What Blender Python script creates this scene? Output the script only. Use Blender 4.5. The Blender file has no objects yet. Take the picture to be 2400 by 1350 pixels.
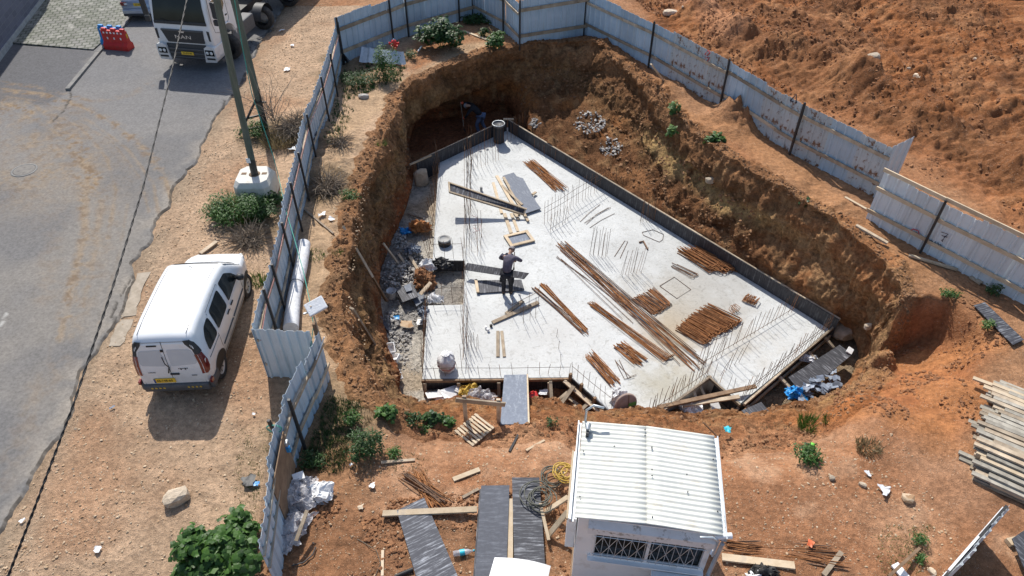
import bpy, math, random
import numpy as np
from mathutils import Vector, Matrix, Euler

# ------------------------------------------------------------------ camera, sky, sun, exposure
S = bpy.context.scene
COL = S.collection
R = math.radians
PITCH = R(42.0)
CAMH = 12.5
FPX = 1650.0                       # focal length in pixels of the 2400 px wide photograph
cd = bpy.data.cameras.new('camera')
cam = bpy.data.objects.new('camera', cd)
COL.objects.link(cam)
cam.location = (0, 0, CAMH)
cam.rotation_euler = (R(90) - PITCH, 0, 0)
cd.sensor_width = 36.0
cd.lens = 24.75
cd.clip_start = 0.1
cd.clip_end = 2000
S.camera = cam

SUN_EL, SUN_AZ = R(49), math.atan2(-0.47, 1.44)      # azimuth measured from +Y towards +X
w = bpy.data.worlds.new('World')
S.world = w
w.use_nodes = True
nt = w.node_tree
sky = nt.nodes.new('ShaderNodeTexSky')
sky.sky_type = 'NISHITA'
sky.sun_disc = False
sky.sun_elevation = SUN_EL
sky.sun_rotation = SUN_AZ
sky.air_density = 1.0
sky.dust_density = 1.5
nt.nodes['Background'].inputs[1].default_value = 0.125
nt.links.new(sky.outputs[0], nt.nodes['Background'].inputs[0])
sd = bpy.data.lights.new('sun', 'SUN')
sd.energy = 4.3
sd.angle = R(0.55)
sd.color = (1.0, 0.95, 0.87)
sun = bpy.data.objects.new('sun', sd)
COL.objects.link(sun)
sdir = Vector((math.sin(SUN_AZ) * math.cos(SUN_EL), math.cos(SUN_AZ) * math.cos(SUN_EL), math.sin(SUN_EL)))
sun.rotation_euler = sdir.to_track_quat('Z', 'Y').to_euler()
sun.location = (0, 0, 40)
S.view_settings.view_transform = 'Standard'
S.view_settings.look = 'None'
S.view_settings.exposure = 0.26
S.view_settings.gamma = 1.0
S.view_settings.use_curve_mapping = False
S.render.engine = 'CYCLES'

# ------------------------------------------------------------------ helpers
rnd = random.Random(7)
U = rnd.uniform
SP, CP = math.sin(PITCH), math.cos(PITCH)


def P(px, py, z=0.0):
    """the place on the level z that the photograph shows at px, py"""
    u, v = (px - 1200) / FPX, (py - 675) / FPX
    d, f = SP + v * CP, CP - v * SP
    t = (CAMH - z) / d
    return Vector((u * t, f * t, z))


def PY(px, py, Y):
    """the place at distance Y that the photograph shows at px, py"""
    u, v = (px - 1200) / FPX, (py - 675) / FPX
    d, f = SP + v * CP, CP - v * SP
    t = Y / f
    return Vector((u * t, Y, CAMH - d * t))


def _h(ix, iy, iz, seed):
    h = (ix.astype(np.uint32) * np.uint32(374761393) + iy.astype(np.uint32) * np.uint32(668265263)
         + iz.astype(np.uint32) * np.uint32(2147483647) + np.uint32(seed) * np.uint32(3266489917))
    h = (h ^ (h >> np.uint32(13))) * np.uint32(1274126177)
    h = h ^ (h >> np.uint32(16))
    return (h & np.uint32(0xffff)).astype(np.float64) / 32767.5 - 1.0


def vn(x, y, z=None, s=1.0, seed=0):
    """value noise in -1..1, s = size of a cell in metres"""
    x = np.asarray(x, float) / s + 1000.37
    y = np.asarray(y, float) / s + 1000.71
    if z is None:
        fx, fy = np.floor(x), np.floor(y)
        tx, ty = x - fx, y - fy
        tx, ty = tx * tx * (3 - 2 * tx), ty * ty * (3 - 2 * ty)
        ix, iy = fx.astype(np.int64), fy.astype(np.int64)
        o = np.zeros_like(ix)
        a, b = _h(ix, iy, o, seed), _h(ix + 1, iy, o, seed)
        c, d = _h(ix, iy + 1, o, seed), _h(ix + 1, iy + 1, o, seed)
        return (a * (1 - tx) + b * tx) * (1 - ty) + (c * (1 - tx) + d * tx) * ty
    z = np.asarray(z, float) / s + 1000.13
    fz = np.floor(z)
    tz = z - fz
    tz = tz * tz * (3 - 2 * tz)
    fx, fy = np.floor(x), np.floor(y)
    tx, ty = x - fx, y - fy
    tx, ty = tx * tx * (3 - 2 * tx), ty * ty * (3 - 2 * ty)
    ix, iy, iz = fx.astype(np.int64), fy.astype(np.int64), fz.astype(np.int64)
    r = []
    for k in (0, 1):
        a, b = _h(ix, iy, iz + k, seed), _h(ix + 1, iy, iz + k, seed)
        c, d = _h(ix, iy + 1, iz + k, seed), _h(ix + 1, iy + 1, iz + k, seed)
        r.append((a * (1 - tx) + b * tx) * (1 - ty) + (c * (1 - tx) + d * tx) * ty)
    return r[0] * (1 - tz) + r[1] * tz


def fbm(x, y, s, octs=4, seed=0, gain=0.5, z=None):
    t, a = 0.0, 1.0
    for k in range(octs):
        t = t + a * vn(x, y, z, s / 2 ** k, seed + 17 * k)
        a *= gain
    return t


def sst(a, b, x):
    t = np.clip((x - a) / (b - a), 0, 1)
    return t * t * (3 - 2 * t)


def segd(x, y, pts):
    """distance to an open polyline and position along it (0..n-1)"""
    best = np.full(np.shape(x), 1e9)
    par = np.zeros(np.shape(x))
    for k in range(len(pts) - 1):
        ax, ay, bx, by = pts[k][0], pts[k][1], pts[k + 1][0], pts[k + 1][1]
        dx, dy = bx - ax, by - ay
        t = np.clip(((x - ax) * dx + (y - ay) * dy) / (dx * dx + dy * dy + 1e-12), 0, 1)
        d = np.hypot(x - ax - t * dx, y - ay - t * dy)
        m = d < best
        best = np.where(m, d, best)
        par = np.where(m, k + t, par)
    return best, par


def inpoly(x, y, pts):
    c = np.zeros(np.shape(x), bool)
    n = len(pts)
    for k in range(n):
        ax, ay, bx, by = pts[k][0], pts[k][1], pts[(k + 1) % n][0], pts[(k + 1) % n][1]
        m = ((ay > y) != (by > y)) & (x < (bx - ax) * (y - ay) / ((by - ay) if abs(by - ay) > 1e-12 else 1e-12) + ax)
        c ^= m
    return c


def sdist(x, y, pts):
    """signed distance to a polygon, negative inside"""
    d, _ = segd(x, y, list(pts) + [pts[0]])
    return np.where(inpoly(x, y, pts), -d, d)


def arr_mesh(name, V, Fq, colors=None, smooth=True):
    me = bpy.data.meshes.new(name)
    V = np.asarray(V, np.float32)
    Fq = np.asarray(Fq, np.int32)
    n, k = Fq.shape
    me.vertices.add(len(V))
    me.vertices.foreach_set('co', V.ravel())
    me.loops.add(n * k)
    me.loops.foreach_set('vertex_index', Fq.ravel())
    me.polygons.add(n)
    me.polygons.foreach_set('loop_start', np.arange(0, n * k, k, dtype=np.int32))
    me.polygons.foreach_set('loop_total', np.full(n, k, np.int32))
    me.polygons.foreach_set('use_smooth', np.full(n, smooth, bool))
    me.update(calc_edges=True)
    if colors is not None:
        a = me.color_attributes.new('col', 'FLOAT_COLOR', 'POINT')
        c = np.ones((len(V), 4), np.float32)
        c[:, :3] = colors
        a.data.foreach_set('color', c.ravel())
    return me


class MB:
    """collects shapes for ONE mesh"""

    def __init__(self):
        self.v, self.f, self.s = [], [], []

    def add(self, vs, fs, smooth=False):
        o = len(self.v)
        self.v += [tuple(a) for a in vs]
        self.f += [tuple(i + o for i in f) for f in fs]
        self.s += [smooth] * len(fs)
        return self

    def box(self, c, size, rot=None, taper=1.0):
        x, y, z = size[0] / 2, size[1] / 2, size[2] / 2
        vs = [Vector((sx * x * (taper if sz > 0 else 1), sy * y * (taper if sz > 0 else 1), sz * z))
              for sz in (-1, 1) for sx, sy in ((-1, -1), (1, -1), (1, 1), (-1, 1))]
        if rot is not None:
            m = rot if isinstance(rot, Matrix) else Euler(rot).to_matrix()
            vs = [m @ a for a in vs]
        c = Vector(c)
        return self.add([a + c for a in vs], [(3, 2, 1, 0), (4, 5, 6, 7), (0, 1, 5, 4), (1, 2, 6, 5), (2, 3, 7, 6), (3, 0, 4, 7)])

    def beam(self, a, b, wid, thk, up=(0, 0, 1), e=0.0):
        """a bar with a rectangular section from a to b; wid lies across, thk along up"""
        a, b = Vector(a), Vector(b)
        d = (b - a)
        L = d.length
        d = d / L
        a, b = a - d * e, b + d * e
        u = Vector(up)
        sde = d.cross(u)
        if sde.length < 1e-4:
            sde = d.cross(Vector((1, 0, 0)))
        sde.normalize()
        u = sde.cross(d).normalized()
        vs = []
        for p in (a, b):
            for i, j in ((-1, -1), (1, -1), (1, 1), (-1, 1)):
                vs.append(p + sde * (i * wid / 2) + u * (j * thk / 2))
        return self.add(vs, [(0, 1, 2, 3), (7, 6, 5, 4), (4, 5, 1, 0), (5, 6, 2, 1), (6, 7, 3, 2), (7, 4, 0, 3)])

    def tube(self, pts, r, n=6, cap=True, smooth=True):
        pts = [Vector(p) for p in pts]
        rs = r if isinstance(r, (list, tuple)) else [r] * len(pts)
        prev = None
        rings = []
        for i, p in enumerate(pts):
            t = (pts[min(i + 1, len(pts) - 1)] - pts[max(i - 1, 0)])
            if t.length < 1e-9:
                t = Vector((0, 0, 1))
            t.normalize()
            if prev is None:
                a = t.cross(Vector((0, 0, 1)))
                if a.length < 1e-3:
                    a = t.cross(Vector((1, 0, 0)))
            else:
                a = prev - t * prev.dot(t)
                if a.length < 1e-6:
                    a = t.cross(Vector((1, 0, 0)))
            a.normalize()
            prev = a
            b = t.cross(a)
            rings.append([p + (a * math.cos(k * 2 * math.pi / n) + b * math.sin(k * 2 * math.pi / n)) * rs[i] for k in range(n)])
        vs = [q for ring in rings for q in ring]
        fs = []
        for i in range(len(rings) - 1):
            for k in range(n):
                k2 = (k + 1) % n
                fs.append((i * n + k, i * n + k2, (i + 1) * n + k2, (i + 1) * n + k))
        self.add(vs, fs, smooth)
        if cap:
            self.add(rings[0], [tuple(range(n - 1, -1, -1))])
            self.add(rings[-1], [tuple(range(n))])
        return self

    def lathe(self, prof, n=16, c=(0, 0, 0), axis='z', smooth=True, cap=True):
        c = Vector(c)

        def pt(r, h, k):
            a = 2 * math.pi * k / n
            if axis == 'z':
                return c + Vector((r * math.cos(a), r * math.sin(a), h))
            if axis == 'y':
                return c + Vector((r * math.cos(a), h, r * math.sin(a)))
            return c + Vector((h, r * math.cos(a), r * math.sin(a)))
        vs = [pt(r, h, k) for r, h in prof for k in range(n)]
        fs = []
        for i in range(len(prof) - 1):
            for k in range(n):
                k2 = (k + 1) % n
                fs.append((i * n + k, i * n + k2, (i + 1) * n + k2, (i + 1) * n + k))
        self.add(vs, fs, smooth)
        if cap:
            self.add(vs[:n], [tuple(range(n - 1, -1, -1))])
            self.add(vs[-n:], [tuple(range(n))])
        return self

    def prism(self, poly, axis, a, b, smooth=False):
        """poly of 2D points extruded from a to b along axis x, y or z"""
        def mk(p, h):
            if axis == 'z':
                return (p[0], p[1], h)
            if axis == 'y':
                return (p[0], h, p[1])
            return (h, p[0], p[1])
        n = len(poly)
        vs = [mk(p, a) for p in poly] + [mk(p, b) for p in poly]
        fs = [(k, (k + 1) % n, n + (k + 1) % n, n + k) for k in range(n)]
        self.add(vs, fs, smooth)
        return self.add(vs, [tuple(range(n - 1, -1, -1)), tuple(range(n, 2 * n))])

    def grid(self, fn, nu, nv, smooth=True):
        vs = [fn(i / nu, j / nv) for j in range(nv + 1) for i in range(nu + 1)]
        fs = [(j * (nu + 1) + i, j * (nu + 1) + i + 1, (j + 1) * (nu + 1) + i + 1, (j + 1) * (nu + 1) + i) for j in range(nv) for i in range(nu)]
        return self.add(vs, fs, smooth)

    def sheet(self, quad, thk, up=None):
        """flat board with four corners and a thickness downwards"""
        q = [Vector(a) for a in quad]
        n = (q[1] - q[0]).cross(q[3] - q[0]).normalized()
        if n.z < 0:
            n = -n
        lo = [a - n * thk for a in q]
        return self.add(q + lo, [(0, 1, 2, 3), (7, 6, 5, 4), (4, 5, 1, 0), (5, 6, 2, 1), (6, 7, 3, 2), (7, 4, 0, 3)])

    def mesh(self, name):
        me = bpy.data.meshes.new(name)
        me.from_pydata(self.v, [], self.f)
        me.polygons.foreach_set('use_smooth', self.s)
        me.update()
        return me


def link(name, me, mat=None, parent=None):
    o = bpy.data.objects.new(name, me)
    COL.objects.link(o)
    if mat is not None and me is not None:
        if len(me.materials) == 0:
            me.materials.append(mat)
    if parent is not None:
        o.parent = parent
    return o


def fixn(me):
    import bmesh
    b = bmesh.new()
    b.from_mesh(me)
    bmesh.ops.recalc_face_normals(b, faces=b.faces)
    b.to_mesh(me)
    b.free()


def part(name, mb, mat, parent, world=False, label=None, stuff=False, bevel=0.0, fix=True):
    if world:
        m = parent.matrix_basis.inverted()
        if parent.parent is not None:
            m = m @ parent.parent.matrix_basis.inverted()
        mb.v = [tuple(m @ Vector(a)) for a in mb.v]
    me = mb.mesh(name)
    if fix:
        fixn(me)
    o = link(name, me, mat, parent)
    if label:
        o['label'] = label
    if stuff:
        o['kind'] = 'stuff'
    if bevel:
        bv = o.modifiers.new('bevel', 'BEVEL')
        bv.width = bevel
        bv.segments = 2
        bv.limit_method = 'ANGLE'
        bv.angle_limit = R(40)
    return o


def tag(o, label, cat, group=None):
    o['label'] = label
    o['category'] = cat
    if group:
        o['group'] = group
    return o


def thing(name, label, cat, loc=(0, 0, 0), rz=0.0, group=None):
    o = bpy.data.objects.new(name, None)
    COL.objects.link(o)
    o.empty_display_size = 0.2
    o.location = loc
    o.rotation_euler = (0, 0, rz)
    # matrix_basis is read by part(); it follows location and rotation directly
    return tag(o, label, cat, group)


def single(name, mb, mat, label, cat, loc=(0, 0, 0), rz=0.0, group=None, bevel=0.0, world=False):
    """a thing that is one mesh"""
    me_v = mb.v
    if world:
        mb.v = [(a[0] - loc[0], a[1] - loc[1], a[2] - loc[2]) for a in me_v]
    me = mb.mesh(name)
    fixn(me)
    o = link(name, me, mat)
    o.location = loc
    o.rotation_euler = (0, 0, rz)
    if bevel:
        bv = o.modifiers.new('bevel', 'BEVEL')
        bv.width = bevel
        bv.segments = 2
        bv.limit_method = 'ANGLE'
        bv.angle_limit = R(40)
    return tag(o, label, cat, group)


def dup(root, label=None, loc=None, rz=None, group=None):
    c = root.copy()
    COL.objects.link(c)
    if label:
        c['label'] = label
    if group:
        c['group'] = group
    if loc is not None:
        c.location = loc
    if rz is not None:
        c.rotation_euler = (0, 0, rz)
    for ch in root.children:
        d = ch.copy()
        COL.objects.link(d)
        d.parent = c
        for g in ch.children:
            e = g.copy()
            COL.objects.link(e)
            e.parent = d
    return c


# ------------------------------------------------------------------ materials
def nodes(name):
    m = bpy.data.materials.new(name)
    m.use_nodes = True
    t = m.node_tree
    return m, t, t.nodes, t.links, t.nodes['Principled BSDF']


def noise_node(t, scale, detail=4, rough=0.55, coord='Object', stretch=None, dist=0.0):
    tc = t.nodes.new('ShaderNodeTexCoord')
    n = t.nodes.new('ShaderNodeTexNoise')
    n.inputs['Scale'].default_value = scale
    n.inputs['Detail'].default_value = detail
    n.inputs['Roughness'].default_value = rough
    n.inputs['Distortion'].default_value = dist
    src = None if coord == 'World' else tc.outputs[coord]
    if src is None:
        src = t.nodes.new('ShaderNodeNewGeometry').outputs['Position']
    if stretch is not None:
        mp = t.nodes.new('ShaderNodeMapping')
        mp.inputs['Scale'].default_value = stretch
        t.links.new(src, mp.inputs['Vector'])
        src = mp.outputs['Vector']
    t.links.new(src, n.inputs['Vector'])
    return n


def ramp(t, src, stops):
    r = t.nodes.new('ShaderNodeValToRGB')
    el = r.color_ramp.elements
    while len(el) < len(stops):
        el.new(0.5)
    for e, (p, c) in zip(el, stops):
        e.position = p
        e.color = (*c, 1) if len(c) == 3 else c
    t.links.new(src, r.inputs[0])
    return r


def mix(t, a, b, fac, mode='MIX'):
    m = t.nodes.new('ShaderNodeMix')
    m.data_type = 'RGBA'
    m.blend_type = mode
    for k, v in ((0, fac), (6, a), (7, b)):
        if hasattr(v, 'is_linked') or hasattr(v, 'links'):
            t.links.new(v, m.inputs[k])
        elif isinstance(v, (int, float)):
            m.inputs[k].default_value = v
        else:
            m.inputs[k].default_value = (*v, 1)
    return m.outputs[2]


def bump(t, src, dist, strength=1.0, prev=None):
    b = t.nodes.new('ShaderNodeBump')
    b.inputs['Distance'].default_value = dist
    b.inputs['Strength'].default_value = strength
    t.links.new(src, b.inputs['Height'])
    if prev is not None:
        t.links.new(prev, b.inputs['Normal'])
    return b.outputs['Normal']


def mat(name, c1, c2=None, scale=6.0, rough=0.7, metal=0.0, bmp=0.0, bscale=None, lo=0.35, hi=0.65, stretch=None,
        dirt=None, dscale=2.0, dlo=0.5, dhi=0.75, vary=0.0, coat=0.0, detail=5, spec=None, coord='Object', alpha=None, trans=0.0):
    """weathered surface: two colours through noise, a dirt or wear colour in blots, fine relief, a shade of its own per object"""
    m, t, N, L, B = nodes(name)
    col = None
    n = noise_node(t, scale, detail, 0.6, coord, stretch)
    r = ramp(t, n.outputs['Fac'], [(lo, c1), (hi, c2 or c1)])
    col = r.outputs[0]
    if dirt is not None:
        n2 = noise_node(t, dscale, 6, 0.65, coord)
        r2 = ramp(t, n2.outputs['Fac'], [(dlo, (0, 0, 0)), (dhi, (1, 1, 1))])
        col = mix(t, col, dirt, r2.outputs[0])
    if vary:
        oi = N.new('ShaderNodeObjectInfo')
        mr = N.new('ShaderNodeMapRange')
        mr.inputs[3].default_value = 1 - vary
        mr.inputs[4].default_value = 1 + vary
        L.new(oi.outputs['Random'], mr.inputs[0])
        h = N.new('ShaderNodeHueSaturation')
        L.new(mr.outputs[0], h.inputs['Value'])
        L.new(col, h.inputs['Color'])
        col = h.outputs[0]
    L.new(col, B.inputs['Base Color'])
    B.inputs['Roughness'].default_value = rough
    B.inputs['Metallic'].default_value = metal
    if coat:
        B.inputs['Coat Weight'].default_value = coat
        B.inputs['Coat Roughness'].default_value = 0.08
    if spec is not None:
        B.inputs['Specular IOR Level'].default_value = spec
    if trans:
        B.inputs['Transmission Weight'].default_value = trans
    if alpha is not None:
        B.inputs['Alpha'].default_value = alpha
    if bmp:
        nb = noise_node(t, bscale or scale * 4, 5, 0.6, coord, stretch)
        L.new(bump(t, nb.outputs['Fac'], bmp), B.inputs['Normal'])
    return m


def earth_mat(name, fine=0.02, coarse=0.05, speck=0.0, rough=0.95, grain=(9.0, 60.0), contrast=0.35, speck_col=(0.62, 0.52, 0.40)):
    m, t, N, L, B = nodes(name)
    at = N.new('ShaderNodeAttribute')
    at.attribute_name = 'col'
    col = at.outputs['Color']
    n1 = noise_node(t, grain[0], 6, 0.65, 'World')
    n2 = noise_node(t, grain[1], 3, 0.6, 'World')
    r1 = ramp(t, n1.outputs['Fac'], [(0.3, (1 - contrast,) * 3), (0.7, (1 + contrast,) * 3)])
    col = mix(t, col, r1.outputs[0], 1.0, 'MULTIPLY')
    r2 = ramp(t, n2.outputs['Fac'], [(0.3, (1 - contrast * 0.7,) * 3), (0.7, (1 + contrast * 0.7,) * 3)])
    col = mix(t, col, r2.outputs[0], 1.0, 'MULTIPLY')
    if speck:
        vo = N.new('ShaderNodeTexVoronoi')
        vo.inputs['Scale'].default_value = 22
        g = N.new('ShaderNodeNewGeometry')
        L.new(g.outputs['Position'], vo.inputs['Vector'])
        rr = ramp(t, vo.outputs['Distance'], [(0.16, (1, 1, 1)), (0.24, (0, 0, 0))])
        n3 = noise_node(t, 3.0, 3, 0.6, 'World')
        r3 = ramp(t, n3.outputs['Fac'], [(0.42, (0, 0, 0)), (0.62, (speck,) * 3)])
        f = mix(t, rr.outputs[0], r3.outputs[0], 1.0, 'MULTIPLY')
        col = mix(t, col, speck_col, f)
    L.new(col, B.inputs['Base Color'])
    B.inputs['Roughness'].default_value = rough
    B.inputs['Specular IOR Level'].default_value = 0.2
    nb = bump(t, n1.outputs['Fac'], coarse)
    nb = bump(t, n2.outputs['Fac'], fine, 1.0, nb)
    L.new(nb, B.inputs['Normal'])
    return m


M = {}
M['soil'] = earth_mat('soil', 0.02, 0.06, 0.5)
M['cut'] = earth_mat('cut_soil', 0.03, 0.14, 0.0, grain=(9.0, 45.0), contrast=0.45)
M['clod_tan'] = mat('tan_clod', (0.19, 0.10, 0.048), (0.32, 0.175, 0.088), 3, 0.97, coord='World', bmp=0.03, bscale=22)
M['asphalt'] = earth_mat('asphalt', 0.004, 0.002, 0.0, 0.85, (14.0, 120.0), 0.24)
M['concrete_attr'] = earth_mat('slab_concrete', 0.003, 0.004, 0.0, 0.8, (4.0, 45.0), 0.07)
M['stone'] = mat('stone', (0.42, 0.34, 0.25), (0.62, 0.52, 0.40), 5, 0.9, bmp=0.03, bscale=14, vary=0.25)
M['pebble'] = mat('pebble', (0.46, 0.34, 0.22), (0.62, 0.50, 0.36), 3, 0.9, coord='World', dirt=(0.36, 0.22, 0.12), dscale=6, dlo=0.45, dhi=0.6)
M['clod'] = mat('clod', (0.20, 0.09, 0.042), (0.34, 0.165, 0.075), 3, 0.97, coord='World', bmp=0.03, bscale=22)
M['rubble'] = mat('rubble', (0.24, 0.235, 0.23), (0.50, 0.47, 0.43), 3, 0.9, coord='World', bmp=0.01, bscale=30)
def sheet_steel(name, c1, c2, stain, dlo, dhi):
    """painted steel sheet: streaks that run down the sheet, ring stains, chalky paint, rust"""
    m, t, N, L, B = nodes(name)
    a = noise_node(t, 2.2, 5, 0.6)
    col = ramp(t, a.outputs['Fac'], [(0.3, c1), (0.7, c2)]).outputs[0]
    s = noise_node(t, 1.0, 5, 0.65, 'Object', (22, 22, 0.9))
    sr = ramp(t, s.outputs['Fac'], [(0.52, (0, 0, 0)), (0.75, (0.55, 0.55, 0.55))])
    col = mix(t, col, (0.36, 0.36, 0.35), sr.outputs[0])
    d = noise_node(t, 3.2, 8, 0.72)
    dr = ramp(t, d.outputs['Fac'], [(dlo, (0, 0, 0)), (dhi, (1, 1, 1))])
    col = mix(t, col, stain, dr.outputs[0])
    oi = N.new('ShaderNodeObjectInfo')
    mr = N.new('ShaderNodeMapRange')
    mr.inputs[3].default_value, mr.inputs[4].default_value = 0.86, 1.1
    L.new(oi.outputs['Random'], mr.inputs[0])
    h = N.new('ShaderNodeHueSaturation')
    L.new(mr.outputs[0], h.inputs['Value'])
    L.new(col, h.inputs['Color'])
    L.new(h.outputs[0], B.inputs['Base Color'])
    B.inputs['Roughness'].default_value = 0.48
    B.inputs['Metallic'].default_value = 0.0
    L.new(bump(t, a.outputs['Fac'], 0.02), B.inputs['Normal'])
    return m


M['steel'] = sheet_steel('fence_sheet', (0.39, 0.51, 0.61), (0.51, 0.62, 0.71), (0.27, 0.19, 0.12), 0.62, 0.75)
M['steel_rust'] = sheet_steel('rusty_sheet', (0.42, 0.49, 0.53), (0.52, 0.57, 0.59), (0.17, 0.085, 0.045), 0.53, 0.6)
M['steel_white'] = sheet_steel('pale_sheet', (0.54, 0.61, 0.66), (0.64, 0.70, 0.73), (0.46, 0.42, 0.36), 0.62, 0.8)
M['galv'] = mat('galvanised', (0.42, 0.46, 0.49), (0.58, 0.62, 0.64), 4, 0.4, 0.5, 0.005, 3, vary=0.1)
M['black_steel'] = mat('black_steel', (0.018, 0.018, 0.02), (0.04, 0.038, 0.036), 10, 0.55)
M['wood'] = mat('weathered_wood', (0.30, 0.23, 0.16), (0.50, 0.41, 0.30), 3, 0.85, bmp=0.006, bscale=20, stretch=(1, 1, 1), vary=0.3, dirt=(0.20, 0.17, 0.14), dscale=5, dlo=0.55, dhi=0.8)
M['wood_grey'] = mat('grey_wood', (0.27, 0.245, 0.20), (0.40, 0.37, 0.31), 4, 0.85, bmp=0.005, bscale=22, vary=0.25, dirt=(0.18, 0.16, 0.14), dscale=5, dlo=0.55, dhi=0.8)
M['wood_new'] = mat('pale_wood', (0.46, 0.355, 0.235), (0.60, 0.49, 0.35), 4, 0.8, bmp=0.004, bscale=25, vary=0.18, dirt=(0.36, 0.30, 0.24), dscale=4, dlo=0.55, dhi=0.8)
M['wood_dark'] = mat('dark_wood', (0.16, 0.10, 0.06), (0.27, 0.18, 0.11), 4, 0.85, bmp=0.004, bscale=25, vary=0.2)
M['rust'] = mat('rusty_bar', (0.17, 0.065, 0.022), (0.36, 0.16, 0.06), 9, 0.85, 0.15, vary=0.3)
M['rust_bright'] = mat('bright_rust', (0.24, 0.092, 0.028), (0.37, 0.165, 0.058), 9, 0.85, 0.1, vary=0.25)
M['rust_dark'] = mat('dark_bar', (0.10, 0.06, 0.04), (0.22, 0.13, 0.08), 9, 0.8, 0.2, vary=0.3)


def ply_mat(name, base, wear, sx=1.0, sy=9.0, lo=0.5, hi=0.7):
    """film faced plywood with streaks of dried cement across the sheet"""
    m, t, N, L, B = nodes(name)
    n = noise_node(t, 2.2, 6, 0.7, 'Object', (sx, sy, 1))
    r = ramp(t, n.outputs['Fac'], [(lo, (0, 0, 0)), (hi, (1, 1, 1))])
    n2 = noise_node(t, 1.6, 5, 0.7)
    r2 = ramp(t, n2.outputs['Fac'], [(0.35, (0.15, 0.15, 0.15)), (0.7, (1, 1, 1))])
    f = mix(t, r.outputs[0], r2.outputs[0], 1.0, 'MULTIPLY')
    n3 = noise_node(t, 12, 5, 0.6)
    c = mix(t, base, tuple(b * 1.7 + 0.01 for b in base), n3.outputs['Fac'])
    c = mix(t, c, wear, f)
    oi = N.new('ShaderNodeObjectInfo')
    mr = N.new('ShaderNodeMapRange')
    mr.inputs[3].default_value, mr.inputs[4].default_value = 0.8, 1.25
    L.new(oi.outputs['Random'], mr.inputs[0])
    h = N.new('ShaderNodeHueSaturation')
    L.new(mr.outputs[0], h.inputs['Value'])
    L.new(c, h.inputs['Color'])
    L.new(h.outputs[0], B.inputs['Base Color'])
    B.inputs['Roughness'].default_value = 0.62
    B.inputs['Specular IOR Level'].default_value = 0.25
    L.new(bump(t, n3.outputs['Fac'], 0.003), B.inputs['Normal'])
    return m


M['ply'] = ply_mat('black_plywood', (0.034, 0.036, 0.045), (0.40, 0.42, 0.46), 0.9, 11.0, 0.50, 0.63)
M['ply_x'] = ply_mat('black_plywood_streaked', (0.034, 0.035, 0.042), (0.38, 0.39, 0.43), 11.0, 0.9, 0.51, 0.65)
M['ply_dull'] = ply_mat('scuffed_plywood', (0.05, 0.055, 0.07), (0.22, 0.24, 0.28), 1.5, 7.0, 0.48, 0.75)
M['ply_blue'] = ply_mat('blue_grey_plywood', (0.10, 0.115, 0.145), (0.36, 0.39, 0.43), 7.0, 1.5, 0.5, 0.75)
M['form'] = ply_mat('wet_form_board', (0.028, 0.028, 0.031), (0.20, 0.205, 0.21), 9.0, 0.4, 0.5, 0.72)
M['white_paint'] = mat('white_car_paint', (0.76, 0.78, 0.80), (0.80, 0.81, 0.82), 2, 0.28, coat=0.6, dirt=(0.60, 0.56, 0.50), dscale=2.2, dlo=0.58, dhi=0.9)
def dusty_paint(m, z0, z1, colr, amt):
    t, N, L = m.node_tree, m.node_tree.nodes, m.node_tree.links
    B = N['Principled BSDF']
    src = B.inputs['Base Color'].links[0].from_socket
    tc = N.new('ShaderNodeTexCoord')
    sx = N.new('ShaderNodeSeparateXYZ')
    L.new(tc.outputs['Object'], sx.inputs[0])
    mr = N.new('ShaderNodeMapRange')
    mr.inputs[1].default_value, mr.inputs[2].default_value = z1, z0
    mr.inputs[3].default_value, mr.inputs[4].default_value = 0.0, amt
    L.new(sx.outputs['Z'], mr.inputs[0])
    n = noise_node(t, 5.0, 6, .7)
    r = ramp(t, n.outputs['Fac'], [(.3, (.25, .25, .25)), (.7, (1, 1, 1))])
    f = mix(t, mr.outputs[0], r.outputs[0], 1.0, 'MULTIPLY')
    L.new(mix(t, src, colr, f), B.inputs['Base Color'])


dusty_paint(M['white_paint'], .25, 1.0, (.40, .30, .20), .75)
M['truck_paint'] = mat('white_truck_paint', (0.72, 0.73, 0.75), (0.78, 0.79, 0.80), 2, 0.32, coat=0.4, dirt=(0.50, 0.47, 0.43), dscale=2.2, dlo=0.6, dhi=0.8)
dusty_paint(M['truck_paint'], .4, 1.7, (.34, .29, .24), .7)
M['silver_paint'] = mat('silver_car_paint', (0.36, 0.40, 0.47), (0.40, 0.44, 0.52), 2, 0.3, 0.5, coat=0.5)
M['glass'] = mat('dark_glass', (0.010, 0.014, 0.015), (0.018, 0.022, 0.022), 2, 0.07, spec=0.3)
M['rear_glass'] = mat('van_rear_panel_glass', (0.50, 0.54, 0.58), (0.56, 0.60, 0.63), 2, 0.25, coat=0.5)
M['black_plastic'] = mat('black_plastic', (0.025, 0.026, 0.028), (0.045, 0.045, 0.047), 20, 0.55)
M['grey_plastic'] = mat('grey_bumper', (0.07, 0.075, 0.08), (0.10, 0.10, 0.105), 12, 0.6)
M['rubber'] = mat('tyre_rubber', (0.022, 0.022, 0.022), (0.06, 0.055, 0.05), 8, 0.9)
M['rim'] = mat('wheel_metal', (0.50, 0.51, 0.53), (0.62, 0.63, 0.64), 8, 0.4, 0.6)
M['tail_red'] = mat('tail_light_red', (0.13, 0.008, 0.008), (0.22, 0.012, 0.012), 8, 0.15, coat=0.6)
M['lamp_clear'] = mat('lamp_clear', (0.55, 0.57, 0.58), (0.75, 0.77, 0.78), 12, 0.15, coat=0.6)
M['chrome'] = mat('chrome', (0.65, 0.66, 0.68), (0.75, 0.76, 0.78), 4, 0.2, 0.9)
M['plate'] = mat('plate_yellow', (0.75, 0.46, 0.03), (0.80, 0.52, 0.05), 6, 0.5)
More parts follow.
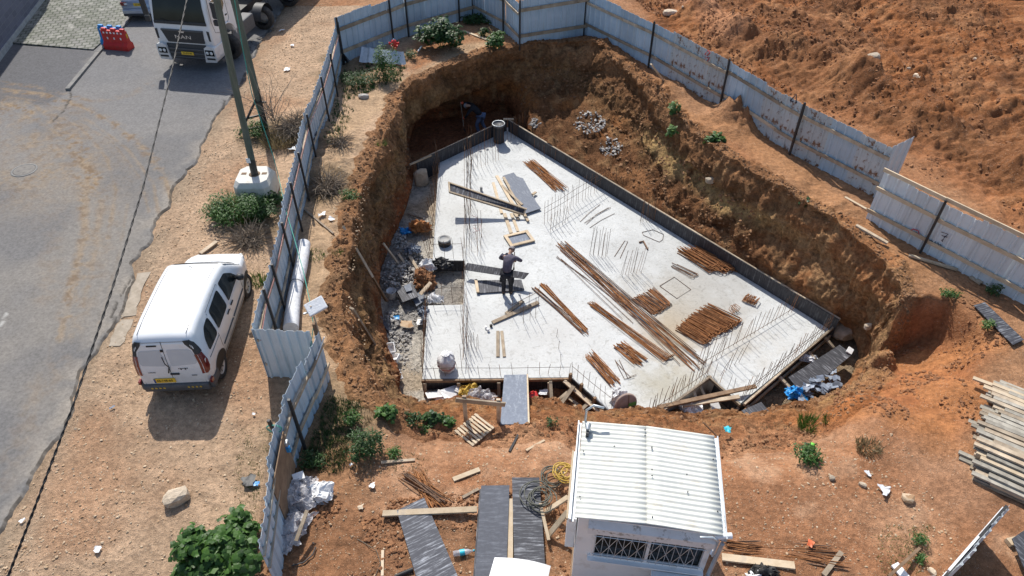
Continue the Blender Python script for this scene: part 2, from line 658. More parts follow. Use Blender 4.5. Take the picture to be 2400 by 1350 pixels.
M['ink'] = mat('black_ink', (0.012, 0.012, 0.012), (0.02, 0.02, 0.02), 6, 0.6)
M['red_plastic'] = mat('red_plastic', (0.52, 0.022, 0.02), (0.62, 0.035, 0.03), 4, 0.45, dirt=(0.30, 0.05, 0.04), dscale=5)
M['orange_plastic'] = mat('orange_plastic', (0.60, 0.13, 0.045), (0.68, 0.18, 0.07), 6, 0.5)
M['blue_plastic'] = mat('blue_plastic', (0.02, 0.22, 0.55), (0.03, 0.32, 0.70), 6, 0.4)
M['cyan_plastic'] = mat('cyan_plastic', (0.02, 0.42, 0.55), (0.05, 0.55, 0.66), 6, 0.4)
M['foam'] = mat('white_foam', (0.78, 0.79, 0.80), (0.85, 0.85, 0.85), 8, 0.7, bmp=0.01, bscale=20, dirt=(0.62, 0.57, 0.5), dscale=5, dlo=0.55, dhi=0.85)
M['white_matte'] = mat('white_fabric', (0.66, 0.67, 0.69), (0.76, 0.76, 0.77), 5, 0.8, bmp=0.02, bscale=10, dirt=(0.52, 0.47, 0.42), dscale=4, dlo=0.55, dhi=0.85)
M['film'] = mat('plastic_film', (0.50, 0.49, 0.52), (0.72, 0.71, 0.73), 4, 0.22, bmp=0.04, bscale=8, alpha=0.55, spec=0.8)
M['block'] = mat('pale_concrete', (0.60, 0.58, 0.53), (0.70, 0.68, 0.62), 3, 0.85, bmp=0.008, bscale=18, dirt=(0.42, 0.38, 0.30), dscale=3, dlo=0.55, dhi=0.8)
M['conc_grey'] = mat('grey_concrete', (0.30, 0.30, 0.29), (0.42, 0.42, 0.41), 4, 0.9, bmp=0.006, bscale=20)
M['conc_sandy'] = mat('sandy_concrete', (0.30, 0.25, 0.19), (0.40, 0.34, 0.27), 4, 0.9, bmp=0.02, bscale=12)
M['kerb'] = mat('kerb_stone', (0.17, 0.17, 0.165), (0.25, 0.24, 0.225), 4, 0.9, bmp=0.006, bscale=20)
M['pole'] = mat('green_grey_pole', (0.075, 0.095, 0.075), (0.13, 0.15, 0.12), 3, 0.8, stretch=(3, 3, 0.5), bmp=0.006)
M['hose_dark'] = mat('dark_hose', (0.06, 0.065, 0.05), (0.12, 0.12, 0.095), 8, 0.6)
M['hose_yellow'] = mat('yellow_hose', (0.42, 0.26, 0.03), (0.52, 0.34, 0.05), 8, 0.5)
M['cable_green'] = mat('green_cable', (0.02, 0.26, 0.20), (0.04, 0.36, 0.28), 8, 0.5)
M['cable_red'] = mat('pink_cable', (0.30, 0.12, 0.12), (0.42, 0.22, 0.20), 8, 0.6)
M['twig'] = mat('dry_twig', (0.16, 0.12, 0.085), (0.32, 0.26, 0.20), 6, 0.9, vary=0.2)
M['roof_sheet'] = mat('white_roof_sheet', (0.62, 0.63, 0.58), (0.72, 0.72, 0.66), 3, 0.55, dirt=(0.52, 0.46, 0.34), dscale=3.0, dlo=0.56, dhi=0.85)
M['hut_wall'] = mat('hut_wall', (0.74, 0.77, 0.78), (0.80, 0.82, 0.82), 3, 0.6, dirt=(0.46, 0.43, 0.36), dscale=2.4, dlo=0.55, dhi=0.85, bmp=0.003)


def leaf_mat(name, c1, c2):
    m, t, N, L, B = nodes(name)
    g = N.new('ShaderNodeNewGeometry')
    n = noise_node(t, 5.0, 3, 0.6, 'World')
    a = N.new('ShaderNodeMath')
    a.operation = 'ADD'
    L.new(g.outputs['Random Per Island'], a.inputs[0])
    L.new(n.outputs['Fac'], a.inputs[1])
    d = N.new('ShaderNodeMath')
    d.operation = 'MULTIPLY'
    d.inputs[1].default_value = 0.5
    L.new(a.outputs[0], d.inputs[0])
    r = ramp(t, d.outputs[0], [(0.25, c1), (0.75, c2)])
    L.new(r.outputs[0], B.inputs['Base Color'])
    B.inputs['Roughness'].default_value = 0.5
    tr = N.new('ShaderNodeBsdfTranslucent')
    L.new(r.outputs[0], tr.inputs[0])
    ms = N.new('ShaderNodeMixShader')
    ms.inputs[0].default_value = 0.35
    L.new(B.outputs[0], ms.inputs[1])
    L.new(tr.outputs[0], ms.inputs[2])
    L.new(ms.outputs[0], N['Material Output'].inputs[0])
    return m


M['leaf'] = leaf_mat('leaf_green', (0.03, 0.082, 0.014), (0.085, 0.19, 0.032))
M['leaf_dark'] = leaf_mat('leaf_dark_green', (0.022, 0.058, 0.014), (0.06, 0.13, 0.03))
M['leaf_pale'] = leaf_mat('leaf_pale_green', (0.06, 0.13, 0.03), (0.16, 0.27, 0.07))
M['grass'] = leaf_mat('grass_green', (0.045, 0.10, 0.016), (0.12, 0.20, 0.04))
M['straw'] = leaf_mat('dry_grass', (0.18, 0.14, 0.07), (0.34, 0.27, 0.15))
# ------------------------------------------------------------------ the pit: rim, foot, how the side falls between them
# (rim px, py, z), (foot px, py, z), share of the way out and share of the fall at the knee
SEC = [
    ((890, 940, -.1), (945, 938, -3.45), .45, .30), ((845, 860, 0), (930, 880, -3.45), .45, .35), ((815, 780, 0), (910, 800, -3.45), .4, .4),
    ((806, 700, 0), (895, 715, -3.45), .4, .4), ((812, 640, 0), (892, 650, -3.45), .4, .45), ((822, 580, 0), (905, 600, -3.45), .35, .45),
    ((838, 500, 0), (935, 530, -3.45), .35, .5), ((857, 430, 0), (965, 450, -3.45), .4, .5), ((885, 370, 0), (980, 405, -3.45), .4, .5),
    ((908, 320, 0), (984, 385, -3.45), .35, .55), ((930, 265, 0), (985, 368, -3.45), .3, .6), ((952, 220, 0), (990, 345, -3.45), .15, .62),
    ((1005, 178, 0), (1010, 318, -3.45), .0, .60), ((1060, 152, 0), (1062, 303, -3.45), -.1, .60), ((1112, 134, 0), (1122, 285, -3.45), .1, .6),
    ((1180, 116, 0), (1190, 265, -3.45), .3, .62), ((1250, 106, 0), (1260, 321, -2.5), .3, .66), ((1312, 106, 0), (1330, 363, -2.5), .25, .66),
    ((1380, 112, 0), (1400, 406, -2.5), .25, .62), ((1440, 140, 0), (1450, 436, -2.5), .28, .6), ((1492, 185, 0), (1500, 466, -2.5), .25, .58),
    ((1530, 235, 0), (1550, 496, -2.5), .22, .55), ((1590, 290, 0), (1602, 527, -2.5), .3, .5), ((1655, 338, 0), (1662, 563, -2.5), .3, .5),
    ((1730, 392, 0), (1722, 599, -2.5), .3, .5), ((1810, 438, 0), (1784, 637, -2.5), .32, .5), ((1890, 488, 0), (1844, 673, -2.5), .3, .5),
    ((1970, 545, 0), (1904, 709, -2.5), .3, .5), ((2040, 600, -.05), (1950, 737, -2.5), .35, .5), ((2085, 650, -.15), (1985, 772, -3.0), .4, .5),
    ((2092, 706, -.45), (2004, 800, -3.1), .4, .5), ((2078, 765, -1.1), (2010, 822, -3.2), .45, .5), ((2058, 830, -2.0), (2012, 850, -3.3), .5, .5),
    ((2030, 885, -2.1), (1998, 890, -3.4), .5, .5), ((1990, 935, -1.3), (1960, 925, -3.45), .45, .4), ((1930, 968, -.7), (1900, 945, -3.45), .4, .4),
    ((1850, 978, -.4), (1835, 955, -3.45), .4, .3), ((1750, 988, -.25), (1738, 962, -3.45), .4, .3), ((1650, 990, -.2), (1648, 964, -3.45), .4, .3),
    ((1550, 984, -.2), (1550, 962, -3.45), .4, .3), ((1450, 974, -.2), (1450, 958, -3.45), .4, .3), ((1350, 966, -.2), (1350, 952, -3.45), .4, .3),
    ((1285, 984, -.45), (1285, 938, -3.4), .5, .45), ((1200, 992, -.5), (1200, 935, -3.4), .5, .45), ((1085, 984, -.4), (1070, 930, -3.4), .5, .4),
    ((1000, 966, -.2), (1000, 948, -3.45), .4, .3), ((935, 958, -.1), (958, 944, -3.45), .4, .3),
]
SEC = [(a, (b[0], b[1], b[2] * .94), c, d) for a, b, c, d in SEC]
RIM = [P(*s[0]) for s in SEC]
FOOT = [P(*s[1]) for s in SEC]
RIM2 = [(p.x, p.y) for p in RIM]

# the dug ramp that leaves the pit on the right
RAMP = [P(*q) for q in ((1960, 690), (2085, 700), (2150, 690), (2235, 688), (2292, 745), (2330, 800), (2335, 860), (2300, 910), (2290, 1000),
                        (2250, 1040), (2200, 1030), (2120, 985), (2010, 965), (1960, 955), (1880, 920), (1880, 800))]
RAMP2 = [(p.x, p.y) for p in RAMP]
RA, RB = P(2030, 850, -2), P(2310, 940, -.2)
VERGE_EDGE = [(690, -20), (640, 58), (612, 92), (590, 130), (566, 198), (520, 268), (484, 312), (452, 380), (425, 425), (372, 520), (338, 590), (310, 650), (270, 742),
              (243, 792), (196, 880), (150, 990), (105, 1070), (62, 1130), (25, 1210), (-10, 1270), (-80, 1400)]
ROAD_EDGE = [P(x, y) for x, y in VERGE_EDGE]
RE_Y = np.array([p.y for p in ROAD_EDGE][::-1])
RE_X = np.array([p.x for p in ROAD_EDGE][::-1])


def road_x(y):
    return np.interp(y, RE_Y, RE_X)


def road_rag(y):
    return 0.16 * vn(y, y * 0, s=0.9, seed=3) + 0.09 * vn(y, y * 0, s=0.3, seed=4) + 0.03 * vn(y, y * 0, s=0.1, seed=5)


FIELD = [P(*q) for q in ((1430, -60), (1530, 70), (1700, 165), (1900, 270), (2140, 375), (2200, 440), (2420, 570), (3000, 900), (3000, -150))]
FIELD2 = [(p.x, p.y) for p in FIELD]
RIDGE = [(p.x, p.y) for p in (P(1640, 40), P(1760, 110), P(1890, 150), P(2010, 210), P(2130, 260), P(2260, 330), P(2420, 420))]
RIDGE_B = [(p.x, p.y) for p in (P(1900, 120), P(2100, 170), P(2420, 280))]
ROUGH = [(p.x, p.y) for p in (P(640, 1190), P(800, 1150), P(930, 1180), P(1120, 1210), P(1330, 1120), P(1345, 1400), P(600, 1400))]
MOUND = [(P(*q), h, r) for q, h, r in (((1740, 275), .75, .75), ((1700, 285), .3, .9), ((790, 330), .35, .9), ((770, 395), .25, .8), ((690, 300), .35, .9), ((800, 1010), .1, .8),
                                      ((1430, 110), .25, 1.0), ((1560, 215), .3, .9), ((1980, 500), .2, .8), ((1860, 420), .15, .7), ((905, 330), .12, .5))]


def zg(x, y):
    """height of the ground outside the pit"""
    x, y = np.asarray(x, float), np.asarray(y, float)
    z = 0.05 * fbm(x, y, 1.8, 4, 11) + 0.012 * vn(x, y, s=0.16, seed=5)
    fd = sst(0.4, -1.2, sdist(x, y, FIELD2))
    big = 0.24 * fbm(x, y, 2.4, 3, 21) + 0.17 * np.abs(fbm(x, y, 0.7, 3, 23)) + 0.13 * np.abs(vn(x, y, s=0.24, seed=25)) + 0.07 * np.abs(vn(x, y, s=.15, seed=27)) + 0.05 * vn(x, y, s=0.10, seed=26)
    d1, _ = segd(x, y, RIDGE)
    d2, _ = segd(x, y, RIDGE_B)
    big = big + 0.75 * np.exp(-(d1 / 0.8) ** 2) * (1 + 0.5 * vn(x, y, s=0.9, seed=31)) + 0.45 * np.exp(-(d2 / 1.0) ** 2) + 0.25 * sst(2, 9, np.hypot(x - 12, y - 26) * 0 + (x * .6 + y * .4) - 16)
    z = z + fd * big
    for c, h, r in MOUND:
        q = np.exp(-((x - c.x) ** 2 + (y - c.y) ** 2) / (r * r))
        z = z + h * q * (1 + 0.4 * vn(x, y, s=0.3, seed=41) + 0.25 * vn(x, y, s=0.12, seed=42))
    rg = sst(0.3, -0.5, sdist(x, y, ROUGH))
    z = z + rg * (0.06 * np.abs(fbm(x, y, 0.45, 3, 51)) + 0.03 * np.abs(vn(x, y, s=0.14, seed=53)))
    # lumps along the rim
    rd = np.abs(sdist(x, y, RIM2))
    z = z + np.exp(-(rd / 0.8) ** 2) * (0.06 + 0.09 * fbm(x, y, 0.5, 3, 61)) * sst(11.5, 13.5, y) * sst(0.3, 1.0, sdist(x, y, RAMP2))
    # front edge of the pit lies lower
    fm = sst(-2.7, -1.9, x) * sst(8.2, 7.0, x) * sst(11.5, 10.8, y)
    z = z - 0.62 * sst(1.7, 0.05, rd + .25 * vn(x, y, s=.5, seed=63)) * fm - .45 * sst(1.5, .15, rd) * fm * sst(1.0, 1.8, x)
    # ramp
    sr = sdist(x, y, RAMP2) + 0.25 * vn(x, y, s=0.8, seed=71) + 0.12 * vn(x, y, s=0.3, seed=72)
    ax, ay = RB.x - RA.x, RB.y - RA.y
    t = np.clip(((x - RA.x) * ax + (y - RA.y) * ay) / (ax * ax + ay * ay), 0, 1)
    north = ((x - RA.x) * -ay + (y - RA.y) * ax) > 0
    nd = ((x - RA.x) * -ay + (y - RA.y) * ax) / math.hypot(ax, ay)
    zr_n = .38 * np.clip(nd - .3, 0, 6)
    wdt = np.where(north, 0.6, 1.4)
    zr = -2.0 + 1.75 * t ** .85 + zr_n + 0.12 * fbm(x, y, 0.8, 3, 73) + 0.06 * np.abs(vn(x, y, s=0.25, seed=74))
    k = sst(0, 1, np.clip(-sr / wdt, 0, 1))
    z = z * (1 - k) + np.minimum(zr, z) * k
    # under the road
    e = x - (road_x(y) + road_rag(y))
    z = np.where(e < 0.06, np.minimum(z * 0.15, 0.0) - 0.045, z * sst(0.0, 0.8, e))
    return z


def zg1(p, q=None):
    a, b = (p[0], p[1]) if q is None else (p, q)
    return float(zg(np.array([a]), np.array([b]))[0])


def ON(px, py, lift=0.0):
    """the place on the open ground seen at px, py"""
    p = P(px, py, 0)
    for _ in range(4):
        p = P(px, py, zg1(p) + lift)
    return p


def axis(lo, hi, step, far, grow=1.35):
    a = list(np.arange(lo, hi + 1e-6, step))
    s, v, up = step, hi, []
    while v < far:
        s *= grow
        v += s
        up.append(v)
    s, v, dn = step, lo, []
    while v > -far:
        s *= grow
        v -= s
        dn.append(v)
    return np.array(dn[::-1] + a + up)


def grid_faces(nx, ny, keep=None):
    i = np.arange(nx * ny).reshape(ny, nx)
    q = np.stack([i[:-1, :-1], i[:-1, 1:], i[1:, 1:], i[1:, :-1]], -1)
    if keep is not None:
        q = q[keep]
    return q.reshape(-1, 4)


C_ = lambda *a: np.array(a, float)


def lerpc(a, b, k):
    k = np.asarray(k)[..., None]
    return a * (1 - k) + b * k


def soil_col(x, y):
    n1, n2, n3 = fbm(x, y, 2.6, 4, 101), fbm(x, y, 0.9, 4, 103), fbm(x, y, 0.3, 3, 105)
    tan, tan2 = C_(.44, .308, .208), C_(.385, .238, .148)
    base = lerpc(C_(.36, .195, .105)[None], C_(.32, .15, .072)[None], sst(-.5, .6, n1))           # site soil
    base = lerpc(base, C_(.235, .125, .066)[None], 0.55 * sst(.1, .9, n2))
    # verge along the road, pale and dusty
    e = x - road_x(y)
    vg = sst(-4.2, -5.0, x - 0.2 * (y - 10) * 0.12 + 0.4 * n2 * .4) * (y < 34)
    verge = lerpc(tan[None], tan2[None], sst(-.1, .8, n1))
    verge = lerpc(verge, C_(.27, .21, .15)[None], 0.75 * np.exp(-(e / 0.55) ** 2) * sst(-.6, .5, n2 + .2))
    base = lerpc(base, verge, vg)
    # pale trodden strip inside the street fence
    strip, _ = segd(x, y, [(p.x, p.y) for p in (P(1130, 110), P(860, 250), P(800, 330), P(760, 560), P(770, 800), P(850, 980))])
    base = lerpc(base, C_(.43, .30, .19)[None], 0.85 * sst(1.0, .35, strip + .25 * n2))
    # grubby weedy ground
    for c, r in ((P(745, 1000), 1.5), (P(840, 150), 2.0), (P(760, 430), 1.1), (P(590, 540), 1.1), (P(640, 320), 1.2), (P(1180, 75), 1.6)):
        q = np.hypot(x - c.x, y - c.y)
        base = lerpc(base, C_(.20, .145, .085)[None], 0.75 * sst(1.0, .35, q / r + .3 * n2))
    # front yard, pinkish
    fr = sst(11.0, 9.8, y) * sst(-3.2, -2.4, x)
    yard = lerpc(C_(.385, .21, .12)[None], C_(.33, .16, .082)[None], sst(-.3, .5, n1))
    yard = lerpc(yard, C_(.46, .285, .18)[None], .6 * sst(.2, .9, n2))
    base = lerpc(base, yard, fr)
    rg = sst(0.5, -0.3, sdist(x, y, ROUGH) + .2 * n2)
    base = lerpc(base, C_(.26, .135, .072)[None], .75 * rg)
    # orange ramp
    rp = sst(0.6, -0.5, sdist(x, y, RAMP2) + .4 * n2)
    rampc = lerpc(C_(.40, .185, .082)[None], C_(.32, .135, .06)[None], sst(-.2, .6, n2))
    base = lerpc(base, rampc, rp)
    # ploughed field
    fd = sst(0.3, -0.8, sdist(x, y, FIELD2))
    fc = lerpc(C_(.255, .125, .06)[None], C_(.31, .135, .055)[None], sst(-.4, .4, n1))
    fc = lerpc(fc, C_(.35, .19, .098)[None], .6 * sst(.15, .8, n2 + .3 * n3))
    fc = lerpc(fc, C_(.19, .088, .042)[None], .6 * sst(.1, .7, -n2))
    d1, _ = segd(x, y, [(p.x, p.y) for p in (P(1560, -40), P(1640, 20), P(1700, 90))])
    d3, _ = segd(x, y, [(p.x, p.y) for p in (P(1850, 250), P(2140, 370), P(2420, 560))])
    fc = lerpc(fc, C_(.47, .26, .155)[None], .8 * sst(1.3, .3, d1 + .3 * n2) + 0 * x)
    fc = lerpc(fc, C_(.43, .21, .105)[None], .7 * sst(1.1, .2, d3 + .4 * n2))
    base = lerpc(base, fc, fd)
    # orange crest along the right rim
    cr, _ = segd(x, y, [(p.x, p.y) for p in (P(1490, 185), P(1600, 285), P(1760, 330), P(1880, 430), P(2040, 560), P(2120, 640))])
    base = lerpc(base, C_(.37, .19, .092)[None], .8 * sst(1.0, .3, cr + .3 * n2))
    wt = np.clip(np.maximum(fd, rp), 0, 1)
    tint = lerpc(C_(1.0, .985, .96)[None], C_(.90, .80, .70)[None], np.clip(fd, 0, 1) * np.ones_like(wt))
    tint = lerpc(tint, C_(1.0, .93, .84)[None], np.clip(rp, 0, 1))
    return np.clip(base * tint * (1 + .12 * n3[..., None] + .08 * n2[..., None]), .02, .8)


gx, gy = axis(-12.6, 22, .075, 260), axis(4.6, 40, .075, 260)
X, Y = np.meshgrid(gx, gy)
Z = zg(X, Y)
ZGRID = Z.copy()
hole = sdist(X, Y, RIM2)
Z = np.where(hole < 0.28, -6.0, Z)
hb = hole < 0.28
keep = ~(hb[:-1, :-1] | hb[1:, 1:] | hb[:-1, 1:] | hb[1:, :-1])
V = np.stack([X, Y, Z], -1).reshape(-1, 3)
cc = soil_col(X.ravel(), Y.ravel())


def zg1(p, q=None):
    a, b = (p[0], p[1]) if q is None else (p, q)
    i = min(max(int(np.searchsorted(gx, a)) - 1, 0), len(gx) - 2)
    j = min(max(int(np.searchsorted(gy, b)) - 1, 0), len(gy) - 2)
    u, v = (a - gx[i]) / (gx[i + 1] - gx[i]), (b - gy[j]) / (gy[j + 1] - gy[j])
    return float((ZGRID[j, i] * (1 - u) + ZGRID[j, i + 1] * u) * (1 - v) + (ZGRID[j + 1, i] * (1 - u) + ZGRID[j + 1, i + 1] * u) * v)


o = link('ground', arr_mesh('ground', V, grid_faces(len(gx), len(gy), keep), cc), M['soil'])
o['kind'] = 'structure'

# ------------------------------------------------------------------ sides of the pit
ns = len(SEC)
rim3 = np.array([tuple(p) for p in RIM])
foot3 = np.array([tuple(p) for p in FOOT])
kn = np.array([(s[2], s[3]) for s in SEC])


def closed_sample(A, t):
    """Catmull-Rom through closed rows of A at t in 0..n"""
    n = len(A)
    i = np.floor(t).astype(int)
    u = (t - i)[:, None]
    a, b, c, d = A[(i - 1) % n], A[i % n], A[(i + 1) % n], A[(i + 2) % n]
    return 0.5 * (2 * b + (c - a) * u + (2 * a - 5 * b + 4 * c - d) * u ** 2 + (3 * b - a - 3 * c + d) * u ** 3)


seg = np.linalg.norm(np.roll(rim3, -1, 0) - rim3, axis=1)
tt = np.concatenate([np.linspace(k, k + 1, max(4, int(seg[k] / .05)), endpoint=False) for k in range(ns)])
Rr, Ff, Kk = closed_sample(rim3, tt), closed_sample(foot3, tt), closed_sample(kn, tt)
tan_ = np.roll(Rr, -1, 0) - np.roll(Rr, 1, 0)
out = np.stack([-tan_[:, 1], tan_[:, 0]], -1)
out /= np.linalg.norm(out, axis=1)[:, None] + 1e-9
cen = rim3[:, :2].mean(0)
if ((Rr[:, :2] - cen) * out).sum() < 0:
    out = -out
NL, NW = 16, 100
rows = []
for j in range(NL + NW + 1):
    if j < NL:
        k = 1 - j / NL                                    # outside the rim: 1 .. 0
        xy = Rr[:, :2] + out * ((0.7 + .22 * vn(Rr[:, 0], Rr[:, 1], s=.45, seed=217) + .1 * vn(Rr[:, 0], Rr[:, 1], s=.15, seed=218)) * k)[:, None]
        z = zg(xy[:, 0], xy[:, 1]) + 0.035 * (1 - k) - 0.04 * float(sst(.45, 1, k))
        rows.append(np.concatenate([xy, z[:, None]], 1))
    else:
        v = (j - NL) / NW
        h, q = Kk[:, 0], Kk[:, 1]
        va = np.clip(v / q, 0, 1)
        vb = np.clip((v - q) / (1 - q), 0, 1)
        hor = np.where(v < q, h * va ** 1.3, h + (1 - h) * vb)
        z0 = zg(Rr[:, 0], Rr[:, 1]) + 0.035
        z0 = z0 + (Rr[:, 2] - z0) * sst(0, .12, v) * 0.0
        xy = Rr[:, :2] * (1 - hor[:, None]) + Ff[:, :2] * hor[:, None]
        z = z0 * (1 - v) + Ff[:, 2] * v
        rows.append(np.concatenate([xy, z[:, None]], 1))
W3 = np.stack(rows, 0)                                    # rows x samples x 3
nr, ncol = W3.shape[:2]
x, y, z = W3[..., 0], W3[..., 1], W3[..., 2]
jj = np.arange(nr)[:, None] * np.ones((1, ncol))
vv = np.clip((jj - NL) / NW, -1, 1)
inw = sst(-.05, .08, (jj - NL) / NW)
steep = np.linalg.norm(Ff[:, :2] - Rr[:, :2], axis=1)[None, :] * np.ones((nr, 1))
stp = sst(3.2, 1.2, steep)
arc = np.cumsum(np.linalg.norm(np.diff(Rr, axis=0, append=Rr[:1]), axis=1))[None, :] * np.ones((nr, 1))
tooth = np.abs(np.sin(arc * 14 + 2.0 * vn(arc, z, s=1.1, seed=261))) * sst(-.1, .35, vn(arc, z, s=1.4, seed=262)) * stp
ridge = 1 - np.abs(fbm(x, y, 0.55, 4, 203, gain=.55, z=z))
disp = (0.13 * fbm(x, y, 1.3, 3, 201, z=z * .6) - 0.17 * ridge + .14 - 0.055 * tooth + 0.06 * np.abs(vn(x, y, z, .14, 207)) - .05 * (1 - np.abs(vn(x, y, z, .3, 213)))
        + stp * 0.10 * vn(x * 1.0, y, z * .16, .22, 209) + 0.035 * vn(x, y, z * .2, .09, 211))
# ledges where the bucket stopped
led = 0.14 * np.sin((z * 2.4 + 1.3 * vn(x, y, s=1.8, seed=215)) * 2.2)
disp = disp + led * (1 - .3 * stp) * .8
fadefoot = sst(1.0, .86, vv)
D = .85 * disp * inw * (0.08 + 0.92 * fadefoot)
x = x + out[None, :, 0] * D
y = y + out[None, :, 1] * D
lump = 0.07 * np.abs(fbm(x, y, .35, 3, 221)) + .03 * np.abs(vn(x, y, s=.12, seed=223))
slope_soft = 1 - stp
z = z + lump * np.where(vv < 0, sst(1.0, .6, -jj * 0 + (NL - jj) / NL), 1) * (0.5 + .9 * slope_soft) * (jj < nr - 2) + .10 * fbm(x, y, .5, 3, 225) * inw * slope_soft
# the hollow dug under the back left corner
cv = P(1062, 303, -3.25)
qd = np.hypot(x - cv.x + .3, (y - cv.y) * .6)
cave = np.exp(-(qd / 1.7) ** 2) * sst(-1.45, -2.0, z) * sst(-.02, .1, vv)
x = x + out[None, :, 0] * cave * 1.1
y = y + out[None, :, 1] * cave * 1.1
# colours by layer
n1, n2, n3 = fbm(x, y, 1.6, 4, 231, z=z), fbm(x, y, .5, 4, 233, z=z), fbm(x, y, .17, 3, 235, z=z)
side_left = sst(-2.2, -3.4, x)
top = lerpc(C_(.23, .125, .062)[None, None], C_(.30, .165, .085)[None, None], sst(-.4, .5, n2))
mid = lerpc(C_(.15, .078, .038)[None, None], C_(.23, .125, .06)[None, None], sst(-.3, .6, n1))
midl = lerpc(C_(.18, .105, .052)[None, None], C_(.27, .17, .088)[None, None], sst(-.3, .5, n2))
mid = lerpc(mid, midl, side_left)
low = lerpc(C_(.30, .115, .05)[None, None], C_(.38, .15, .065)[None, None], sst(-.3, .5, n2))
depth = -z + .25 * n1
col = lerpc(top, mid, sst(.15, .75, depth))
sand = C_(.42, .30, .145)[None, None] * np.ones_like(col)
right = sst(3.2, 4.6, x) * sst(24.8, 23.4, y)
band = np.exp(-((depth - 1.05 - .25 * vn(x, y, s=2.5, seed=241)) / .26) ** 2) * sst(-1.0, -.4, n2 + .3 * n1)
col = lerpc(col, sand, np.clip(band * (right * .95 + .15), 0, 1))
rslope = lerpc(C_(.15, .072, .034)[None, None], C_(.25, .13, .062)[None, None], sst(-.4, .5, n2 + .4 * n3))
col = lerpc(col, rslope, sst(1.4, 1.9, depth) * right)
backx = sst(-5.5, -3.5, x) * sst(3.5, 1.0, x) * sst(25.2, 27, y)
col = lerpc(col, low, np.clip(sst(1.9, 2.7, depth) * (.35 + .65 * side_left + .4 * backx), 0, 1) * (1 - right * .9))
col = lerpc(col, C_(.35, .15, .05)[None, None], .8 * np.clip(backx + sst(-1, 0.5, x) * sst(24.3, 25.3, y), 0, 1) * np.exp(-((depth - 1.95) / .35) ** 2) * sst(-.4, .3, n1))
orr = sst(7.6, 8.6, x) * sst(19, 16.5, y)
col = lerpc(col, lerpc(C_(.40, .25, .135)[None, None], C_(.33, .165, .078)[None, None], sst(-.3, .4, n2)), orr * .8)
frt = sst(11.6, 11.0, y) * sst(-2.6, -1.8, x)
col = lerpc(col, C_(.42, .19, .07)[None, None], .8 * frt * sst(.9, 1.6, depth))
gcol = soil_col(x.ravel(), y.ravel()).reshape(nr, ncol, 3)
frim = sst(11.6, 10.6, y) * sst(-2.6, -1.8, x)
col = lerpc(col, lerpc(C_(.33, .165, .08)[None, None], C_(.25, .12, .058)[None, None], sst(-.4, .5, n2)), frim)
col = lerpc(gcol, col, sst(-.35, .05, vv + .12 * n2 - .30 * frim))
crack = sst(.10, .02, np.abs(fbm(x, y, .8, 4, 271, z=z))) * sst(.02, .1, vv)
col = lerpc(col, col * .55, crack * .8)
col = lerpc(col, C_(.36, .24, .13)[None, None] * np.ones_like(col), .45 * sst(.25, .8, fbm(x, y, .35, 3, 275, z=z * .5)) * sst(.05, .15, vv))
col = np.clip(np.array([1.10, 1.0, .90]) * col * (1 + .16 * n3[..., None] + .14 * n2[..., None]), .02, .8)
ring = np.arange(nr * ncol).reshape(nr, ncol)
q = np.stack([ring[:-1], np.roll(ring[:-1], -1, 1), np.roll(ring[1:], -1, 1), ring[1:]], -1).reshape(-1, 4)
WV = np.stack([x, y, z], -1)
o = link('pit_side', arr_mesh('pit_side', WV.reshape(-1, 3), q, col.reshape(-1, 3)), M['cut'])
o['kind'] = 'structure'

# ------------------------------------------------------------------ floor of the pit
fx, fy = np.arange(-7, 13, .1), np.arange(8.5, 33, .1)
X, Y = np.meshgrid(fx, fy)
FZ = -3.25


def floor_z(x, y):
    return FZ + .025 * fbm(x, y, .7, 3, 301)


n1, n2 = fbm(X, Y, 1.2, 4, 303), fbm(X, Y, .3, 3, 305)
strip = sst(-1.2, -1.6, X) * sst(24.6, 23.8, Y)
Z = floor_z(X, Y) + (1 - strip) * .07 * fbm(X, Y, .5, 3, 307)
conc = lerpc(C_(.52, .48, .42)[None, None], C_(.44, .36, .27)[None, None], sst(-.1, .6, n1))
conc = lerpc(conc, C_(.27, .26, .25)[None, None], .7 * sst(.0, .6, fbm(X, Y, 1.7, 3, 309)))
dirt = lerpc(C_(.34, .13, .06)[None, None], C_(.42, .19, .09)[None, None], sst(-.3, .5, n1))
rgt = sst(4.5, 5.5, X)
dirt = lerpc(dirt, C_(.36, .27, .18)[None, None], rgt)
frontd = sst(12.5, 12.0, Y) * sst(-2.6, -1.6, X) * (1 - rgt)
dirt = lerpc(dirt, C_(.45, .20, .07)[None, None], frontd)
cl = lerpc(dirt, conc, strip) * (1 + .12 * n2[..., None])
o = link('pit_floor', arr_mesh('pit_floor', np.stack([X, Y, Z], -1).reshape(-1, 3), grid_faces(len(fx), len(fy)), cl.reshape(-1, 3)), M['cut'])
o['kind'] = 'structure'

# ------------------------------------------------------------------ road, its broken edge and mud tracks
ry = np.concatenate([np.arange(5.0, 16, .05), np.arange(16, 42, .075), np.linspace(42.5, 240, 40)])
rk = np.concatenate([[0, .08], np.arange(.1, 1.6, .05), np.arange(1.6, 14, .08), np.linspace(14.2, 40, 30), [80, 160]])
Xe = road_x(ry) + road_rag(ry)
X = Xe[:, None] - rk[None, :]
Y = ry[:, None] * np.ones((1, len(rk)))
Z = .012 + .02 * sst(0, .5, rk)[None, :] + .015 * fbm(X, Y, 4, 2, 401)
Z[:, 0] = -.09
n1, n2, n3 = fbm(X, Y, 2.2, 4, 403), fbm(X, Y, .6, 4, 405), fbm(X, Y, .18, 3, 407)
asp = lerpc(C_(.155, .15, .147)[None, None], C_(.205, .19, .172)[None, None], sst(-.5, .6, n1))
asp = lerpc(asp, C_(.33, .29, .24)[None, None], .55 * sst(.7, .0, rk)[None, :] * sst(-.6, .4, n2) + 0 * X)
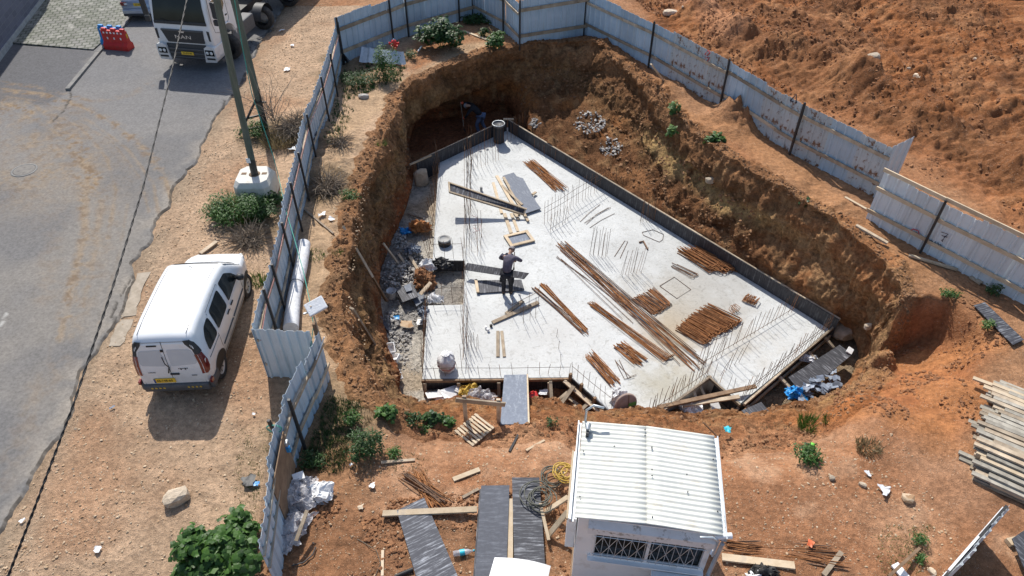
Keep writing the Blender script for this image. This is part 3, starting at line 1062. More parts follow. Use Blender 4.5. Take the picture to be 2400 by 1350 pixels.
old = [(p.x, p.y) for p in (P(-60, 120), P(35, 104), P(226, 120), P(165, 212), P(110, 250), P(-60, 235))]
asp = lerpc(asp, C_(.115, .115, .122)[None, None], sst(.25, -.25, sdist(X, Y, old) + .15 * n2))
asp = lerpc(asp, C_(.17, .17, .175)[None, None], .7 * sst(18, 26, Y + n1) * (1 - sst(.2, -.2, sdist(X, Y, old))))
MUD = [(((-30, 212), (90, 222), (190, 250), (270, 292), (330, 340), (375, 400), (398, 450)), .30, .9),
       (((-30, 232), (80, 262), (140, 300), (180, 345), (205, 390), (222, 440)), .55, .95),
       (((-30, 255), (60, 275), (110, 310), (140, 350)), .4, .7),
       (((205, 300), (262, 340), (318, 420), (345, 470)), .25, .35),
       (((180, 390), (196, 450), (200, 560), (176, 650), (160, 740)), .30, .8),
       (((240, 420), (236, 500), (215, 600), (200, 690)), .28, .55),
       (((150, 300), (230, 372), (262, 440), (250, 560), (180, 760), (120, 900)), .5, .3),
       (((215, 240), (300, 225), (370, 190)), .35, .35), (((100, 440), (130, 520), (110, 700)), .5, .28),
       (((90, 900), (60, 1020), (-10, 1150)), .5, .3), (((0, 195), (80, 205), (220, 240)), .2, .6)]
mud = np.zeros(X.shape)
for pts, wd, st in MUD:
    d, _ = segd(X, Y, [(p.x, p.y) for p in (P(*a) for a in pts)])
    mud = np.maximum(mud, st * sst(wd, wd * .25, d + .3 * wd * n2) * sst(-.55, .25, n2 * .7 + n3 * .6))
dust = [(p.x, p.y) for p in (P(-60, 230), P(150, 250), P(230, 330), P(230, 460), P(-60, 480))]
mud = np.maximum(mud, .74 * sst(2.0, -1.8, sdist(X, Y, dust) + .9 * n1) * sst(-1.3, .4, n2))
n4 = fbm(X, Y, .11, 3, 409)
mud = mud * (.4 + .6 * sst(-.35, .25, n4 + .5 * n3)) * (.7 + .3 * sst(-.6, .3, n1))
for pts, wd, st in ((((-30, 205), (110, 222), (230, 268), (320, 330), (385, 410), (402, 470)), .09, .75), (((-30, 222), (100, 240), (215, 288), (300, 352), (360, 430), (372, 500)), .08, .5),
                    (((60, 240), (190, 300), (250, 370), (272, 450), (255, 560)), .10, .6), (((-30, 245), (90, 285), (170, 340), (205, 420), (200, 520)), .10, .7), (((150, 270), (260, 330), (330, 420), (350, 500)), .06, .45),
                    (((205, 470), (196, 560), (170, 680), (140, 800)), .12, .6), (((240, 470), (228, 580), (196, 720)), .10, .5), (((300, 480), (280, 600), (235, 760)), .07, .3)):
    d, _ = segd(X, Y, [(p.x, p.y) for p in (P(*a) for a in pts)])
    mud = np.maximum(mud, st * sst(wd, wd * .3, d + .25 * wd * n4) * (.35 + .65 * sst(-.5, .2, n2 + .6 * n3)))
asp = lerpc(asp, lerpc(C_(.265, .195, .125)[None, None], C_(.165, .11, .065)[None, None], sst(.1, .6, n3)), np.clip(mud, 0, 1))
CRK = [((245, 790), (262, 815), (240, 822)), ((272, 745), (255, 800), (222, 850), (206, 900)), ((246, 792), (228, 840), (210, 870)), ((566, 200), (545, 235), (520, 262)),
       ((590, 132), (572, 180), (548, 232)), ((612, 95), (600, 112), (588, 130)), ((625, 80), (590, 96), (584, 120), (598, 118)), ((484, 312), (500, 290), (520, 255), (528, 236)),
       ((236, 818), (260, 810), (268, 816)), ((640, 60), (622, 84), (598, 100)), ((165, 212), (168, 228), (150, 262), (120, 290)), ((600, 90), (618, 88), (606, 108), (592, 104)),
       ((330, 600), (318, 640), (280, 700), (262, 745))]
ck = np.full(X.shape, 9.0)
for pts in CRK:
    d, _ = segd(X, Y, [(p.x, p.y) for p in (P(*a) for a in pts)])
    ck = np.minimum(ck, d)
ckm = sst(.04, .012, ck + .02 * n3)
asp = lerpc(asp, C_(.05, .045, .04)[None, None], .85 * ckm)
Z = Z - .02 * ckm
asp = lerpc(asp, C_(.07, .06, .05)[None, None], .75 * (rk < .09)[None, :] * sst(-.5, .1, n3 + .4 * n2))  # dark line along the broken edge: ambient shade put into the asphalt colour
mark = [(p.x, p.y) for p in (P(0, 765), P(16, 733), P(19, 736), P(2, 770))]
asp = lerpc(asp, C_(.55, .55, .52)[None, None], .6 * sst(.02, -.02, sdist(X, Y, mark)))
asp = np.clip(asp * (1 + .05 * n3[..., None]), .02, .8)
nx_, ny_ = len(rk), len(ry)
o = link('road', arr_mesh('road', np.stack([X, Y, Z], -1).reshape(-1, 3), grid_faces(nx_, ny_), asp.reshape(-1, 3)), M['asphalt'])
fixn(o.data)
o['kind'] = 'structure'

# old broken concrete edging in the verge
for k, (a, b, wd) in enumerate((((336, 640), (302, 742), .34), ((299, 750), (268, 812), .36))):
    A, B = ON(*a), ON(*b)
    mb = MB()
    n = 6
    dv = (B - A).normalized()
    sv = Vector((dv.y, -dv.x, 0))
    vs = []
    for zz in (.02, -.06):
        for i in range(n + 1):
            p = A.lerp(B, i / n)
            vs.append(p + sv * (wd * .5 + U(-.06, .06)) + Vector((0, 0, zz)))
        for i in range(n, -1, -1):
            p = A.lerp(B, i / n)
            vs.append(p - sv * (wd * .5 + U(-.06, .06)) + Vector((0, 0, zz)))
    m_ = 2 * (n + 1)
    mb.add(vs, [tuple(range(m_))] + [(i, (i + 1) % m_, m_ + (i + 1) % m_, m_ + i) for i in range(m_)])
    single('kerb_slab', mb, M['conc_sandy'], ['long broken strip of old concrete edging in the verge beside the white van',
           'short cracked piece of concrete edging at the broken road edge'][k], 'concrete slab', A, world=True)

# kerb and the paved area behind it
K = [P(*a) for a in ((352, -45), (297, 58), (232, 128), (160, 215), (128, 252))]
for i in range(len(K) - 1):
    n = max(1, round((K[i + 1] - K[i]).length / 1.0))
    for j in range(n):
        a, b = K[i].lerp(K[i + 1], j / n), K[i].lerp(K[i + 1], (j + .985) / n)
        hgt = .13 if i < 3 else .13 - .11 * (j + 1) / n
        mb = MB().beam(a + Vector((0, 0, hgt / 2 - .02)), b + Vector((0, 0, hgt / 2 - .02)), .16, hgt + .04)
        o = link('kerb_stone', mb.mesh('kerb_stone'), M['kerb'])
        o['kind'] = 'structure'
PAV = [P(*a) for a in ((352, -45), (297, 58), (226, 121), (35, 105), (0, 141), (140, -42))]
sh = Vector((-.09, 0, 0))
mb = MB().prism([(p.x - .1, p.y) for p in PAV], 'z', -.02, .105)


def paver_mat():
    m, t, N, L, B = nodes('pavers')
    g = N.new('ShaderNodeNewGeometry')
    mp = N.new('ShaderNodeMapping')
    mp.inputs['Rotation'].default_value = (0, 0, R(-17))
    L.new(g.outputs['Position'], mp.inputs['Vector'])
    br = N.new('ShaderNodeTexBrick')
    br.inputs['Scale'].default_value = 1.0
    br.inputs['Brick Width'].default_value = .30
    br.inputs['Row Height'].default_value = .30
    br.inputs['Mortar Size'].default_value = .03
    br.inputs['Color1'].default_value = (.20, .195, .185, 1)
    br.inputs['Color2'].default_value = (.27, .265, .245, 1)
    br.inputs['Mortar'].default_value = (.09, .10, .075, 1)
    L.new(mp.outputs[0], br.inputs['Vector'])
    n = noise_node(t, 1.6, 6, .7, 'World')
    r = ramp(t, n.outputs['Fac'], [(.56, (0, 0, 0)), (.68, (1, 1, 1))])
    n2 = noise_node(t, .9, 5, .7, 'World')
    r2 = ramp(t, n2.outputs['Fac'], [(.42, (.62, .66, .58)), (.62, (1, 1, 1))])
    c = mix(t, br.outputs['Color'], r2.outputs[0], 1.0, 'MULTIPLY')
    c = mix(t, c, (.36, .35, .32), r.outputs[0])
    L.new(c, B.inputs['Base Color'])
    B.inputs['Roughness'].default_value = .85
    L.new(bump(t, br.outputs['Fac'], -.012), B.inputs['Normal'])
    return m


M['pavers'] = paver_mat()
me = mb.mesh('pavement')
fixn(me)
o = link('pavement', me, M['pavers'])
o['kind'] = 'structure'
# the building beyond the paved strip: only the foot of its wall shows
A, B = P(142, -45), P(-60, 222)
dv = (A - B).normalized()
nv = Vector((-dv.y, dv.x, 0))


def blockwork():
    m, t, N, L, B = nodes('dark_blockwork')
    tc = N.new('ShaderNodeTexCoord')
    br = N.new('ShaderNodeTexBrick')
    br.inputs['Scale'].default_value = 1.0
    br.inputs['Brick Width'].default_value = .5
    br.inputs['Row Height'].default_value = .22
    br.inputs['Mortar Size'].default_value = .014
    br.inputs['Color1'].default_value = (.10, .105, .145, 1)
    br.inputs['Color2'].default_value = (.135, .14, .19, 1)
    br.inputs['Mortar'].default_value = (.17, .175, .21, 1)
    sx = N.new('ShaderNodeSeparateXYZ')
    cx = N.new('ShaderNodeCombineXYZ')
    L.new(tc.outputs['Object'], sx.inputs[0])
    L.new(sx.outputs['X'], cx.inputs['X'])
    L.new(sx.outputs['Z'], cx.inputs['Y'])
    L.new(cx.outputs[0], br.inputs['Vector'])
    L.new(br.outputs['Color'], B.inputs['Base Color'])
    L.new(bump(t, br.outputs['Fac'], -.01), B.inputs['Normal'])
    B.inputs['Roughness'].default_value = .8
    return m


M['blockwork'] = blockwork()
Lw = (A - B).length
ang = math.atan2(dv.y, dv.x)
t = thing('building', 'dark bluish block wall of the building along the paved strip', 'building', B, ang)
part('wall', MB().box((Lw / 2, .25, 2.6), (Lw, .5, 5.2)), M['blockwork'], t)
part('plinth', MB().box((Lw / 2, -.035, .13), (Lw, .07, .28)), M['conc_grey'], t)
part('coping', MB().box((Lw / 2, .25, 5.25), (Lw + .1, .6, .12)), M['conc_grey'], t)
# manhole
mh = P(58, 401)
t = thing('manhole', 'round steel manhole cover in the muddy asphalt', 'manhole', (mh.x, mh.y, .03))
part('ring', MB().lathe([(.40, -.05), (.40, .012), (.335, .012), (.335, .004)], 28, cap=False), M['kerb'], t)
mb = MB().lathe([(.33, -.05), (.33, .011), (.30, .014), (.0, .014)], 28, cap=False)
for k in range(4):
    mb.box((.16 * math.cos(k * 1.57 + .4), .16 * math.sin(k * 1.57 + .4), .016), (.06, .03, .01), (0, 0, k * 1.57))
part('cover', mb, mat('iron_cover', (.15, .14, .13), (.20, .185, .165), 8, .8, .1), t)
# ------------------------------------------------------------------ sheet steel fences
def rib_panel(L, H, nrib, amp=.036, top=0.0, lean=0.0):
    """one ribbed sheet, width L along x, height H, ribs vertical; ribs stand out to -y"""
    mb = MB()
    prof = []
    pitch = L / nrib
    for k in range(nrib):
        a = k * pitch
        prof += [(a, 0), (a + pitch * .5 - .045, 0), (a + pitch * .5 - .018, -amp), (a + pitch * .5 + .018, -amp), (a + pitch * .5 + .045, 0)]
    prof.append((L, 0))
    nz = 5
    t = .004
    vs, fs = [], []
    for side in (0, 1):
        for j in range(nz + 1):
            for (x, y) in prof:
                z = H * j / nz
                bow = .012 * math.sin(3.1 * j / nz + x * 2.1)
                vs.append((x, y + side * t + bow, z + (top * x / L if j == nz else 0)))
    n = len(prof)
    o = n * (nz + 1)
    for j in range(nz):
        for i in range(n - 1):
            fs.append((j * n + i, j * n + i + 1, (j + 1) * n + i + 1, (j + 1) * n + i))
            fs.append((o + j * n + i + 1, o + j * n + i, o + (j + 1) * n + i, o + (j + 1) * n + i + 1))
    for i in range(n - 1):
        a = nz * n
        fs.append((a + i, a + i + 1, o + a + i + 1, o + a + i))
    mb.add(vs, fs)
    return mb


def fence(pts, label, H=1.9, pw=1.0, sheet='steel', rails=(.55, 1.35), inside=1, rail_mat='wood', rusty=(), post_every=3, rail_w=.10, sink=.12, hvar=.06, nrib=3, post_h=None, post_mat='black_steel', slats=0, mats=None, nopost=()):
    """pts: base line; inside=+1: rails and posts stand on the left of the line's direction"""
    pts = [Vector((p[0], p[1], 0)) for p in pts]
    t = thing('metal_fence', label, 'fence', (pts[0].x, pts[0].y, zg1(pts[0])))
    cnt = 0
    inv = t.location
    for i in range(len(pts) - 1):
        a, b = pts[i], pts[i + 1]
        L = (b - a).length
        n = max(1, round(L / pw))
        wpan = L / n
        d = (b - a) / L
        nrm = Vector((-d.y, d.x, 0)) * inside
        ang = math.atan2(d.y, d.x)
        me = rib_panel(wpan + .03, H, nrib).mesh('sheet_panel')
        me.materials.append(M[sheet])
        zs = []
        for k in range(n):
            p = a + d * (wpan * k)
            zb = min(zg1(p), zg1(p + d * wpan), .10) - sink
            zs.append(zb + sink)
            o = bpy.data.objects.new('sheet_panel', me)
            COL.objects.link(o)
            o.parent = t
            o.location = p + Vector((0, 0, zb)) - inv + nrm * (-.004 * (cnt % 2)) - Vector((d.x, d.y, 0)) * .01
            o.rotation_euler = (R(U(-1.2, 1.2)), R(U(-.5, .5)), ang)
            o.scale = (1, 1 if inside < 0 else 1, 1 + U(-hvar, hvar) / 2)
            mm = None
            if cnt in rusty:
                mm = 'steel_rust'
            elif mats and cnt in mats:
                mm = mats[cnt]
            if mm:
                o.material_slots[0].link = 'OBJECT'
                o.material_slots[0].material = M[mm]
                if mm == 'steel_rust':
                    o['label'] = 'rust stained sheet'
            cnt += 1
        zs.append(zs[-1])
        for h in rails:
            # rails in lengths of about three panels
            k = 0
            while k < n:
                k2 = min(n, k + 3)
                p, q = a + d * (wpan * k), a + d * (wpan * k2)
                off = nrm * (.055 + .002 * (k % 2))
                mb = MB().beam(p + off + Vector((0, 0, zs[k] + h + U(-.02, .02))), q + off + Vector((0, 0, zs[min(k2, n)] + h + U(-.02, .02))), .04, rail_w, e=.04)
                part('rail', mb, M[rail_mat], t, world=True)
                k = k2
        for k in range(0, n + 1):
            if k % post_every == 0 and (i, k) not in nopost:
                p = a + d * (wpan * k) + nrm * .115
                ph = post_h or H + .02
                part('post', MB().box((p.x, p.y, zs[min(k, n)] + ph / 2 - .3), (.055, .055, ph + .55), (0, 0, ang)), M[post_mat], t, world=True)
    return t


FL = [P(*q) for q in ((801, 150), (785, 228), (766, 292), (735, 382), (716, 470), (700, 545), (682, 640), (662, 740), (645, 800), (630, 884))]
fence(FL, 'long blue grey sheet fence between the dirt verge and the pit', H=1.72, rails=(.45, 1.25), inside=1, pw=.95, post_every=4, rail_w=.07, rail_mat='wood')
J0, J1 = P(628, 884), P(752, 884)
fence([J0, J1], 'short pale panel across the step in the street fence beside the van', H=1.72, rails=(), inside=1, pw=.55, sheet='steel_white', post_every=9, nopost=((0, 0),))
FLOW = [P(*q) for q in ((772, 886), (744, 961), (704, 1057), (691, 1108))]
fence(FLOW, 'lower sheet fence running from the floodlight down past the weeds', H=1.7, rails=(.5, 1.2), inside=1, pw=.9, post_every=9, rail_w=.08, nopost=((0, 0), (1, 0)))
FLOW2 = [P(*q) for q in ((691, 1108), (676, 1200), (667, 1290), (655, 1390))]
t = fence(FLOW2, 'end of the street fence with a brown plywood board, beside the heap of plastic film', H=1.75, rails=(), inside=-1, pw=.8, post_every=9, nopost=((0, 0), (1, 0), (2, 0), (0, 1)))
d = (FLOW2[1] - FLOW2[0]).normalized()
q0, q1 = FLOW2[0] + Vector((.05, 0, .25)), FLOW2[1] + Vector((.05, 0, .25)) + d * .35
part('plywood_board', MB().sheet([q0, q1, q1 + Vector((0, 0, 1.15)), q0 + Vector((0, 0, 1.15))], .02), M['wood_dark'], t, world=True)
for h in (.95, 1.35):
    part('rail', MB().beam(FLOW2[1] + Vector((.04, 0, h)), FLOW2[3] + Vector((.04, 0, h)), .05, .05), M['wood_grey'], t, world=True)
BACK = [P(*q) for q in ((802, 150), (915, 98), (960, 82))]
fence([P(*q) for q in ((802, 150), (955, 84), (1112, 40))], 'sheet fence with two timber rails across the far left side of the site', H=1.95, rails=(.5, 1.4), inside=-1, pw=1.0, post_every=3, rail_w=.14)
fence([P(*q) for q in ((1112, 40), (1185, 78), (1216, 106))], 'sheet fence slanting back in the far corner behind the weeds', H=1.95, rails=(.5, 1.4), inside=-1, pw=.9, post_every=4, rail_w=.11)
fence([P(*q) for q in ((1216, 106), (1372, 84))], 'straight bright sheet fence facing the pit at the far end', H=2.0, rails=(.45, 1.55), inside=-1, pw=1.0, post_every=9, rail_w=.14, sheet='steel')
fence([P(*q) for q in ((1372, 84), (1524, 160), (1690, 258), (1855, 362), (2046, 462))], 'long rust stained sheet fence between the pit and the ploughed field', H=1.9, rails=(.5, 1.4), inside=-1, pw=1.0, post_every=4,
      rail_w=.11, rusty=(5, 6, 7, 10, 11, 12, 14), sheet='steel')
fence([P(*q) for q in ((2046, 464), (2092, 440))], 'short white end sheet turning the corner of the field fence', H=1.9, rails=(), inside=1, pw=.7, post_every=9, sheet='steel_white', nopost=((0, 0),))
fence([P(*q) for q in ((2026, 520), (2160, 592), (2420, 728), (2600, 830))], 'near end of the field fence with numbers painted on its sheets', H=1.8, rails=(.4, 1.15, 1.78), inside=-1, pw=.95, post_every=4,
      rail_w=.11, sheet='steel_white', rail_mat='wood_new', nopost=((0, 0),))
# ------------------------------------------------------------------ concrete raft, its form boards and starter bars
SZ = -2.8


def slab_mat():
    m, t, N, L, B = nodes('raft_concrete')
    n = noise_node(t, .8, 5, .6, 'World')
    n2 = noise_node(t, 14, 5, .7, 'World')
    c = ramp(t, n.outputs['Fac'], [(.3, (.50, .515, .512)), (.7, (.59, .605, .60))]).outputs[0]
    r2 = ramp(t, n2.outputs['Fac'], [(.3, (.90, .90, .90)), (.7, (1.06, 1.06, 1.06))])
    c = mix(t, c, r2.outputs[0], 1.0, 'MULTIPLY')
    g = N.new('ShaderNodeNewGeometry')
    warp = noise_node(t, .9, 5, .65, 'World')
    # damp and rust coloured stains lying where the cages were wetted
    for (px, py), r, colr, st in (((1590, 640), 2.6, (.38, .38, .36), .75), ((1610, 740), 2.2, (.36, .31, .23), .75), ((1500, 590), 1.6, (.41, .42, .42), .5),
                                  ((1580, 790), 1.2, (.38, .29, .18), .6), ((1690, 690), 1.6, (.37,.37,.36), .6), ((1560, 905), 1.3, (.35,.32,.24), .75), ((1700, 625), 1.2, (.38,.38,.37), .5),
                                  ((1085, 520), 1.6, (.42,.42,.41), .5), ((1120, 800), 1.6, (.43,.43,.42), .5), ((1320, 780), 1.8, (.46,.45,.43), .5), ((1250, 300), 1.5, (.42,.44,.45), .5)):
        p = P(px, py, SZ)
        d = N.new('ShaderNodeVectorMath')
        d.operation = 'DISTANCE'
        d.inputs[1].default_value = p
        L.new(g.outputs['Position'], d.inputs[0])
        a = N.new('ShaderNodeMath')
        a.operation = 'MULTIPLY_ADD'
        a.inputs[1].default_value = 2.6 * r
        L.new(warp.outputs['Fac'], a.inputs[0])
        L.new(d.outputs['Value'], a.inputs[2])
        mr = N.new('ShaderNodeMapRange')
        mr.inputs[1].default_value, mr.inputs[2].default_value = 2.5 * r, 1.35 * r
        mr.inputs[3].default_value, mr.inputs[4].default_value = 0, st
        L.new(a.outputs[0], mr.inputs[0])
        c = mix(t, c, colr, mr.outputs[0])
    n5 = noise_node(t, 5.5, 8, .72, 'World', None, 1.2)
    r5 = ramp(t, n5.outputs['Fac'], [(.33, (.72, .71, .69)), (.48, (1, 1, 1)), (.62, (1, 1, 1)), (.74, (1.10, 1.10, 1.10))])
    c = mix(t, c, r5.outputs[0], 1.0, 'MULTIPLY')
    n6 = noise_node(t, 26, 4, .7, 'World')
    r6 = ramp(t, n6.outputs['Fac'], [(.70, (0, 0, 0)), (.76, (.5, .5, .5))])
    n7 = noise_node(t, .6, 3, .6, 'World')
    r7 = ramp(t, n7.outputs['Fac'], [(.45, (0, 0, 0)), (.65, (1, 1, 1))])
    c = mix(t, c, (.26, .20, .14), mix(t, r6.outputs[0], r7.outputs[0], 1.0, 'MULTIPLY'))
    L.new(c, B.inputs['Base Color'])
    B.inputs['Roughness'].default_value = .75
    nb = bump(t, n2.outputs['Fac'], .006)
    nb = bump(t, n5.outputs['Fac'], .012, 1.0, nb)
    L.new(nb, B.inputs['Normal'])
    return m


M['raft'] = slab_mat()
SLAB = [(1189, 298), (1957, 762), (1735, 946), (1662, 890), (1548, 972), (1500, 1012), (1470, 1012), (1431, 964), (1336, 884), (990, 888),
        (1003, 716), (1086, 714), (1089, 613), (1014, 611), (1029, 370)]
sp = [P(x, y, SZ) for x, y in SLAB]
ORI = Vector((sp[9].x, sp[9].y, FZ))
raft = thing('concrete_raft', 'big pale concrete foundation raft at the bottom of the pit', 'foundation', ORI)
part('raft_deck', MB().prism([(p.x, p.y) for p in sp], 'z', FZ - .1, SZ), M['raft'], raft, world=True)

# starter bars: rows given by the two ends of their feet, the pitch, the height, how they lean; doubled bars with a short tail
BARS = []


def row(a, b, pitch, h, lean=(0, 0), jit=.05, dbl=0, skip=0.0, z=SZ, hj=.12):
    A, B = P(*a, z), P(*b, z)
    n = max(1, round((B - A).length / pitch))
    d = (B - A).normalized()
    s = Vector((-d.y, d.x, 0))
    for k in range(n + 1):
        if rnd.random() < skip:
            continue
        for q in range(1 + dbl):
            p = A.lerp(B, k / n) + d * U(-.03, .03) + s * (U(-.02, .02) + (q * .13))
            hh = h * (1 + U(-hj, hj))
            tp = p + Vector((lean[0] * hh + U(-jit, jit) * hh, lean[1] * hh + U(-jit, jit) * hh, hh))
            BARS.append((p, tp))


row((1032, 380), (1006, 610), .20, 1.0, (-.10, .05), .06, 0)
row((1001, 720), (990, 880), .15, .85, (.03, .05), .07, 0)
row((1098, 345), (1091, 612), .26, .95, (.02, 0), .08, 1, .25)
row((1088, 720), (1084, 868), .26, .95, (.02, 0), .08, 1, .25)
row((1090, 620), (1088, 710), .2, .9, (.02, 0), .06, 0)
row((1088, 372), (1226, 318), .17, 1.0, (0, 0), .03, 0)
row((1095, 405), (1170, 375), .17, .9, (0, 0), .04, 0)
row((1204, 325), (1232, 312), .10, .95, (0, 0), .04, 1)
row((1020, 606), (1085, 605), .36, .8, (0, 0), .03, 0)
row((1012, 708), (1082, 706), .30, .75, (0, 0), .03, 0)
row((1276, 525), (1412, 440), .17, .95, (0, 0), .025, 0)
row((1288, 545), (1330, 518), .15, .8, (.05, 0), .05, 0)
row((1412, 436), (1450, 456), .10, .9, (.0, .1), .08, 0)
row((1502, 522), (1532, 520), .09, .9, (.0, .02), .08, 1)
row((1380, 600), (1420, 605), .16, 1.1, (.05, .05), .05, 1)
row((1460, 650), (1500, 640), .17, 1.0, (.08, .02), .09, 1)
row((996, 882), (1200, 880), .31, .45, (-.05, .05), .06, 0)
row((1238, 880), (1335, 876), .28, .45, (.05, .08), .08, 0)
row((1340, 880), (1432, 955), .22, .60, (.0, .1), .08, 0)
row((1525, 975), (1655, 885), .16, .55, (.10, .15), .12, 1)
row((1655, 872), (1735, 938), .26, .55, (.08, .1), .1, 0)
row((1740, 938), (1950, 768), .15, .75, (.10, .12), .06, 0)
row((1690, 880), (1730, 850), .20, .8, (.2, .1), .1, 0)
row((1632, 862), (1900, 704), .19, .80, (.10, .10), .08, 0)
row((1640, 866), (1690, 838), .2, .8, (.10, .10), .12, 0)
row((1890, 700), (1945, 735), .15, .7, (.05, .0), .09, 0)
row((1120, 535), (1118, 600), .5, .9, (0, 0), .06, 1)
row((1105, 590), (1120, 590), .2, .8, (0, 0), .1, 0)
row((1200, 740), (1262, 720), .32, .8, (.0, .0), .03, 0)
row((1225, 758), (1255, 745), .3, .8, (.0, .0), .03, 0)
row((1305, 790), (1315, 850), .55, .35, (.0, .0), .1, 0)
row((1098, 815), (1115, 822), .15, .6, (.0, .0), .06, 1)
row((1240, 345), (1420, 440), .30, .55, (0, 0), .08, 0, .2)
row((1420, 440), (1870, 700), .45, .4, (0, .05), .12, 0, .35)
rnd.shuffle(BARS)
stuffb = MB()
for i, (p, q) in enumerate(BARS):
    mb = MB() if i < 290 else stuffb
    m_ = p.lerp(q, .5) + Vector((U(-.01, .01), U(-.01, .01), 0))
    tgt = [p - Vector((0, 0, .05)), m_, q]
    mb.tube(tgt, .0065, 4, True, False)
    if i < 290:
        part('starter_bar', mb, M[('rust', 'rust_dark', 'rust_dark')[i % 3]], raft, world=True, fix=False)
if stuffb.v:
    part('starter_bars', stuffb, M['rust_dark'], raft, world=True, stuff=True, fix=False)
# bars tied along the rows
for a, b, h in (((1000, 720), (990, 880), .3), ((1090, 345), (1089, 600), .35), ((1088, 720), (1086, 860), .3), ((990, 882), (1335, 878), .33), ((1340, 878), (1430, 952), .33), ((1276, 525), (1412, 440), .72), ((1276, 525), (1412, 440), .45),
                ((1015, 606), (1085, 605), .62), ((1010, 706), (1082, 705), .55), ((1745, 935), (1952, 765), .28), ((1745, 935), (1952, 765), .45), ((1636, 862), (1900, 704), .12),
                ((1530, 970), (1655, 885), .25), ((1032, 380), (1006, 610), .25)):
    A, B = P(*a, SZ) + Vector((0, 0, h)), P(*b, SZ) + Vector((0, 0, h))
    n = max(2, int((B - A).length / .8))
    part('tie_bar', MB().tube([A.lerp(B, k / n) + Vector((U(-.015, .015), U(-.015, .015), U(-.015, .015))) for k in range(n + 1)], .008, 4, True, False), M['rust_dark'], raft, world=True, fix=False)

# form boards standing round the raft
FT = -2.28


def form_run(t, A, B, ztop, zbot, name='form_board', thk=.03, unit=2.44, m='form', rail=True, rail_m='wood', outside=1, rail_top=.045, rail_in=True):
    A, B = Vector((A.x, A.y, 0)), Vector((B.x, B.y, 0))
    L = (B - A).length
    d = (B - A) / L
    nrm = Vector((-d.y, d.x, 0)) * outside
    n = max(1, round(L / unit))
    for k in range(n):
        p, q = A + d * (L * k / n + .004), A + d * (L * (k + 1) / n - .004)
        off = nrm * (thk / 2 + U(0, .012))
        hh = ztop - zbot
        zc = (ztop + zbot) / 2 + U(-.008, .008)
        ang = math.atan2(d.y, d.x)
        c = (p + q) / 2 + off
        mb = MB().box((0, 0, 0), ((q - p).length, thk, hh))
        o = part(name, mb, M[m], t)
        o.location = Vector((c.x, c.y, zc)) - t.location
        o.rotation_euler = (U(-.01, .01), 0, ang)
        if rail:
            r0, r1 = p + nrm * (thk + .035), q + nrm * (thk + .035)
            part('waler', MB().beam(r0 + Vector((0, 0, ztop - rail_top)), r1 + Vector((0, 0, ztop - rail_top + U(-.01, .01))), .055, .09), M[rail_m], t, world=True)
    return d, nrm


fa, fb, fc = P(976, 380, FT), P(1188, 281, FT), P(1967, 750, FT)
t = thing('formwork', 'tall wet form boards along the far left edge of the raft, below the digging worker', 'formwork', (fa.x, fa.y, FZ))
form_run(t, fa, fb, FT, FZ, outside=1)
part('waler', MB().beam(fb + Vector((-.15, .02, .03)), fb + Vector((.3, .0, .03)), .09, .05), M['wood_new'], t, world=True)
part('waler', MB().beam(P(960, 386, FT + .02), P(1010, 364, FT + .02), .07, .05), M['wood_new'], t, world=True)
t = thing('formwork', 'long row of wet form boards along the field side of the raft', 'formwork', (fb.x, fb.y, FZ))
form_run(t, fb + Vector((.05, -.05, 0)), fc, FT, FZ, outside=1)
# near right edge
ra, rb, rc, rd = P(1968, 752, SZ), P(1737, 952, SZ), P(1661, 884, SZ), P(1535, 974, SZ)
t = thing('formwork', 'form with two timber walers and props along the raft edge above the broken tiles', 'formwork', (rb.x, rb.y, FZ))
form_run(t, rb, ra + (ra - rb).normalized() * .1, SZ + .10, FZ, outside=-1, m='form', rail_m='wood', unit=2.0, rail_top=-.02)
d = (ra - rb).normalized()
nrm = Vector((d.y, -d.x, 0))
part('waler', MB().beam(rb + nrm * .09 + Vector((0, 0, -.22)), ra + nrm * .09 + Vector((0, 0, -.22)), .05, .10), M['wood'], t, world=True)
for f, ln in ((.02, .9), (.33, 1.0), (.62, .9), (.8, .7), (.985, 1.2)):
    p = rb.lerp(ra, f) + nrm * .10
    part('prop', MB().beam(p + Vector((0, 0, .03)), p + nrm * ln + Vector((.05, 0, -.40)), .09, .06), M['wood'], t, world=True)
t = thing('formwork', 'small triangular notch in the raft edge boxed with form boards', 'formwork', (rc.x, rc.y, FZ))
form_run(t, rc, rb, SZ + .06, FZ, outside=-1, rail_m='wood', rail_top=-.02, unit=1.4)
form_run(t, rd, rc, SZ + .06, FZ, outside=-1, rail_m='wood', rail_top=-.02, unit=1.6)
for a, b in (((1625, 915), (1640, 960)), ((1690, 918), (1735, 950)), ((1560, 958), (1580, 990)), ((1735, 950), (1708, 985)), ((1640, 905), (1655, 935))):
    part('prop', MB().beam(P(*a, SZ - .05), P(*b, FZ + .15), .08, .05), M['wood'], t, world=True)
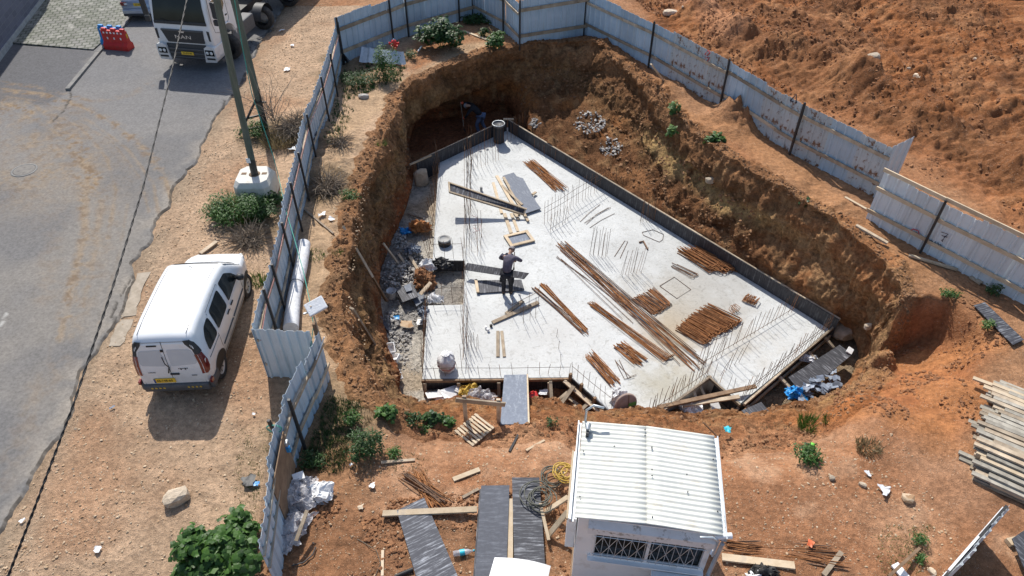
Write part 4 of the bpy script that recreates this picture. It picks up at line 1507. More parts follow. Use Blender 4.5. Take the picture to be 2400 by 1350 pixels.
# front edge
f0, f1, f2 = P(988, 889, SZ), P(1338, 885, SZ), P(1432, 968, SZ)
t = thing('formwork', 'front form with brown top timber and crossed struts at the ramp board', 'formwork', (f0.x, f0.y, FZ))
form_run(t, f0, f1, SZ + .02, FZ, outside=-1, rail_m='wood_dark', rail_top=.03, unit=1.5)
form_run(t, f1, f2, SZ + .04, FZ, outside=-1, rail_m='wood_dark', rail_top=.2, unit=1.5)
for x, y, ln in ((996, 892, .55), (1075, 891, .9), (1169, 890, .62), (1287, 890, .85)):
    p = P(x, y, SZ)
    part('post', MB().beam(Vector((p.x, p.y - .09, SZ - .02)), Vector((p.x, p.y - .09 - ln * .3, SZ - ln)), .09, .05, up=(0, 1, .2)), M['wood'], t, world=True)
for x, y, h in ((1337, 885, .35), (1363, 906, .3), (1394, 935, .25), (1429, 967, .3)):
    p = P(x, y, SZ)
    part('stake', MB().box((p.x - .02, p.y - .06, SZ - .1 + h / 2 - .15), (.08, .07, h + .3), (.05, 0, .6)), M['wood_dark'], t, world=True)
for a, za, b, zb, wd in (((1322, 893), -2.80, (1412, 972), -3.00, .11), ((1345, 905), -2.75, (1295, 975), -3.20, .11), ((1385, 940), -2.90, (1355, 968), -3.15, .10),
                     ((1330, 930), -3.10, (1385, 975), -3.20, .10), ((1300, 945), -3.15, (1335, 915), -2.95, .08), ((1290, 893), -2.80, (1294, 955), -3.15, .09), ((1316, 970), -3.20, (1350, 950), -3.10, .06)):
    part('strut', MB().beam(P(*a, za), P(*b, zb), wd, .05), M['wood'], t, world=True)
# frame in front of it, carrying a handrail timber
t = thing('timber_frame', 'knee high timber rail on two posts beside the ramp board', 'frame', P(1100, 975, -1.6))
q1_ = ON(1088, 990)
a, b = PY(1068, 937, q1_.y), PY(1184, 948, q1_.y + .05)
part('rail', MB().beam(a, b, .04, .13), M['wood'], t, world=True)
for q in (a.lerp(b, .17), a.lerp(b, .86)):
    part('post', MB().box((q.x, q.y + .05, q.z - .45), (.09, .05, 1.1)), M['wood'], t, world=True)
# recess in the left strip of the raft
a, b = P(1014, 611, SZ), P(1089, 612, SZ)
t = thing('formwork', 'short black form board closing the gap in the left strip of the raft', 'formwork', (a.x, a.y, FZ))
form_run(t, a, b, SZ + .03, FZ, outside=-1, rail=False, m='form')
# ramp board down to the raft
rA, rB = P(1208, 878, SZ + .06), P(1205, 994, -.72)
d = (rB - rA).normalized()
s = Vector((1, 0.02, 0)) * .32
t = thing('ramp_board', 'blue grey plywood ramp from the yard down to the raft', 'ramp', (rA.x, rA.y, rA.z))
part('board', MB().sheet([rA - s, rA + s, rB + s, rB - s], .03), M['ply_blue'], t, world=True)
part('batten', MB().beam(rA + s + Vector((0.02, 0, -.03)), rB + s + Vector((.02, 0, -.03)), .04, .07), M['wood_new'], t, world=True)
# long planks thrown across the notch
for a, za, b, zb, lb, mm in (((1541, 955), SZ + .12, (1772, 905), SZ + .2, 'long brown plank lying across the notch in the raft edge, the upper one', 'wood_dark'),
                         ((1600, 950), SZ + .05, (1733, 930), SZ + .16, 'paler plank under the long brown plank across the notch', 'wood')):
    A, B = P(*a, za), P(*b, zb)
    single('plank', MB().beam(A, B, .12, .05), M[mm], lb, 'plank', A, world=True)
# ------------------------------------------------------------------ vehicles
def wheel(t, name, c, r, wid, rim_r=None, side=1, spokes=6, rim_mat='rim', truck=False):
    """wheel with its axle along local y; side = which way its face looks"""
    rim_r = rim_r or r * .62
    w2 = wid / 2
    tyre = part('wheel', MB().lathe([(rim_r, -w2 * .8), (r * .93, -w2), (r, -w2 * .7), (r, w2 * .7), (r * .93, w2), (rim_r, w2 * .8)], 28, axis='y', cap=False), M['rubber'], t)
    tyre.location = c
    mb = MB()
    s = side
    mb.lathe([(rim_r + .005, s * w2 * .8), (rim_r - .02, s * w2 * .55), (rim_r * .35, s * w2 * (.3 if truck else .45)), (.0, s * w2 * (.35 if truck else .5))], 24, axis='y', cap=False)
    part('rim', mb, M[rim_mat], tyre)
    for k in range(spokes):
        a = 2 * math.pi * k / spokes
        sp = MB()
        sp.box((.66 * rim_r * math.cos(a), s * w2 * .52, .66 * rim_r * math.sin(a)), (rim_r * .34, .008, rim_r * .16), Euler((0, -a, 0)).to_matrix())
        part('rim_opening', sp, M['black_plastic'], tyre)
    hb = MB().lathe([(rim_r * .26, s * w2 * .3), (rim_r * .24, s * w2 * .62), (0, s * w2 * .66)], 14, axis='y', cap=False)
    part('hub', hb, M[rim_mat], tyre)
    return tyre


# --- white van: x forward from the rear bumper, y left, z up
def interp(xs, ys, x):
    return float(np.interp(x, xs, ys))


VL = 4.2
TOPX = [0.0, .04, .10, .22, .6, 1.4, 2.0, 2.45, 2.62, 2.8, 3.38, 3.45, 3.75, 4.0, 4.12, 4.2]
TOPZ = [1.60, 1.70, 1.755, 1.785, 1.81, 1.815, 1.80, 1.75, 1.715, 1.62, 1.10, 1.06, 1.00, .92, .82, .60]
HWX = [0.0, .06, .2, .8, 2.0, 3.0, 3.4, 3.75, 4.0, 4.12, 4.2]
HWY = [.80, .86, .895, .915, .915, .90, .885, .84, .74, .62, .46]


def van_hw(x, z):
    w_ = interp(HWX, HWY, x)
    zt = interp(TOPX, TOPZ, x)
    if z > .95:
        w_ -= .20 * ((z - .95) / .85) ** 1.6
    elif z < .55:
        w_ -= .05 * ((.55 - z) / .3)
    r = .10 if x < 2.7 else .16
    if z > zt - r:
        k = min(1, (z - (zt - r)) / r)
        w_ -= r * .9 * (1 - math.sqrt(max(0, 1 - k * k)))
    return max(w_, .05)


def van_x(x, z):
    return x + .15 * max(0, (z - .5) / 1.25) ** 1.5 * max(0, 1 - x / .9)


def van_build():
    t = thing('van', 'white delivery van with side windows parked on the dirt verge by the fence', 'van', (0, 0, 0))
    mb = MB()
    xs = list(np.linspace(0, .24, 7)) + list(np.linspace(.35, 2.4, 24)) + list(np.linspace(2.48, 3.5, 20)) + list(np.linspace(3.56, 4.2, 14))
    NP = 22
    rings = []
    for x in xs:
        zt = interp(TOPX, TOPZ, x)
        pts = []
        zs = [.28 + (zt - .13 - .28) * k / 13 for k in range(14)] + [zt - .13 + .13 * math.sin(math.pi / 2 * k / 6) for k in range(1, 7)]
        side = [(van_hw(x, z), z) for z in zs]
        wt = side[-1][0]
        side += [(wt * .66, zt + .008), (wt * .33, zt + .013), (0, zt + .015)]
        ring = [(van_x(x, z), y, z) for y, z in side] + [(van_x(x, z), -y, z) for y, z in side[-2::-1]]
        rings.append(ring)
    n = len(rings[0])
    vs = [p for r_ in rings for p in r_]
    fs = [(i * n + k, i * n + k + 1, (i + 1) * n + k + 1, (i + 1) * n + k) for i in range(len(rings) - 1) for k in range(n - 1)]
    fs += [(i * n, (i + 1) * n, (i + 1) * n + n - 1, i * n + n - 1) for i in range(len(rings) - 1)]
    mb.add(vs, fs, True)
    half = n // 2
    rear = [rings[0][k] for k in range(n)]
    mb.add(rear, [(k, k + 1, n - 2 - k, n - 1 - k) for k in range(half)], True)
    fr = [rings[-1][k] for k in range(n)]
    mb.add(fr, [(n - 1 - k, n - 2 - k, k + 1, k) for k in range(half)], True)
    part('body', mb, M['white_paint'], t)

    def side_patch(outline, off, s, nu=1):
        """patch on the flank from an outline of (x, z)"""
        vs = [(van_x(x, z), s * (van_hw(x, z) + off), z) for x, z in outline]
        cx, cz = sum(p[0] for p in outline) / len(outline), sum(p[1] for p in outline) / len(outline)
        vs.append((van_x(cx, cz), s * (van_hw(cx, cz) + off), cz))
        m_ = len(outline)
        return vs, [(i, (i + 1) % m_, m_) for i in range(m_)]

    def rounded(poly, r=.05, k=4):
        outp = []
        m_ = len(poly)
        for i in range(m_):
            a, b, c = Vector(poly[i - 1]), Vector(poly[i]), Vector(poly[(i + 1) % m_])
            ra = min(r, (a - b).length * .45, (c - b).length * .45)
            p, q_ = b + (a - b).normalized() * ra, b + (c - b).normalized() * ra
            for j in range(k + 1):
                u = j / k
                outp.append(tuple((p * (1 - u) + b * u) * (1 - u) + (b * (1 - u) + q_ * u) * u))
        dense = []
        for i in range(len(outp)):
            a, b = Vector(outp[i]), Vector(outp[(i + 1) % len(outp)])
            ns_ = max(1, int((b - a).length / .12))
            for j in range(ns_):
                dense.append(tuple(a.lerp(b, j / ns_)))
        return dense
    for s in (-1, 1):
        for nm, poly, r_ in (('front_window', [(2.02, 1.06), (2.95, 1.06), (2.72, 1.36), (2.46, 1.57), (2.02, 1.62)], .07),
                             ('side_window', [(1.08, 1.06), (1.86, 1.06), (1.86, 1.60), (1.12, 1.58)], .09),
                             ('quarter_window', [(.36, 1.08), (.98, 1.06), (.98, 1.58), (.62, 1.55), (.42, 1.38)], .10)):
            vs, fs = side_patch(rounded(poly, r_), .006, s)
            part(nm, MB().add(vs, fs, True), M['glass'], t)
        # door seams, rub strip, handles
        for seam in ([(1.96, .36), (1.96, .9), (1.955, 1.66)], [(.99, .62), (1.0, 1.0), (1.02, 1.62)], [(1.02, 1.655), (1.95, 1.675)], [(3.02, .62), (3.02, 1.0), (2.92, 1.08)], [(1.05, .36), (1.96, .36), (2.95, .38)]):
            pts = [Vector((van_x(x, z), s * (van_hw(x, z) + .001), z)) for x, z in seam]
            part('door_seam', MB().tube(pts, .006, 4, True, False), M['black_plastic'], t)
        st = [Vector((x, s * (van_hw(x, .60) + .006), .60)) for x in (1.08, 1.5, 1.93)]
        part('rub_strip', MB().tube(st, .022, 6), M['grey_plastic'], t)
        st = [Vector((x, s * (van_hw(x, .60) + .006), .60)) for x in (2.0, 2.5, 2.98)]
        part('rub_strip', MB().tube(st, .022, 6), M['grey_plastic'], t)
        for x in (1.80, 2.12):
            part('door_handle', MB().box((x, s * (van_hw(x, .93) + .016), .93), (.17, .03, .035)), M['black_plastic'], t, bevel=.008)
        rl = [Vector((van_x(x, .98), s * (van_hw(x, .98) + .004), .98)) for x in (.28, .6, .98)]
        part('slide_rail', MB().tube(rl, .008, 4), M['grey_plastic'], t)
        part('mirror', MB().lathe([(.02, -.10), (.075, -.08), (.085, .03), (.06, .09), (.0, .10)], 12, (2.82, s * 1.02, 1.13), axis='y', cap=False), M['black_plastic'], t)
        part('mirror_arm', MB().tube([(2.83, s * .86, 1.08), (2.82, s * .96, 1.12)], .025, 6), M['black_plastic'], t)
        # wheel arches
        for cx, zc in ((.65, .34), (3.42, .34)):
            arch = [(cx + .385 * math.cos(a), zc + .385 * math.sin(a)) for a in np.linspace(-.15, math.pi + .15, 22)]
            arch = [(x, max(z, .285)) for x, z in arch]
            vs, fs = side_patch(arch, .007, s)
            part('wheel_arch', MB().add(vs, fs, True), M['ink'], t)
            wheel(t, 'wheel', (cx, s * (.80 if cx < 2 else .785), .315), .315, .20, .20, s, 7)
        # tall rear lamps with a dark upper part
        lz = [(.095, .82), (.02, .98), (.02, 1.3), (.05, 1.58)]
        vs, fs = [], []
        for i, (wd, z) in enumerate([(.09, .78), (.14, .88), (.14, 1.05), (.10, 1.22), (.08, 1.32)]):
            a, b = .015, .015 + wd
            for x in (a, b):
                vs.append((van_x(x, z) - .002, s * (van_hw(max(x, .05), z) + .012), z))
            vs.append((van_x(0, z) - .012, s * (van_hw(.0, z) - .07), z))
            if i:
                o_ = 3 * i
                fs += [(o_ - 3, o_ - 2, o_ + 1, o_), (o_ - 3, o_, o_ + 2, o_ - 1)]
        part('tail_light', MB().add(vs, fs, True), M['tail_red'], t)
        vs, fs = [], []
        for i, (wd, z) in enumerate([(.11, 1.32), (.09, 1.45), (.05, 1.60), (.02, 1.69)]):
            a, b = .012, .015 + wd
            for x in (a, b):
                vs.append((van_x(x, z) - .002, s * (van_hw(max(x, .04), z) + .008), z))
            vs.append((van_x(0, z) - .010, s * (van_hw(.0, z) - .05), z))
            if i:
                o_ = 3 * i
                fs += [(o_ - 3, o_ - 2, o_ + 1, o_), (o_ - 3, o_, o_ + 2, o_ - 1)]
        part('lamp_pillar', MB().add(vs, fs, True), M['black_plastic'], t)
        part('reversing_lamp', MB().box((van_x(.05, 1.08) + .04, s * (van_hw(.06, 1.08) + .012), 1.08), (.08, .012, .10)), M['lamp_clear'], t, bevel=.005)
        part('headlight', MB().box((3.98, s * .62, .80), (.30, .22, .14), (0, .3, -s * .55)), M['lamp_clear'], t, bevel=.03)

    def rear_pt(y, z, off=.006):
        return Vector((van_x(0, z) - off, y, z))

    def rear_patch(poly, off=.006):
        vs = [rear_pt(y, z, off) for y, z in poly]
        cy, cz = sum(p[0] for p in poly) / len(poly), sum(p[1] for p in poly) / len(poly)
        vs.append(rear_pt(cy, cz, off))
        m_ = len(poly)
        return vs, [(i, (i + 1) % m_, m_) for i in range(m_)]
    for poly in ([(.10, 1.02), (.66, 1.06), (.70, 1.16), (.63, 1.44), (.58, 1.46), (.10, 1.47)], [(-.04, 1.02), (-.66, 1.06), (-.70, 1.16), (-.63, 1.44), (-.56, 1.46), (-.04, 1.47)]):
        vs, fs = rear_patch(rounded(poly, .06))
        part('rear_panel_window', MB().add(vs, fs, True), M['rear_glass'], t)
    part('door_seam', MB().tube([rear_pt(.03, z, .002) for z in (.42, .8, 1.2, 1.5, 1.68)], .007, 4), M['ink'], t)
    for s in (-1, 1):
        part('door_seam', MB().tube([rear_pt(s * y, z, .002) for y, z in ((.74, .44), (.755, 1.0), (.70, 1.4), (.64, 1.66))], .006, 4), M['black_plastic'], t)
    part('door_seam', MB().tube([rear_pt(y, 1.665, .002) for y in (-.62, -.2, .2, .62)], .006, 4), M['black_plastic'], t)
    part('brake_light', MB().box(rear_pt(.27, 1.58), (.02, .24, .035)), M['ink'], t, bevel=.006)
    part('wiper', MB().tube([rear_pt(.10, 1.30, .03), rear_pt(.06, 1.12, .05), rear_pt(.0, 1.02, .035)], .012, 5), M['ink'], t)
    part('wiper_arm', MB().tube([rear_pt(.0, 1.03, .05), rear_pt(.07, .86, .03)], .018, 5), M['ink'], t)
    part('hinge', MB().box(rear_pt(.06, 1.45), (.03, .07, .06)), M['ink'], t, bevel=.006)
    part('rear_handle', MB().box(rear_pt(-.06, .80, .012), (.03, .22, .05)), M['black_plastic'], t, bevel=.012)
    bp = MB().prism([(.02, .26), (-.05, .30), (-.07, .42), (-.055, .50), (.02, .52), (.32, .52), (.32, .26)], 'y', -.80, .80)
    part('rear_bumper', bp, M['grey_plastic'], t, bevel=.03)
    for s in (-1, 1):
        part('bumper_corner', MB().box((.22, s * .845, .42), (.44, .14, .27)), M['grey_plastic'], t, bevel=.05)
        part('bumper_reflector', MB().box((.03, s * .885, .56), (.12, .06, .10)), M['tail_red'], t, bevel=.01)
        hz = MB()
        for k in range(4):
            hz.box((-.074, s * (.30 + .10 * k), .44), (.008, .05, .03), (.5, 0, 0))
        part('hazard_marks', hz, M['plate'], t)
    part('number_plate', MB().box(rear_pt(.25, .615, .012), (.015, .52, .13)), M['plate'], t)
    part('plate_band', MB().box(rear_pt(.49, .615, .022), (.008, .04, .12)), mat('plate_blue', (.03, .07, .25), None, 5, .5), t)
    txt(t, 'plate_digits', '43-748-60', .095, rear_pt(.25, .615, .022), (R(90), 0, R(-90)), M['ink'])
    txt(t, 'badge', 'KANGOO', .04, rear_pt(.48, .86, .012), (R(90), 0, R(-90)), M['ink'])
    part('badge_strip', MB().box(rear_pt(-.52, .74, .01), (.006, .13, .015)), M['ink'], t)
    stk = MB()
    for k in range(5):
        stk.box(rear_pt(-.20 - .05 * k, .95 - .015 * (k % 2), .01), (.004, .03, .05 if k % 2 else .02))
    part('sticker_marks', stk, M['ink'], t)
    # windscreen and bonnet gap
    vs, fs = [], []
    for i, x in enumerate((2.72, 2.95, 3.16, 3.36)):
        zt = interp(TOPX, TOPZ, x)
        hw = van_hw(x, zt - .17)
        for k in range(9):
            u = -1 + 2 * k / 8
            y = u * hw * .93
            vs.append((x + .04 * (1 - u * u), y, zt + .022 - .05 * u ** 4))
        if i:
            fs += [((i - 1) * 9 + k, (i - 1) * 9 + k + 1, i * 9 + k + 1, i * 9 + k) for k in range(8)]
    part('windscreen', MB().add(vs, fs, True), M['glass'], t)
    vs, fs = [], []
    for i, x in enumerate((3.34, 3.48)):
        zt = interp(TOPX, TOPZ, x)
        hw = van_hw(x, zt - .17)
        for k in range(9):
            u = -1 + 2 * k / 8
            vs.append((x + .10 * (1 - u * u) - .05, u * hw * .94, zt + .020 - .03 * u ** 4))
        if i:
            fs += [(k, k + 1, 9 + k + 1, 9 + k) for k in range(8)]
    part('wiper_cowl', MB().add(vs, fs, True), M['ink'], t)
    part('aerial', MB().tube([(2.52, 0, 1.75), (2.40, 0, 1.86)], .008, 5), M['ink'], t)
    for s in (-1, 1):
        part('roof_seam', MB().tube([(x, s * (van_hw(x, interp(TOPX, TOPZ, x)) - .03), interp(TOPX, TOPZ, x) + .004) for x in np.linspace(.25, 2.5, 10)], .007, 4), M['grey_plastic'], t)
    part('front_bumper', MB().prism([(3.9, .25), (4.2, .27), (4.25, .40), (4.2, .55), (3.9, .55)], 'y', -.62, .62), M['white_paint'], t, bevel=.05)
    return t


def txt(parent, name, body, size, loc, rot, m, ext=.002):
    cu = bpy.data.curves.new(name, 'FONT')
    cu.body = body
    cu.size = size
    cu.extrude = ext
    cu.align_x = 'CENTER'
    cu.align_y = 'CENTER'
    tmp = bpy.data.objects.new(name, cu)
    COL.objects.link(tmp)
    dg = bpy.context.evaluated_depsgraph_get()
    me = bpy.data.meshes.new_from_object(tmp.evaluated_get(dg))
    bpy.data.objects.remove(tmp)
    me.materials.clear()
    o = link(name, me, m, parent)
    o.location = loc
    o.rotation_euler = rot
    return o


van = van_build()
rw, fw = P(530, 876), P(588, 696)
dirv = (fw - rw)
va = math.atan2(dirv.y, dirv.x)
# near side wheels stand at x=.78 and 3.42, y=-.9
loc = rw - Matrix.Rotation(va, 3, 'Z') @ Vector((.65, -.90 * .88, 0))
van.location = (loc.x, loc.y, zg1(rw) - .01)
van.rotation_euler = (0, 0, va)
van.scale = (1, .88, 1)


# --- truck: local x to the truck's left as it faces us is -x; it faces -y; origin under the middle of its front bumper
def truck_build():
    t = thing('truck', 'white tipper truck cab with black grille coming down the road', 'truck', (0, 0, 0))
    # cab outline in (y, z): front leans back towards the roof
    prof = [(0.02, .95), (-.02, 1.3), (.0, 1.65), (.05, 1.95), (.16, 2.45), (.34, 3.0), (.6, 3.12), (1.9, 3.15), (1.98, 2.9), (2.0, 1.0), (1.72, .98), (1.60, 1.30), (1.35, 1.48), (1.0, 1.48), (.72, 1.28), (.62, .95)]
    W = 1.2
    mb = MB()
    n = len(prof)
    vs, fs = [], []
    for k, (sx, inset) in enumerate(((-W, .05), (-W + .06, 0), (W - .06, 0), (W, .05))):
        for (y, z) in prof:
            vs.append((sx, y + (inset if y < .5 else 0), z))
    for k in range(3):
        for i in range(n):
            fs.append((k * n + i, k * n + (i + 1) % n, (k + 1) * n + (i + 1) % n, (k + 1) * n + i))
    fs += [tuple(range(n - 1, -1, -1)), tuple(range(3 * n, 4 * n))]
    mb.add(vs, fs)
    part('cab', mb, M['truck_paint'], t, bevel=.03)

    def fy(z):
        return float(np.interp(z, [.95, 1.3, 1.65, 1.95, 2.45, 3.0], [.02, -.02, .0, .05, .16, .34]))
    # windscreen
    vs, fs = [], []
    for i, z in enumerate((1.92, 2.2, 2.5, 2.92)):
        for k in range(7):
            u = -1 + k / 3
            vs.append((u * (1.08 - .03 * i), fy(z) - .02, z))
        if i:
            fs += [((i - 1) * 7 + k, (i - 1) * 7 + k + 1, i * 7 + k + 1, i * 7 + k) for k in range(6)]
    part('windscreen', MB().add(vs, fs, True), M['glass'], t)
    part('scuttle', MB().box((0, fy(1.87) - .02, 1.87), (2.18, .05, .12), (-.15, 0, 0)), M['black_plastic'], t, bevel=.02)
    for x in (-.35, .45):
        part('wiper', MB().tube([(x, fy(1.9) - .04, 1.90), (x - .45, fy(2.0) - .04, 1.99)], .012, 5), M['ink'], t)
    part('paper', MB().box((.48, .28, 1.99), (.55, .02, .16), (-.9, 0, .1)), M['lamp_clear'], t, label='pale papers behind the windscreen')
    # grille
    g = part('grille', MB().prism([(-.88, 1.62), (.88, 1.62), (.84, 1.12), (-.70, 1.12)], 'y', -.045, .05), M['black_plastic'], t, bevel=.01)
    part('grille_trim', MB().box((0, -.055, 1.60), (1.72, .03, .05)), M['grey_plastic'], g)
    part('grille_emblem', MB().prism([(-.14, 1.60), (.14, 1.60), (.09, 1.52), (-.09, 1.52)], 'y', -.07, -.04), M['chrome'], g)
    txt(g, 'lettering', 'MAN', .235, (.0, -.052, 1.34), (R(90), 0, 0), M['chrome'], .012).scale = (1.35, .85, 1)
    for s in (-1, 1):
        part('corner_vent', MB().prism([(s * 1.04, 1.62), (s * 1.13, 1.60), (s * 1.13, 1.22), (s * 1.05, 1.24)], 'y', -.03, .06), M['black_plastic'], t)
    # bumper: black middle, white corners with lamps
    part('bumper_middle', MB().prism([(.5, .42), (-.06, .45), (-.10, .60), (-.08, .80), (-.02, 1.05), (.5, 1.05)], 'x', -.82, .82), M['black_plastic'], t, bevel=.02)
    for k, z in enumerate((.55, .72, .88)):
        part('bumper_slat', MB().box((0, -.10, z), (1.5, .03, .05)), M['grey_plastic'], t)
    part('number_plate', MB().box((.02, -.125, .72), (.52, .02, .12)), M['plate'], t)
    txt(t, 'plate_digits', '95-870-60', .09, (.02, -.137, .72), (R(90), 0, 0), M['ink'])
    for s in (-1, 1):
        c = part('bumper_corner', MB().prism([(s * .72, .40), (s * 1.20, .42), (s * 1.25, .60), (s * 1.23, 1.02), (s * .95, 1.08), (s * .80, .98)], 'y', -.14, .55), M['truck_paint'], t, bevel=.05)
        part('headlight', MB().box((s * 1.0, -.145, .80), (.36, .03, .24)), M['glass'], c, bevel=.02)
        for q in (-.1, .07):
            part('headlight_lens', MB().lathe([(.0, -.17), (.06, -.165), (.07, -.155)], 12, (s * 1.0 + q, 0, .80), axis='y', cap=False), M['lamp_clear'], c)
        part('lamp_slot', MB().box((s * 1.0, -.145, .56), (.34, .02, .07)), M['ink'], c)
    # right flank as seen (truck's left): window, door lines, step
    for s in (-1, 1):
        x = s * (W + .004)
        win = [(.40, 2.02), (1.15, 1.92), (1.42, 2.2), (1.42, 2.75), (.62, 2.80)]
        part('side_window', MB().add([(x, y, z) for y, z in win], [tuple(range(5))]), mat('cab_window', (.10, .09, .06), (.16, .14, .10), 3, .1, coat=.5) if s == 1 else M['glass'], t)
        part('door_seam', MB().tube([(x, y, z) for y, z in ((.32, 2.85), (.22, 1.9), (.32, 1.45), (.62, 1.35), (1.4, 1.52), (1.52, 1.6), (1.52, 2.85))], .008, 4), M['ink'], t)
        part('door_handle', MB().box((x, 1.36, 1.78), (.03, .14, .05)), M['black_plastic'], t)
        part('mirror', MB().box((s * 1.46, .22, 2.36), (.20, .12, .62), (0, 0, -s * .2)), M['black_plastic'], t, bevel=.03)
        part('mirror', MB().box((s * 1.44, .20, 1.90), (.20, .14, .22), (0, 0, -s * .2)), M['black_plastic'], t, bevel=.03)
        part('mirror_arm', MB().tube([(s * 1.15, .3, 2.78), (s * 1.46, .24, 2.74)], .025, 6), M['chrome'], t)
        part('arch_trim', MB().tube([(s * (W + .01), 1.17 + .62 * math.cos(a), .88 + .62 * math.sin(a)) for a in np.linspace(.0, math.pi, 12)], .035, 6), M['truck_paint'], t)
        wheel(t, 'wheel', (s * 1.07, 1.25, .50), .50, .32, .31, s, 8, 'black_plastic', True)
        part('step', MB().box((s * 1.08, .42, .32), (.30, .34, .16)), M['grey_plastic'], t, bevel=.02)
        part('fuel_tank', MB().box((s * .95, 2.9, .78), (.50, 1.1, .60)), M['grey_plastic'], t, bevel=.06)
        wheel(t, 'wheel', (s * 1.07, 4.4, .50), .50, .32, .31, s, 8, 'rim', True)
        part('mudguard', MB().grid(lambda u, v: (s * (.88 + .42 * v), 4.4 + .62 * math.cos(.1 + 2.94 * u), .5 + .62 * math.sin(.1 + 2.94 * u)), 14, 2), M['black_plastic'], t)
        part('mudflap', MB().box((s * 1.08, 2.02, .75), (.34, .05, .72)), M['truck_paint'], t)
        for yy in (7.2, 8.55):
            wheel(t, 'wheel', (s * 1.07, yy, .50), .50, .32, .31, s, 8, 'rim', True)
    part('chassis', MB().box((0, 5.6, .85), (.9, 9.6, .30)), M['black_steel'], t)
    part('headboard', MB().box((0, 2.35, 1.9), (2.2, .12, 1.6)), M['black_steel'], t)
    part('tipper_body', MB().prism([(-1.0, 1.25), (1.0, 1.25), (1.22, 1.6), (1.22, 2.5), (-1.22, 2.5), (-1.22, 1.6)], 'y', 5.6, 10.0), M['grey_plastic'], t, bevel=.03)
    return t


truck = truck_build()
w0, w1 = P(533, 143), P(578, 74)
dv2 = (w1 - w0)
ta = -.17
loc = P(448, 140, .42)
truck.location = (loc.x, loc.y, .02)
truck.rotation_euler = (0, 0, ta)
truck.scale = (1.0, 1.0, 1.0)


# --- silver car behind the truck, rear towards us
def car_build():
    t = thing('car', 'silver car parked by the kerb, half hidden behind the truck', 'car', (0, 0, 0))
    cs = [(0, .32, .62, .80), (.04, .28, .92, .84), (.25, .25, .98, .86), (.7, .24, 1.0, .87), (2.8, .24, 1.0, .88), (3.6, .25, .92, .85), (4.15, .30, .78, .72)]
    mb = MB()
    rings = []
    for (x, z0, z1, hw) in cs:
        rings.append([(x, -hw * .9, z0), (x, -hw, (z0 + z1) * .5), (x, -hw * .97, z1 - .06), (x, -hw * .88, z1), (x, 0, z1 + .02), (x, hw * .88, z1), (x, hw * .97, z1 - .06), (x, hw, (z0 + z1) * .5), (x, hw * .9, z0)])
    n = 9
    mb.add([p for r_ in rings for p in r_], [(i * n + k, i * n + (k + 1) % n, (i + 1) * n + (k + 1) % n, (i + 1) * n + k) for i in range(len(rings) - 1) for k in range(n)], True)
    mb.add(rings[0], [tuple(range(n))]).add(rings[-1], [tuple(range(n - 1, -1, -1))])
    part('body', mb, M['silver_paint'], t)
    cab = [(.30, .98, .80), (.75, 1.36, .64), (1.2, 1.43, .62), (2.1, 1.42, .62), (2.95, .98, .78)]
    mb = MB()
    rings = [[(x, -hw, z), (x, -hw * .9, z + .02), (x, hw * .9, z + .02), (x, hw, z)] for x, z, hw in cab]
    mb.add([p for r_ in rings for p in r_], [(i * 4 + k, i * 4 + k + 1, (i + 1) * 4 + k + 1, (i + 1) * 4 + k) for i in range(4) for k in range(3)], True)
    for s in (0, 3):
        mb.add([r_[s] for r_ in rings], [(0, 1, 2, 3, 4)])
    part('cabin', mb, M['silver_paint'], t)
    part('rear_window', MB().add([(.37, -.66, 1.06), (.37, .66, 1.06), (.70, .54, 1.36), (.70, -.54, 1.36)], [(0, 1, 2, 3)]), M['glass'], t)
    part('windscreen', MB().add([(2.88, -.66, 1.04), (2.88, .66, 1.04), (2.2, .54, 1.415), (2.2, -.54, 1.415)], [(0, 1, 2, 3)]), M['glass'], t)
    for s in (-1, 1):
        part('side_window', MB().add([(.62, s * .735, 1.06), (2.7, s * .775, 1.06), (2.1, s * .63, 1.38), (.85, s * .645, 1.36)], [(0, 1, 2, 3)]), M['glass'], t)
        part('tail_light', MB().box((.03, s * .70, .80), (.10, .28, .15)), M['tail_red'], t, bevel=.02)
        part('lamp_insert', MB().box((.005, s * .60, .80), (.08, .12, .09)), M['lamp_clear'], t, bevel=.01)
        for x in (.75, 3.35):
            wheel(t, 'wheel', (x, s * .80, .30), .30, .2, .19, s)
    part('bumper', MB().box((-.03, 0, .48), (.18, 1.62, .22)), M['silver_paint'], t, bevel=.05)
    part('bumper_strip', MB().box((-.06, 0, .34), (.14, 1.6, .12)), M['black_plastic'], t, bevel=.03)
    part('number_plate', MB().box((.0, 0, .76), (.03, .52, .12)), M['plate'], t)
    txt(t, 'plate_digits', '62-903-17', .09, (-.02, 0, .76), (R(90), 0, R(-90)), M['ink'])
    part('wiper', MB().tube([(.36, .0, 1.07), (.52, .25, 1.24)], .012, 4), M['ink'], t)
    return t


car = car_build()
c0 = P(296, 52)
ca = math.atan2(dv2.y, dv2.x) + .02
loc = c0 + Vector((math.sin(ca), -math.cos(ca), 0)) * .86
car.location = (loc.x, loc.y, .02)
car.rotation_euler = (0, 0, ca)

